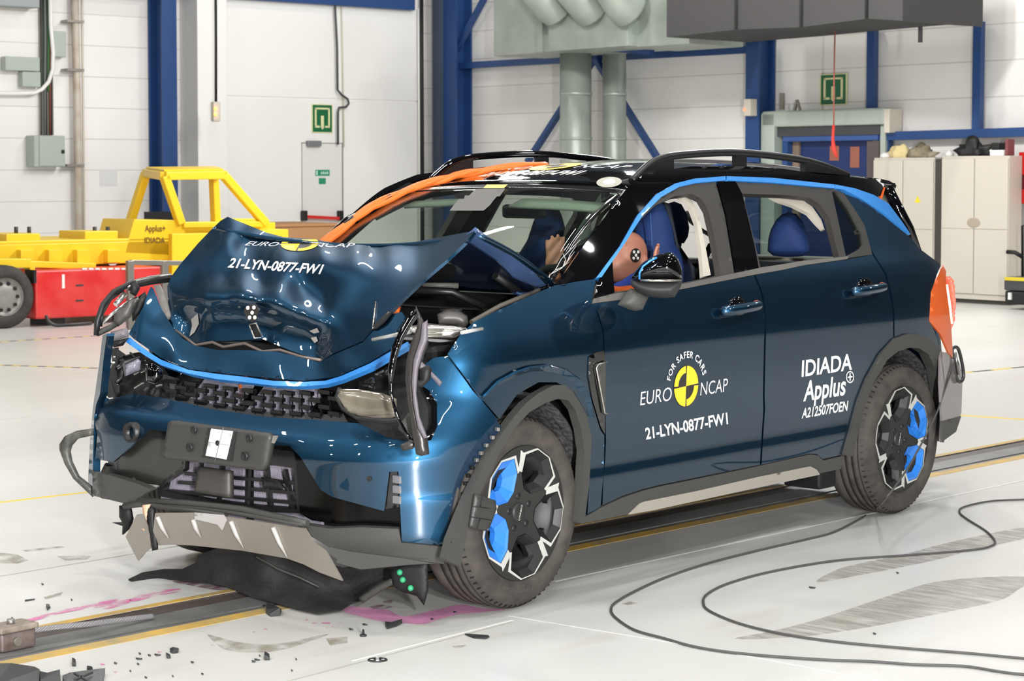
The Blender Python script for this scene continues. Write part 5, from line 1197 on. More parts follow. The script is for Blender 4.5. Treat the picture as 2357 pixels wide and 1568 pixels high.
panel('lamp_cavity', [(252, 806), (290, 795), (340, 830), (378, 868), (372, 912), (308, 905), (262, 914), (250, 896)], S_front, M_core, car, step=10, lift=-.06)
panel('lamp_cavity', [(240, 806), (268, 800), (270, 912), (250, 916), (236, 900)], S_plane(at(254, 860, x=.44), (.9, -.3, 0)), M_core, car, step=10)
rpz('lamp_module', [(288, 840), (318, 826), (324, 832), (322, 852), (290, 866)], mat('lens_glint', (120, 118, 130), .1, coat=1), -.62, .02); rpz('lamp_module', [(335, 838), (355, 838), (372, 850), (374, 868), (358, 885), (338, 878)], M_gloss, -.55, .014)
rt('lamp_frame', [(284, 836), (320, 823), (324, 850), (288, 864), (284, 836)], .006, M_clad, -.66); rt('lamp_frame', [(268, 850), (284, 842), (280, 870), (266, 880)], .008, M_plas, -.7)
rpz('lamp_module', [(234, 810), (246, 806), (250, 850), (243, 895), (232, 898)], mat('inner_grey', (96, 92, 84), .3, coat=.6), -.86, .01); rt('light_bar', [(253, 803), (255, 835)], .006, M_decal, -.82)
# detached trim loop on the far side
lp = [(200, 990), (176, 994), (150, 1008), (141, 1028), (146, 1050), (162, 1080), (178, 1108), (200, 1134)]
pillow('loose_arch_trim', [(216, 986), (176, 992), (150, 1004), (138, 1022), (138, 1036), (150, 1068), (170, 1102), (214, 1144), (214, 1122), (182, 1096), (166, 1062), (162, 1040), (166, 1026), (180, 1010), (216, 1002)], at(170, 1060, y=-.95), (.8, .5, 0), .01, mat('scuffed_black', (46, 46, 44), .45, noise=(30, .8, (92, 92, 86))), car, step=6)
# rubber duct at the bottom right of the grille, lower cross bars
for pts, r in (([(322, 1152), (430, 1158), (560, 1172), (670, 1196), (708, 1204)], .012), ([(330, 1160), (470, 1170), (600, 1190), (700, 1206)], .010), ([(286, 1165), (330, 1160), (420, 1172), (520, 1186)], .012)):
    obj('lower_bar', MB().tube([at(a, b, x=.655) for a, b in pts], r, 8), M_clad, car)
rpz2 = lambda name, poly, x, m, b=.01: pillow(name, poly, at(*np.mean(poly, 0), x=x), (1, .2, .1), b, m, car, step=7, edge=.005)
rpz2('torn_bracket', [(276, 1164), (300, 1162), (306, 1195), (300, 1215), (283, 1231), (284, 1205), (276, 1190)], .60, M_core); rpz2('torn_bracket', [(259, 1203), (284, 1202), (284, 1211)], .60, M_core, .003)
rpz2('torn_bracket', [(340, 1162), (356, 1170), (362, 1225), (362, 1265), (352, 1268), (346, 1230), (336, 1218)], .69, M_core)
rpz2('peeled_tape', [(329, 1163), (346, 1161), (340, 1180), (334, 1222), (327, 1218), (331, 1185)], .70, mat('peach_tape', (222, 180, 150), .6), .003)
# silver skid plate hanging down
S_sk = lambda off: S_plane((.67+off, 0, .27), (1, .12, -.30))
sk = panel('skid_plate', [(357, 1182), (447, 1181), (523, 1191), (638, 1207), (702, 1217), (722, 1250), (748, 1268), (755, 1278), (789, 1338), (735, 1318), (700, 1300), (661, 1286), (557, 1268), (444, 1256), (398, 1254), (365, 1256), (352, 1222)], S_sk(0), M_silver, car, step=10, th=.006)
panel('skid_plate_fragment', [(314, 1186), (329, 1184), (342, 1222), (352, 1259), (335, 1272), (318, 1292), (300, 1258), (289, 1236)], S_sk(.0), M_silver, car, step=9, th=.006)
for a, b in (((362, 1190), (388, 1240)), ((444, 1196), (462, 1238)), ((531, 1200), (560, 1262)), ((628, 1214), (661, 1284))):
    obj('skid_rib', MB().tube([tuple(p) for p in S_sk(.006)(*np.array([a, ((a[0]+b[0])/2-2, (a[1]+b[1])/2), b], float).T)], [.010, .009, .002], 6), mat('rib_silver', (190, 188, 184), .4, metal=.3), sk)
panel('clear_tape', [(447, 1180), (515, 1186), (522, 1197), (512, 1222), (500, 1208), (460, 1198), (448, 1196)], S_sk(.004), mat('clear_tape', (176, 174, 172), .2, coat=.6), sk, step=8, th=.002)
# black undertray dragged out over the floor
ut = [(296, 1333), (327, 1318), (378, 1310), (419, 1310), (449, 1296), (456, 1278), (500, 1262), (562, 1258), (700, 1285), (790, 1310), (880, 1300), (935, 1310), (910, 1345), (860, 1366), (835, 1380), (809, 1388), (784, 1404), (733, 1411), (687, 1402), (640, 1390), (580, 1376), (523, 1351), (477, 1341), (408, 1333), (363, 1331), (304, 1337)]
utz = [(296, 1333, .01), (378, 1310, .02), (408, 1333, .012), (449, 1296, .06), (500, 1262, .16), (562, 1258, .20), (700, 1285, .17), (790, 1310, .14), (880, 1300, .16), (935, 1310, .15), (523, 1351, .012), (640, 1390, .012), (733, 1411, .012), (784, 1404, .012), (835, 1380, .03), (600, 1330, .09), (700, 1350, .07), (800, 1350, .06), (650, 1310, .12), (480, 1310, .06), (560, 1320, .07), (740, 1380, .03), (620, 1365, .03)]
und = panel('undertray', ut, S_x(utz, 2, 1e-4), mat('felt_black', (22, 21, 21), .85, bump=(60, .5), noise=(8, .9, (40, 38, 38))), car, step=9, th=.006)
obj('undertray_edge', MB().tube([tuple(p) for p in S_x(utz, 2, 1e-4, .012)(*np.array([(590, 1282), (640, 1310), (690, 1330), (735, 1352)], float).T)], .004, 6), M_clad, und)
rpz2('bent_arm', [(826, 1376), (870, 1346), (905, 1330), (912, 1342), (875, 1362), (836, 1388)], .45, M_clad, .006)
# mud flap with green clips
mf0 = at(945, 1335, x=.42)
mf = pillow('arch_liner_flap', [(900, 1312), (938, 1296), (984, 1295), (985, 1360), (976, 1393), (960, 1372), (925, 1362), (906, 1350)], mf0, (.9, .4, 0), .008, M_core, car, step=8, edge=.004)
M_gclip = mat('green_clip', (52, 160, 112), .5)
for x, y in ((920, 1318), (927, 1335), (945, 1354)): obj('green_clip', MB().ball(at(x, y, x=.445), .011, 8), M_gclip, mf)
# under body, inner arches
obj('floor_pan', MB().box((-3.3, -.70, .24), (-.48, .70, .34)), M_core, car, bevel=.02)
obj('jacking_bracket', MB().box((-2.30, .60, .17), (-2.16, .80, .26)), M_core, car, bevel=.015)
M_liner = mat('arch_liner', (16, 16, 17), .8, noise=(60, .55, (70, 68, 70)))
for xc in (0, -2.734):
    for sg in (1, -1):
        mb = MB(); rows = []
        for k in range(19):
            a = R(25+167*k/18); rr = .43 if xc == 0 else .415
            rows.append([(xc+math.cos(a)*rr, sg*y, .365+math.sin(a)*rr) for y in (.42, .55, .70, .84)])
        mb.grid(rows); obj('arch_liner', mb, M_liner, car, solid=.01)

ab = pillow('cladding_bracket', [(1092, 1138), (1109, 1142), (1138, 1152), (1141, 1171), (1125, 1214), (1114, 1222), (1079, 1214), (1085, 1176)], at(1110, 1180, y=.945), (.1, 1, 0), .006, mat('bracket_black', (50, 50, 49), .5), car, step=7, edge=.006)
for p, q in (((1087, 1166), (1139, 1172)), ((1083, 1190), (1131, 1198)), ((1110, 1143), (1106, 1167)), ((1106, 1193), (1098, 1217))): obj('bracket_groove', MB().tube([at(*p, y=.958), at(*q, y=.958)], .0018, 5), M_core, ab)

for x, y, r in ((850, 1103, 6.5),): flat_px('sensor_hole', [ell(x, y, r, r*.95, 16)], S_bump, M_core, bp_, .0015, 5)

for k in range(22):
    x = rw_.uniform(255, 362); y = rw_.uniform(815, 900)
    if y < 800+(x-285)*.75: continue
    a = at(x, y, x=.50); b = at(x+rw_.uniform(-20, 20), y+rw_.uniform(-16, 16), x=.52)
    obj('wreck_shard', MB().bar(a, b, rw_.uniform(.004, .012), .006), rw_.choice([M_plas, M_core, M_gloss, M_clad, M_chrome]), car)
# ================================================================== WHEELS
M_rim = mat('rim_black', (38, 38, 37), .5)
M_rimd = mat('rim_dark', (20, 20, 21), .5)
M_bluerim = mat('rim_blue', (44, 120, 208), .35, coat=.4)
M_tyr = mat('car_tyre', (46, 43, 41), .75, noise=(16, .9, (78, 72, 66)), bump=(60, .15))
def wheel(cx, side, steer, th0, blues, label):
    RR, Wd = .352, .235
    c = Vector((cx, side*(.895-Wd/2), RR)); ax = Vector((-math.sin(steer), math.cos(steer), 0))*side
    fw = Vector((math.cos(steer), math.sin(steer), 0)); up = Vector((0, 0, 1))
    e = obj('wheel', MB().lathe([(-.10, .19), (.088, .19), (.088, .245), (.080, .245), (.080, .20), (-.10, .20)], c, ax, 48), M_rimd, car)   # barrel
    h = Wd/2; pr = [(h-.012, .250), (h+.002, .262), (h+.006, .285), (h+.002, .312), (h-.016, .334), (h-.034, .345)]
    xs_ = [h-.034]
    g = [h-.045, h-.079, h-.113, h-.148]                      # grooves
    for q in g: pr += [(q+.006, .3515), (q+.005, .3435), (q-.005, .3435), (q-.006, .3515)]
    pr += [(-h+.034, .345), (-h+.016, .334), (-h, .312), (-h-.004, .285), (-h+.012, .250), (-h+.02, .245), (h-.02, .245), (h-.012, .250)]
    ty = obj('tyre', MB().lathe(pr, c, ax, 72), M_tyr, e)
    mb = MB()
    for k in range(72):
        a = 2*math.pi*k/72; d = fw*math.cos(a)+up*math.sin(a); t = (-fw*math.sin(a)+up*math.cos(a)); q = c+d*.3475
        b0 = c+ax*(h-.030)+d*.3455; b1 = c+ax*(h-.018)+d*.338
        mb.bar(b0, b1, .004, .004, up=t)
    obj('tread_sipe', mb, M_black, e)
    def pt(r, a, hh): return c+ax*hh+(fw*(-math.sin(a))*1.0*side*1.0+up*math.cos(a))*r if False else c+ax*hh+(fw*(-math.sin(a))+up*math.cos(a))*r
    hf = h-.006
    def hexa(k0, s=1.0, shift=0.0, rsh=0.0):
        base = [(.088, -16), (.088, 16), (.150, 31), (.214, 27), (.240, 9), (.240, -9), (.214, -27), (.150, -31)]
        out = []
        cr = .165
        for r, a in base:
            x = r*math.sin(R(a)); y = r*math.cos(R(a)); x = x*s+shift; y = (y-cr)*s+cr+rsh; out.append((x, y))
        return out
    def rot(p, a): return (p[0]*math.cos(a)+p[1]*math.sin(a), -p[0]*math.sin(a)+p[1]*math.cos(a))   # clockwise by a (towards the back on the left side)
    angs = [R(th0+72*k) for k in range(5)]
    holes = [[rot(p, a) for p in hexa(0)] for a in angs]
    disc = [(math.sin(2*math.pi*k/60)*.2475, math.cos(2*math.pi*k/60)*.2475) for k in range(60)]
    S = 1000
    Wv, T = tri2d([(x*S, y*S) for x, y in disc], [[(x*S, y*S) for x, y in hh] for hh in holes], 14); Wv = Wv/S
    def to3(x, y, d):
        r = math.hypot(x, y); dish = -.028*max(0, 1-r/.19)**1.0-.004
        return c+ax*(hf+dish+d)+(-fw*x+up*y)
    P = np.array([to3(x, y, 0) for x, y in Wv]); Q = np.array([to3(x, y, -.022) for x, y in Wv])
    n = np.cross(P[T[0][1]]-P[T[0][0]], P[T[0][2]]-P[T[0][0]])
    if n@np.array(ax) < 0: T = [t[::-1] for t in T]
    shell('rim_face', P, T, Q, M_rim, e, smooth=False)
    for i, a in enumerate(angs):
        blue = i in blues
        outer = [rot(p, a) for p in hexa(0, .985)]; mid = [rot(p, a) for p in hexa(0, .88, 0)]; inner = [rot(p, a) for p in hexa(0, .38 if blue else .58, .0, -.004)]
        rows = [[to3(x, y, .001) for x, y in outer], [to3(x, y, -.006) for x, y in mid], [to3(x, y, -.032) for x, y in inner], [to3(x, y, -.055) for x, y in inner]]
        mb = MB(); mb.grid(rows, smooth=False, closed=True)
        obj('rim_pocket', mb, M_bluerim if blue else M_rimd, e, fixn=False)
        # bright edge along outside and one flank of the pocket
        o0 = hexa(0, 1.0); o1 = [(x*1.13, (y-.165)*1.05+.165) for x, y in o0]
        for idx, wd in (((2, 3, 4, 5, 6), 1.1), ((6, 7), 2.5)):
            pi = [o0[j] for j in idx]; po = [((o1[j][0]-o0[j][0])*wd+o0[j][0], (o1[j][1]-o0[j][1])*wd+o0[j][1]) for j in idx]
            rr = [[to3(*rot(p, a), .0025) for p in pi], [to3(*rot(p, a), .0025) for p in po], [to3(*rot(p, a), -.004) for p in po]]
            obj('rim_edge', MB().grid(rr, smooth=False), M_white_rim, e, fixn=False)
    for i in range(5):
        a = R(th0+36+72*i); x, y = math.sin(a)*.062, math.cos(a)*.062; q = to3(x, y, -.004)
        obj('lug_nut', MB().lathe([(-.01, .0135), (.006, .0125), (.009, .007), (.009, .001)], q, ax, 10), M_rimd, e)
    q = to3(0, 0, .0); obj('hub_cap', MB().lathe([(-.01, .038), (.010, .036), (.014, .028), (.014, .001)], q, ax, 24), M_rim, e)
    if side > 0:
        v, f = text2d('LYNK&CO', .0); w = v[:, 0].max(); vs = []
        ca, sa = math.cos(R(72)), math.sin(R(72))
        for x, y in v:
            X = (x/w-.5)*.058; Y = (y-.35)*.011; u_ = X*ca-Y*sa; w_ = X*sa+Y*ca
            vs.append(q+ax*.0152+(-fw*u_+up*w_))
        o = obj('cap_lettering', MB().add(vs, f), M_decal, e, fixn=False)
        v, f = text2d('Continental', .012); w = v[:, 0].max(); vs = []
        for x, y in v:
            a = R(150+58*(x/w)); rr = .285+y*.026-.008
            vs.append(c+ax*(h+.0062)+(fw*(-math.sin(a))+up*math.cos(a))*rr)
        obj('tyre_lettering', MB().add(vs, f), mat('tyre_letters', (70, 66, 62), .7), e, fixn=False)
    obj('brake_disc', MB().lathe([(.0, .06), (.0, .165), (.012, .165), (.012, .06)], c, ax, 36), mat('brake_steel', (110, 104, 100), .4, metal=.7), e)
    obj('wheel_back', MB().lathe([(-.02, .001), (-.02, .192)], c, ax, 36), M_core, e)
    obj('caliper', MB().box(tuple(c+fw*.10+ax*.012-Vector((.03, .03, .06))), tuple(c+fw*.10+ax*.012+Vector((.03, .03, .06)))), M_chrome, e, bevel=.01)
    return e
# angles are clockwise from the top as seen from the car's left
wheel(0, 1, .05, 30, (3, 4), '')
wheel(-2.734, 1, 0, -7, (1, 2), '')
wheel(0, -1, -.02, 10, (), ''); wheel(-2.734, -1, 0, 10, (), '')
# ================================================================== INTERIOR AND MIRROR
def P1(surf, x, y): return surf(np.array([float(x)]), np.array([float(y)]))[0]
mp0 = np.array(at(1515, 632, y=1.03)); mn = (.80, .60, 0)
mcap = pillow('mirror_cap', [(1453, 644), (1456, 634), (1464, 622), (1479, 605), (1500, 592), (1520, 584), (1536, 580), (1550, 583), (1562, 597), (1570, 619), (1571, 643), (1520, 644)], mp0, mn, .07, M_gloss, car, step=6, R0=40)
pillow('mirror_shell', [(1452, 645), (1453, 658), (1470, 673), (1494, 683), (1525, 686), (1553, 684), (1567, 660), (1571, 645)], mp0, mn, .062, mat('mirror_grey', (40, 40, 40), .6), car, step=6, R0=30)
S_m = S_plane(mp0+np.array(mn)*.085, mn)
obj('mirror_line', MB().tube([tuple(P1(S_plane(mp0+np.array(mn)*d, mn), x, y)) for x, y, d in ((1472, 643, .068), (1472, 628, .068), (1480, 613, .068), (1496, 601, .068), (1512, 593, .065))], .004, 6), M_strip, mcap)
obj('mirror_chrome', MB().tube([tuple(P1(S_plane(mp0+np.array(mn)*d, mn), x, y)) for x, y, d in ((1474, 645, .062), (1500, 646, .076), (1540, 646, .076), (1567, 645, .03))], .005, 6), M_chrome, mcap)
pillow('mirror_arm', [(1422, 702), (1440, 676), (1452, 664), (1470, 668), (1492, 682), (1486, 696), (1478, 713), (1462, 716), (1446, 712)], at(1455, 692, y=.94), (.5, .85, 0), .03, M_clad, car, step=6)
# seats
sb = [(1462, 690), (1462, 520), (1490, 487), (1512, 467), (1528, 465), (1538, 480), (1546, 520), (1553, 562), (1570, 588), (1586, 612), (1592, 655), (1560, 690)]
def pill_pair(name, poly, p0, n, bulge, m, **k):
    o = pillow(name, poly, p0, n, bulge, m, car, **k); return o, mirror_copy(o, name, car)
for o in pill_pair('seat_back', sb, at(1530, 560, y=.36), (.9, .25, .2), .07, M_seat, step=9): pass
pillow('seat_bolster', [(1527, 465), (1542, 470), (1560, 560), (1600, 618), (1600, 690), (1570, 690), (1590, 655), (1578, 600), (1556, 566), (1546, 520)], at(1560, 560, y=.40), (.5, .7, .1), .04, M_seat2, car, step=8)
obj('seat_seam', MB().tube([at(x, y, y=.44) for x, y in ((1497, 490), (1500, 540), (1502, 600), (1504, 650))], .002, 5), mat('seam_blue', (60, 100, 160), .7), car)
obj('seat_base', MB().box((-1.55, .12, .42), (-1.0, .62, .62)), M_seat2, car, bevel=.05); obj('seat_base', MB().box((-1.55, -.62, .42), (-1.0, -.12, .62)), M_seat2, car, bevel=.05)
hr = [(1767, 578), (1769, 550), (1774, 530), (1787, 506), (1800, 494), (1816, 489), (1834, 493), (1848, 512), (1857, 538), (1863, 565), (1862, 580), (1848, 590), (1812, 592), (1780, 589)]
pill_pair('head_rest', hr, at(1815, 540, y=.36), (.9, .4, .05), .06, M_seat, step=7)
pillow('head_rest', [(1533, 470), (1552, 464), (1568, 470), (1580, 492), (1586, 525), (1583, 545), (1574, 560), (1556, 560)], at(1565, 512, y=-.22), (.9, .4, .05), .05, M_seat, car, step=7)
obj('rear_bench', MB().box((-2.78, -.64, .50), (-2.52, .64, 1.17)), M_seat2, car, bevel=.06); obj('rear_seat_base', MB().box((-2.6, -.64, .42), (-2.1, .64, .62)), M_seat2, car, bevel=.06)
obj('dashboard', MB().box((-.80, -.66, .86), (-.44, .66, 1.07)), M_inner, car, bevel=.06)
obj('cabin_floor', MB().box((-3.3, -.72, .34), (-.46, .72, .42)), M_inner, car)
st = MB(); cS = Vector((-.93, .36, 1.06)); axs = Vector((-.75, 0, .55)).normalized(); uu = Vector((0, 1, 0)); vv = axs.cross(uu)
st.tube([cS+(uu*math.cos(2*math.pi*k/28)+vv*math.sin(2*math.pi*k/28))*.18 for k in range(28)], .017, 8, closed=True); st.bar(cS-uu*.17, cS+uu*.17, .05, .02); st.bar(cS, cS-vv*.17*(1 if vv.z > 0 else -1), .05, .02)
obj('steering_wheel', st, M_inner, car)
# deflated airbag over the wheel, mesh-like dark cloth
obj('headliner', MB().grid([[(x, k*.56, float(roof_pt(x, k*.54).z)-.035) for k in np.linspace(-1, 1, 9)] for x in np.linspace(-3.0, -1.12, 14)]), M_lite, car, solid=.008)
obj('sun_visor', MB().grid([[tuple(ws(u, v, -.035)) for u in np.linspace(.1, .90, 6)] for v in (.90, .80)]), mat('visor_grey', (150, 156, 146), .7), car, solid=.012)
obj('sun_visor', MB().grid([[tuple(ws(u, v, -.035)) for u in np.linspace(-.90, -.30, 6)] for v in (.90, .82)]), mat('visor_grey', (150, 156, 146), .7), car, solid=.012)
obj('rear_view_mirror', MB().box((-1.06, -.12, 1.40), (-1.03, .12, 1.46)), M_plas, car, bevel=.015)
S_in = lambda d: (lambda px, py: S_side(px, py)-np.array([0, d, 0]))
panel('pillar_trim', [(1575, 449), (1592, 447), (1612, 458), (1628, 485), (1642, 545), (1652, 597), (1659, 634), (1642, 638), (1636, 570), (1626, 510), (1610, 470), (1598, 458)], S_in(.05), M_lite, car, step=7, th=.02)
panel('pillar_trim', [(1790, 449), (1865, 457), (1890, 474), (1912, 506), (1920, 530), (1905, 515), (1885, 492), (1850, 474), (1815, 462)], S_in(.05), M_lite, car, step=7, th=.02)
# seat belt and dark curtain seen through the front window
obj('seat_belt', MB().grid([[at(x+dx, y, y=.30) for dx in (-8, 8)] for x, y in ((1575, 690), (1600, 640), (1625, 590), (1640, 560))]), M_core, car, solid=.004)
obj('far_belt', MB().tube([at(x, y, y=-.55) for x, y in ((1580, 488), (1590, 510), (1615, 530), (1640, 545))], .012, 6), M_core, car)
# tailgate
M_gate = M_paint
rows = [[(x-.06*(1-k*k), .62*k, z) for k in np.linspace(-1, 1, 13)] for x, z in ((-3.53, .38), (-3.60, .6), (-3.55, .85), (-3.48, 1.02), (-3.42, 1.10))]
obj('tailgate', MB().grid(rows), M_paint, car, solid=.03)
obj('rear_bumper_bar', MB().box((-3.56, -.66, .30), (-3.30, .66, .52)), M_clad, car, bevel=.05)
for sg in (1, -1): obj('gate_frame', MB().tube([(-3.42, .60*sg, 1.09), (-3.30, .58*sg, 1.32), (-3.16, .53*sg, 1.54)], .03, 8), M_gloss, car)
obj('gate_frame', MB().tube([(-3.44, -.60, 1.10), (-3.47, 0, 1.10), (-3.44, .60, 1.10)], .035, 8), M_plas, car)
obj('gate_shelf', MB().box((-3.30, -.5, 1.10), (-3.10, .4, 1.17)), M_lite, car, bevel=.02)
obj('rear_glass', MB().grid([[(x, .56*k*w, z) for k in np.linspace(-1, 1, 9)] for x, z, w in ((-3.43, 1.12, 1), (-3.30, 1.34, .98), (-3.17, 1.53, .92))]), M_tint, car, solid=.004)
# ================================================================== CRASH TEST DUMMY
M_skin = mat('dummy_skin', (184, 124, 102), .5, noise=(3, .6, (194, 136, 114)))
def dummy():
    Hc = at(1444, 590, y=.44)
    e = thing('crash_test_dummy', 'crash test dummy with brown head and raised hands slumped forward in the driver seat', 'dummy', (Hc.x-.1, Hc.y-.05, .62))
    bm = MB()
    def ell3(c, ax1, r1, r2, r3, n=14):     # ellipsoid with long axis ax1 (r1), sideways r2 (y), other r3
        a = Vector(ax1).normalized(); y = Vector((0, 1, 0)); y = (y-a*y.dot(a)).normalized(); w = a.cross(y); b0 = len(bm.v)
        bm.ball((0, 0, 0), 1, n)
        for i in range(b0, len(bm.v)):
            v = bm.v[i]; bm.v[i] = tuple(Vector(c)+a*v[2]*r1+y*v[1]*r2+w*v[0]*r3)
    up = Vector((-.42, 0, .9)).normalized(); fw = Vector((.9, 0, .42)).normalized()
    ell3(Hc, up, .108, .078, .095)                            # skull
    ell3(Hc+fw*.02-up*.055, up, .075, .062, .085)             # jaw
    ell3(Hc+fw*.095-up*.015, up, .030, .013, .018, 8)         # nose
    ell3(Hc+fw*.088-up*.055, up, .010, .026, .016, 8)         # lips
    for s in (1, -1): ell3(Hc-fw*.022-up*.012+Vector((0, s*.080, 0)), up, .030, .009, .016, 8)   # ears
    for s in (1, -1): ell3(Hc+fw*.082+up*.018+Vector((0, s*.030, 0)), up, .010, .016, .012, 8)   # brow
    def limb(pts, rs, n=10): bm.tube(spline([tuple(p) for p in pts], 5), list(np.interp(np.linspace(0, 1, (len(pts)-1)*5+1), np.linspace(0, 1, len(rs)), rs)), n)
    ch = Vector((Hc.x-.16, Hc.y-.06, .93))
    limb([Hc-up*.05-fw*.02, ch+Vector((0, 0, .14))], [.058, .062])
    ell3(ch, (-.15, 0, 1), .20, .19, .13); ell3(ch-Vector((.06, 0, .22)), (-.1, 0, 1), .2, .165, .13)
    def hand(W, d, side, palm_n, spread):      # W wrist, d finger direction, side = across the palm towards the thumb
        d = Vector(d).normalized(); s = Vector(side); s = (s-d*s.dot(d)).normalized(); n = d.cross(s)
        if n.dot(Vector(palm_n)) < 0: n = -n
        c = W+d*.05
        b0 = len(bm.v); bm.ball((0, 0, 0), 1, 10)
        for i in range(b0, len(bm.v)):
            v = bm.v[i]; bm.v[i] = tuple(c+d*v[2]*.056+s*v[0]*.042+n*v[1]*.016)
        for k, (L, o) in enumerate(((.072, .030), (.082, .010), (.076, -.010), (.058, -.029))):
            a = W+d*.088+s*o; fd = (d+s*o*spread).normalized()
            p1 = a+fd*L*.45+n*.002; p2 = p1+(fd+n*.18).normalized()*L*.32; p3 = p2+(fd+n*.38).normalized()*L*.26
            limb([a-fd*.02, a, p1, p2, p3], [.010, .0098, .0092, .0088, .0075], 8)
        a = W+d*.03+s*.034; td = (d*.75+s*.7+n*.25).normalized()
        limb([a-td*.015, a+td*.02, a+td*.042, a+(td+d*.3).normalized()*.064], [.013, .0115, .0105, .0085], 8)
    rW = at(1277, 632, y=.24); lW = at(1506, 652, y=.50)
    view = Vector((.75, .65, 0))
    limb([ch+Vector((.02, -.19, .10)), ch+Vector((.18, -.26, -.06)), rW], [.058, .048, .028]); hand(rW, (0, 0, 1), (-.65, .75, .0), view, 3)
    limb([ch+Vector((-.0, .19, .10)), ch+Vector((.10, .24, -.12)), lW], [.058, .048, .028]); hand(lW, (-.05, 0, 1), (.75, .45, 0), (-.5, .85, 0), 1)
    for s in (1, -1): limb([ch+Vector((-.08, s*.10, -.34)), ch+Vector((.30, s*.14, -.30)), ch+Vector((.40, s*.14, -.46))], [.085, .07, .055])
    o = obj('body', bm, M_skin, e)
    md = o.modifiers.new('join', 'REMESH'); md.mode = 'VOXEL'; md.voxel_size = .0052; md.use_smooth_shade = True
    sm = o.modifiers.new('soft', 'SMOOTH'); sm.factor = .5; sm.iterations = 3
    # shirt and orange collar
    mb = MB(); rows = []
    for t in np.linspace(0, 1, 12):
        z = ch.z-.26+.44*t; r = .205*math.sin(min(1, .35+.75*(1-t*.55))*math.pi/2)*(1 if t < .8 else 1-(t-.8)*2.2)
        rows.append([(ch.x-.03*t+math.cos(a)*r*.72, ch.y+math.sin(a)*r*1.05, z) for a in np.linspace(0, 2*math.pi, 25)[:-1]])
    mb.grid(rows, closed=True); obj('shirt', mb, mat('shirt_blue', (44, 66, 168), .8), e, solid=-.01)
    pillow('shirt_shoulder', [(1412, 654), (1432, 646), (1452, 632), (1466, 625), (1470, 680), (1410, 680)], at(1435, 655, y=.56), (.6, .8, 0), .03, mat('shirt_blue', (44, 66, 168), .8), e, step=7)
    pillow('orange_band', [(1410, 658), (1426, 660), (1462, 656), (1470, 690), (1408, 690)], at(1435, 668, y=.585), (.6, .8, 0), .03, mat('band_orange', (236, 104, 32), .7), e, step=7)
    # round target on the temple
    tc = at(1464.5, 587.5, y=Hc.y+.082); tn_ = np.array((.05, 1, .05))
    s0 = S_plane(tc, tn_)
    tg = panel('target_disc', ell(1464.5, 587.5, 10.5, 16, 24), s0, mat('target_black', (40, 36, 34), .5), e, step=6, th=.004)
    for dx, dy in ((0, 0), (-4.5, -7.5), (5, -7.5), (-5.5, 7), (4, 7)): panel('target_dot', ell(1464.5+dx, 587.5+dy, 2.5, 3.6, 12), S_plane(tc+Vector((0, .002, 0)), tn_), M_decal, tg, step=4, th=.002)
dummy()
# ================================================================== LETTERING ON THE CAR
T = lambda name, s, bl, br, tl, surf, m=M_decal, b=.0, par=None, **k: text_px(name, s, bl, br, tl, surf, m, par or car, b, **k)
T('lettering', 'EURO', (1473.5, 933.5), (1545, 922), (1476, 900.5), S_side, b=-.006)
T('lettering', 'NCAP', (1612, 911), (1674, 901), (1614, 879), S_side, b=-.006)
T('lettering', '21-LYN-0877-FW1', (1487, 1011.5), (1676, 975.5), (1484.5, 985), S_side, b=.022)
T('lettering', 'IDIADA', (1845, 867), (1961, 850.5), (1846.5, 829), S_side, b=.02)
T('lettering', 'Applus', (1849, 923), (1945, 908.5), (1853.5, 876), S_side, b=.02)
T('lettering', 'A212507FOEN', (1845, 963), (1950, 945), (1848, 940), S_side, b=.022)
def ring(cx, cy, rx, ry, w, surf, m):
    mb = MB(); rows = []
    for f in (1, 1-w):
        p = np.array(ell(cx, cy, rx*f, ry*f, 28)); P = surf(p[:, 0], p[:, 1])+np.array([.001, .002, 0]); rows.append([tuple(v) for v in P])
    mb.grid(rows, closed=True); return mb
mb = ring(1956, 868, 9.2, 14, .2, S_side, M_decal)
for p in ([(1950.5, 867.2), (1961.5, 865.6), (1961.5, 868.8), (1950.5, 870.4)], [(1954.6, 859), (1957.4, 858.6), (1957.4, 876.6), (1954.6, 877)]):
    q = np.array(p, float); P = S_side(q[:, 0], q[:, 1])+np.array([.001, .002, 0]); mb.add([tuple(v) for v in P], [(0, 1, 2, 3)])
obj('logo_plus', mb, M_decal, car, fixn=False)
def badge(cx, cy, u, v, surf, lift, clip=None, par=car):
    u = np.array(u, float); v = np.array(v, float); c = np.array((cx, cy), float)
    def arcp(r0, r1, a0, a1, n=16):
        pts = [(c+u*r1*math.cos(R(a))+v*r1*math.sin(R(a))) for a in np.linspace(a0, a1, n)]
        pts += [(c+u*r0*math.cos(R(a))+v*r0*math.sin(R(a))) for a in np.linspace(a1, a0, n)] if r0 > 0 else [c]
        pts = [tuple(p) for p in pts]
        if clip:
            out = []
            for i in range(len(pts)):
                a, b = pts[i-1], pts[i]; ia, ib = a[1] >= clip, b[1] >= clip
                if ia != ib: t = (clip-a[1])/(b[1]-a[1]); out.append((a[0]+(b[0]-a[0])*t, clip))
                if ib: out.append(b)
            pts = out
        return pts
    def put(name, polys, m, l, par): 
        polys = [p for p in polys if len(p) > 2]
        return flat_px(name, polys, surf, m, par, l, 8)
    d = put('badge', [arcp(0, 1, 0, 180, 30), arcp(0, 1, 180, 360, 30)], M_kdec, lift, par)
    put('badge_yellow', [arcp(0, .97, 3, 87), arcp(0, .97, 183, 267), arcp(.64, .97, 93, 177), arcp(.64, .97, 273, 357)], M_ydec, lift+.0008, d)
badge(1579.5, 889, (28.5, -4.4), (.7, -48), S_side, .0012)
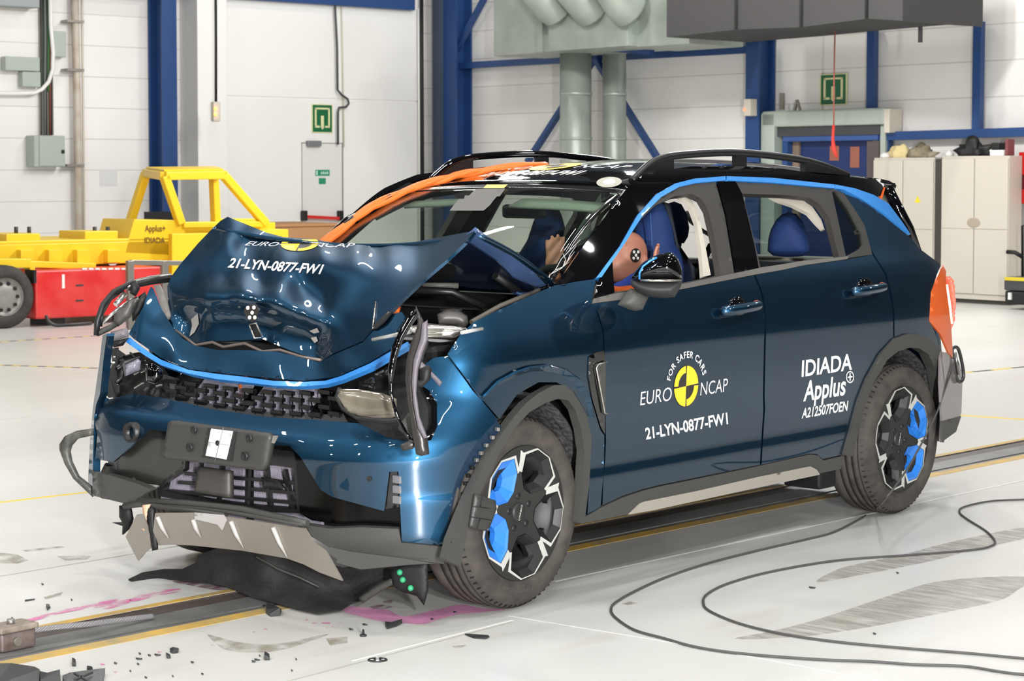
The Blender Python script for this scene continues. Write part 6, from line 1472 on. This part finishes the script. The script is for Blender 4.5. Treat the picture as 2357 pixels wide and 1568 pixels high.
# curved words above the badge, one letter at a time
def arc_words(s, cx, cy, u, v, r0, r1, a0, a1, surf):
    u = np.array(u); v = np.array(v); c = np.array((cx, cy)); mb = MB(); adv = []
    for ch in s:
        if ch == ' ': adv.append((None, None, .34)); continue
        vv, ff = text2d(ch, .018); adv.append((vv, ff, vv[:, 0].max()+.09))
    tot = sum(a[2] for a in adv); x = 0
    for vv, ff, w in adv:
        if vv is not None:
            ang = np.radians(a0+(a1-a0)*(x+vv[:, 0])/tot); rr = r0+(r1-r0)*vv[:, 1]/.72
            p = c+u*(rr*np.cos(ang))[:, None]+v*(rr*np.sin(ang))[:, None]; P = surf(p[:, 0], p[:, 1])+np.array([.001, .002, 0]); mb.add([tuple(q) for q in P], ff)
        x += w
    return obj('lettering', mb, M_decal, car, fixn=False)
arc_words('FOR SAFER CARS', 1579.5, 889, (28.5, -4.4), (.7, -48), 1.36, 1.68, 165, 15, S_side)
# bonnet
T('lettering', '21-LYN-0877-FW1', (524, 615), (737, 630.5), (533.5, 593.5), S_hood, b=.024, lift=.004)
T('lettering', 'EURO', (563, 564.5), (634, 567), (577, 555), S_hood, lift=.004)
T('lettering', 'NCAP', (718, 568), (812, 569), (726, 558.5), S_hood, lift=.004)
badge(690, 561, (44, 1), (8, -17), S_hood, .004, clip=551)
panel('target_patch', [(565, 707), (575, 700), (590, 703), (594, 720), (588, 738), (578, 742), (568, 732), (561, 718)], S_x([(565, 707, .392), (590, 703, .392), (588, 738, .388), (561, 718, .39), (578, 742, .386)]), mat('target_black', (40, 40, 44), .3, coat=.5), car, step=7, th=.004)
for x, y in ((570, 709), (584, 708), (580, 720), (574, 731), (586, 731)): panel('target_dot', ell(x, y, 3.6, 4.6, 12), S_plane((.396, 0, 1.0), (1, 0, 0)), M_decal, car, step=5, th=.002)
obj('latch_frame', MB().tube([at(x, y, x=.395) for x, y in ((574, 748), (590, 744), (604, 776), (586, 779), (574, 748))], .004, 6), M_chrome, car)
panel('latch_plate', [(575, 749), (589, 746), (602, 774), (587, 777)], S_plane((.39, 0, 1.0), (1, 0, 0)), M_core, car, step=7, th=.006)
# grey bare-metal tears
for p in ([(440, 735), (455, 722), (458, 745), (448, 765), (436, 775), (442, 750)], [(712, 762), (730, 755), (735, 765), (722, 768)], [(715, 778), (728, 775), (732, 785), (724, 790)]):
    flat_px('bare_tear', [p], S_hood, mat('bare_primer', (150, 146, 142), .5), hood, .004)
# roof lettering, lying on the roof and read from the front
def roof_text(s, y0, y1, x0, x1, m, b=.0):
    v, f = text2d(s, b); w = v[:, 0].max(); mb = MB()
    vs = [roof_pt(x0-(x0-x1)*yy/.72, y0+(y1-y0)*xx/w)+Vector((.003, 0, .004)) for xx, yy in v]; mb.add(vs, f); return obj('lettering', mb, m, car, fixn=False)
ya = at(1110, 390, x=-1.22).y; yb = at(1330, 390, x=-1.22).y
roof_text('21-LYN-0877-FW1', ya, yb, -1.20, -1.29, M_decal, .03)
yc = at(1280, 374, x=-1.42).y
roof_text('EURO', yc-.42, yc-.14, -1.36, -1.46, M_decal); roof_text('NCAP', yc+.14, yc+.42, -1.36, -1.46, M_decal)
mb = MB().grid([[roof_pt(-1.42+math.cos(a)*r, yc+math.sin(a)*r)+Vector((.003, 0, .004)) for a in np.linspace(0, 2*math.pi, 33)[:-1]] for r in (.001, .06, .12)], closed=True); bd = obj('badge', mb, M_ydec, car, fixn=False)
mb = MB()
for a0 in (0, math.pi): mb.grid([[roof_pt(-1.42+math.cos(a+a0)*r, yc+math.sin(a+a0)*r)+Vector((.004, 0, .006)) for a in np.linspace(0, math.pi/2, 9)] for r in (.001, .04, .078)])
obj('badge_dark', mb, M_kdec, bd, fixn=False)
# ================================================================== ON THE FLOOR
def stain_mat(name, col, sc, lo, hi, amt=1.0, rough=.4):
    m = bpy.data.materials.new(name); m.use_nodes = True; nt = m.node_tree; b = nt.nodes['Principled BSDF']; b.inputs['Base Color'].default_value = lin(col); b.inputs['Roughness'].default_value = rough
    g = nt.nodes.new('ShaderNodeNewGeometry'); mp = nt.nodes.new('ShaderNodeMapping'); mp.inputs['Scale'].default_value = sc; nt.links.new(g.outputs['Position'], mp.inputs[0])
    n = nt.nodes.new('ShaderNodeTexNoise'); n.inputs['Scale'].default_value = 1; n.inputs['Detail'].default_value = 6; nt.links.new(mp.outputs[0], n.inputs['Vector'])
    r = nt.nodes.new('ShaderNodeMapRange'); r.inputs[1].default_value = lo; r.inputs[2].default_value = hi; r.inputs[4].default_value = amt; nt.links.new(n.outputs[0], r.inputs[0]); nt.links.new(r.outputs[0], b.inputs['Alpha'])
    return m
def decal(name, polys, m, z=.0015):
    mb = MB()
    for p in polys:
        pts = [at(x, y, z=z) for x, y in (spline(p, 4, True) if len(p) > 5 else p)]
        W, T_ = tri2d([(q.x*1000, q.y*1000) for q in pts], [], 90); mb.add([(a/1000, b/1000, z) for a, b in W], T_)
    return struct(obj(name, mb, m, floor, fixn=False))
M_scuff = stain_mat('scrubbed_floor', (158, 152, 142), (34, 5, 1), .25, .75, .75)
M_scuff2 = stain_mat('tyre_scuff', (150, 142, 124), (14, 14, 1), .3, .75, .75)
decal('scuff_mark', [[(1690, 1471), (1790, 1450), (1900, 1420), (2050, 1370), (2150, 1340), (2280, 1328), (2370, 1330), (2340, 1360), (2290, 1385), (2150, 1415), (1990, 1445), (1850, 1465)]], M_scuff)
decal('scuff_mark', [[(1880, 1340), (1930, 1310), (1990, 1295), (2080, 1276), (2200, 1245), (2370, 1212), (2370, 1236), (2240, 1265), (2150, 1290), (2000, 1320)]], M_scuff)
decal('scuff_mark', [[(478, 1462), (500, 1466), (560, 1480), (640, 1482), (740, 1462), (748, 1464), (650, 1496), (580, 1502), (515, 1494)], [(-20, 1270), (40, 1276), (66, 1290), (40, 1297), (-20, 1296)], [(48, 1266), (140, 1257), (150, 1260), (60, 1270)], [(130, 1280), (210, 1280), (200, 1288), (150, 1290)], [(100, 1375), (145, 1362), (140, 1370), (105, 1380)]], M_scuff2)
decal('scuff_mark', [[(1430, 1390), (1450, 1385), (1470, 1388), (1445, 1393)], [(1040, 1487), (1075, 1485), (1060, 1492), (1045, 1492)], [(750, 1470), (800, 1465), (800, 1480), (760, 1486)]], M_scuff2)
M_pink = stain_mat('pink_coolant', (238, 160, 206), (5, 5, 1), .1, .4, .85, .2); M_pink2 = stain_mat('pink_streak', (228, 110, 176), (9, 26, 1), .42, .62, .85, .3); M_dkpink = stain_mat('dark_coolant', (120, 60, 92), (10, 20, 1), .36, .6, .8, .25)
decal('coolant_puddle', [[(786, 1401), (804, 1396), (850, 1400), (893, 1404), (913, 1415), (936, 1419), (977, 1410), (1013, 1402), (1062, 1392), (1115, 1401), (1165, 1403), (1100, 1410), (1050, 1415), (1005, 1427), (977, 1436), (936, 1435), (873, 1429), (827, 1418), (796, 1410)]], M_pink, .002)
decal('coolant_puddle', [[(848, 1396), (880, 1392), (905, 1397), (890, 1401), (860, 1402)], [(880, 1384), (906, 1381), (900, 1388), (884, 1389)]], M_dkpink, .0022)
decal('coolant_streak', [[(0, 1440), (51, 1424), (120, 1408), (178, 1397), (229, 1386), (293, 1376), (296, 1389), (242, 1402), (199, 1403), (140, 1412), (76, 1430), (10, 1444)], [(300, 1378), (350, 1362), (410, 1355), (412, 1362), (360, 1372), (310, 1384)]], M_pink2, .002)
decal('coolant_streak', [[(395, 1338), (440, 1338), (500, 1346), (535, 1354), (500, 1358), (440, 1348)]], M_dkpink, .002)
decal('coolant_drop', [[(x-r, y-1.2), (x+r, y-1.2), (x+r, y+1.2), (x-r, y+1.2)] for x, y, r in ((750, 1434, 10), (725, 1434, 6), (770, 1443, 7), (706, 1427, 3), (611, 1448, 4), (585, 1455, 3), (484, 1485, 7), (368, 1501, 5), (236, 1529, 5), (266, 1547, 4), (753, 1446, 3))], M_pink2, .002)
# fine pale joints in the floor paint, and one shade edge
M_joint_shade = mat('floor_joint_shade_white', (236, 236, 232), .4); M_jointd = mat('floor_joint_grey', (176, 176, 168), .5)
def fline(a, b, w, m):
    a = at(*a, z=.001); b = at(*b, z=.001); q = (b-a).normalized(); s_ = Vector((-q.y, q.x, 0))*w/2
    struct(obj('paint_line', MB().prism([a-s_, b-s_, b+s_, a+s_], (0, 0, .0006)), m, floor))
fline((1278, 1338), (1985, 1186), .014, M_joint_shade); fline((1985, 1186), (2500, 1075), .012, M_joint_shade); fline((810, 1522), (1180, 1428), .012, M_joint_shade); fline((1170, 1418), (1610, 1490), .008, M_joint_shade); fline((1610, 1490), (2060, 1575), .008, M_joint_shade); fline((600, 1585), (1180, 1432), .006, M_jointd); fline((-20, 1330), (260, 1283), .006, M_jointd); fline((260, 1283), (420, 1255), .006, M_jointd)  # first line paints the edge of the car's shade as a pale stripe
# black cables
M_cab = mat('black_cable', (70, 70, 69), .6)
def fcable(pts, label, pre=()):
    P = [Vector(p) for p in pre]+[at(x, y, z=.006) for x, y in pts]
    o = obj('floor_cable', MB().tube([Vector(p) for p in spline([tuple(p) for p in P], 6)], .0046, 8), M_cab); return tag(o, label, 'cable')
pre = [at(2196, 838, y=.74), at(2172, 905, y=.90), at(2150, 965, y=1.0), at(2100, 1060, y=1.12), at(2066, 1112, y=1.22), at(2040, 1146, y=1.32)]
fcable([(2012, 1176), (1979, 1195), (1919, 1225), (1854, 1242), (1754, 1265), (1629, 1297), (1530, 1330), (1460, 1362), (1420, 1385), (1407, 1400), (1415, 1420), (1460, 1450), (1530, 1470), (1604, 1490), (1709, 1505), (1879, 1518), (2004, 1523), (2104, 1530), (2219, 1534), (2304, 1547), (2357, 1553), (2480, 1562)], 'black cable hanging off the rear bumper and looping wide across the white floor', pre)
fcable([(2480, 1146), (2357, 1150), (2279, 1154), (2219, 1167), (2209, 1180), (2229, 1197), (2269, 1222), (2290, 1245), (2281, 1257), (2239, 1266), (2104, 1277), (1929, 1290), (1779, 1315), (1679, 1342), (1629, 1367), (1619, 1387), (1634, 1407), (1704, 1436), (1804, 1460), (1929, 1478), (2079, 1492), (2229, 1504), (2357, 1516), (2480, 1524)], 'second black cable lying in an inner loop with an S bend on the floor')
# carabiner
cb = thing('carabiner', 'dark steel carabiner clipped on the rear bumper holding the cable', 'carabiner', at(2206, 875, y=.66))
obj('ring', MB().tube(spline([tuple(at(x, y, y=.68)) for x, y in ((2193, 802), (2204, 801), (2212, 825), (2218, 862), (2213, 878), (2203, 874), (2197, 845), (2192, 815))], 4, True), .009, 8, closed=True), mat('gun_metal', (70, 70, 70), .35, metal=.6), cb)
obj('gate_bar', MB().tube([at(2199, 812, y=.695), at(2206, 862, y=.695)], .007, 8), mat('clip_shine', (130, 130, 128), .3, metal=.8), cb)
# track fitting and rope
tf = thing('rope_clamp', 'rusty steel clamp block gripping the wire rope in the track', 'clamp', at(14, 1494, z=0))
a = at(14, 1494, z=0)
obj('clamp_body', MB().box((a.x-.09, a.y-.045, 0), (a.x+.05, a.y+.045, .062)), mat('clamp_steel', (150, 140, 140), .35, metal=.6, noise=(20, .8, (110, 92, 84))), tf, bevel=.008)
obj('clamp_cap', MB().box((a.x-.10, a.y-.05, .062), (a.x+.055, a.y+.05, .082)), mat('clamp_rust', (150, 140, 128), .6, noise=(24, .9, (96, 84, 74))), tf, bevel=.006)
obj('clamp_bolt', MB().cyl((a.x-.02, a.y, .08), (a.x-.02, a.y, .098), .014, 6), M_steel, tf)
obj('clamp_pin', MB().cyl((a.x-.01, a.y+.043, .03), (a.x-.01, a.y+.056, .03), .014, 14), M_steel, tf)
rope = MB(); rp = [at(36, 1464, z=.035), at(120, 1452, z=.032), at(200, 1444, z=.024), at(280, 1434, z=.012), at(352, 1425, z=.0)]
sp_ = [Vector(p) for p in spline([tuple(p) for p in rp], 14)]
for k in range(6):
    rope.tube([p+Vector((0, math.cos(i*.8+k*math.pi/3)*.0065, math.sin(i*.8+k*math.pi/3)*.0065+.010)) for i, p in enumerate(sp_)], .0044, 6)
tag(obj('wire_rope', rope, mat('rope_grey', (140, 138, 140), .45, metal=.4)), 'twisted grey wire rope running from the clamp into the track', 'rope')
# debris
M_deb = mat('debris_black', (44, 46, 46), .5)
def shard(poly, h, label, name='plastic_shard', m=None, group=None, tilt=0.0):
    base = [at(x, y, z=.001) for x, y in poly]; n = len(base); c = sum(base, Vector())/n
    mb = MB(); top = [p+Vector((0, 0, h*(.6+.4*math.sin(i*2.3+1)))) for i, p in enumerate(base)]
    mb.add([tuple(p) for p in base+top], [list(range(n))[::-1], list(range(n, 2*n))]+[(i, (i+1) % n, n+(i+1) % n, n+i) for i in range(n)])
    return tag(obj(name, mb, m or M_deb, bevel=.0015), label, 'debris', group)
shard([(886, 1441), (900, 1438), (922, 1431), (926, 1436), (912, 1443), (890, 1449)], .018, 'long black wedge of plastic beside the pink puddle')
shard([(1070, 1462), (1124, 1464), (1127, 1467), (1118, 1472), (1090, 1470)], .006, 'flat black strip lying right of the pink puddle')
shard([(614, 1404), (630, 1402), (648, 1409), (645, 1418), (622, 1420), (612, 1413)], .03, 'ribbed black block on the yellow line by the undertray')
shard([(609, 1512), (620, 1512), (621, 1520), (608, 1520)], .02, 'small black quarter-round chip standing on the floor')
shard([(391, 1502), (398, 1495), (412, 1496), (410, 1503), (398, 1505)], .016, 'jagged black chip, largest of those at the bottom left')
shard([(382, 1509), (392, 1511), (393, 1516), (384, 1516)], .012, 'small black chip just below the jagged one')
shard([(166, 1525), (174, 1524), (175, 1534), (166, 1534)], .018, 'black square chip beside the yellow track line')
shard([(106, 1398), (114, 1395), (116, 1400), (109, 1406)], .014, 'rounded black chip beside the pink streak')
shard([(57, 1383), (80, 1379), (81, 1381), (58, 1385)], .004, 'thin black splinter on the floor at the far left')
shard([(-12, 1547), (26, 1538), (80, 1542), (92, 1562), (90, 1580), (-12, 1590)], .03, 'large broken black plastic plate at the bottom left corner', 'plastic_plate')
shard([(92, 1558), (108, 1556), (118, 1552), (138, 1555), (140, 1575), (92, 1575)], .02, 'broken black plastic piece with a boss beside the large plate', 'plastic_plate')
sh = shard([(144, 1568), (160, 1556), (200, 1548), (242, 1552), (236, 1580), (150, 1580)], .02, 'dark grey broken plate with cross ribs at the bottom left', 'plastic_plate', mat('debris_grey', (78, 80, 80), .5))
c0 = wloc(sh); obj('rib', MB().bar(at(172, 1566, z=.026), at(212, 1548, z=.026), .008, .006), M_deb, sh); obj('rib', MB().bar(at(172, 1550, z=.026), at(206, 1570, z=.026), .008, .006), M_deb, sh)
shard([(200, 1546), (205, 1540), (214, 1543), (212, 1548)], .02, 'black knob shaped chip on top edge of the ribbed plate')
cl = thing('plastic_clip', 'small black push clip standing upright on the floor below the puddle', 'clip', at(836, 1466, z=0))
q = at(836, 1465, z=0); obj('clip_base', MB().cyl(q, q+Vector((0, 0, .006)), .012, 14), M_deb, cl); obj('clip_stem', MB().bar(q+Vector((-.004, 0, .005)), q+Vector((0, 0, .024)), .004, .004).bar(q+Vector((.004, 0, .005)), q+Vector((0, 0, .024)), .004, .004), M_deb, cl)
# marker disc
q = at(869, 1520, z=0); mk = thing('marker_disc', 'round black marker disc with five white dots lying on the floor', 'marker', q)
obj('disc', MB().lathe([(0, .001), (0, .033), (.002, .033), (.002, .001)], q, (0, 0, 1), 28), M_deb, mk)
for a, r in ((0, 0), (45, .018), (135, .018), (225, .018), (315, .018)): p = q+Vector((math.cos(R(a))*r, math.sin(R(a))*r, .0022)); obj('dot', MB().lathe([(0, .001), (.0006, .006)], p, (0, 0, 1), 14), M_decal, mk)
sp2 = [(322, 1506, 3), (344, 1510, 4), (363, 1509, 8), (320, 1518, 8), (318, 1530, 3), (266, 1528, 4), (300, 1546, 2), (443, 1526, 4), (466, 1553, 3), (398, 1558, 2), (336, 1561, 3), (598, 1511, 2), (592, 1520, 7), (584, 1524, 5), (682, 1519, 2), (672, 1545, 2), (840, 1439, 6), (808, 1450, 5), (995, 1427, 4), (1048, 1411, 5), (165, 1382, 2), (28, 1424, 2), (98, 1346, 3), (2013, 1460, 4), (2066, 1320, 3), (1870, 1354, 8)]
rs_ = random.Random(3)
for x, y, r in sp2:
    shard([(x-r, y-.8), (x-r*.2, y-1.6), (x+r, y-.6), (x+r*.7, y+1), (x-r*.4, y+1.3)], .006, 'tiny black plastic splinter lying on the white floor', 'plastic_splinter', None, 'plastic splinters scattered on the floor')
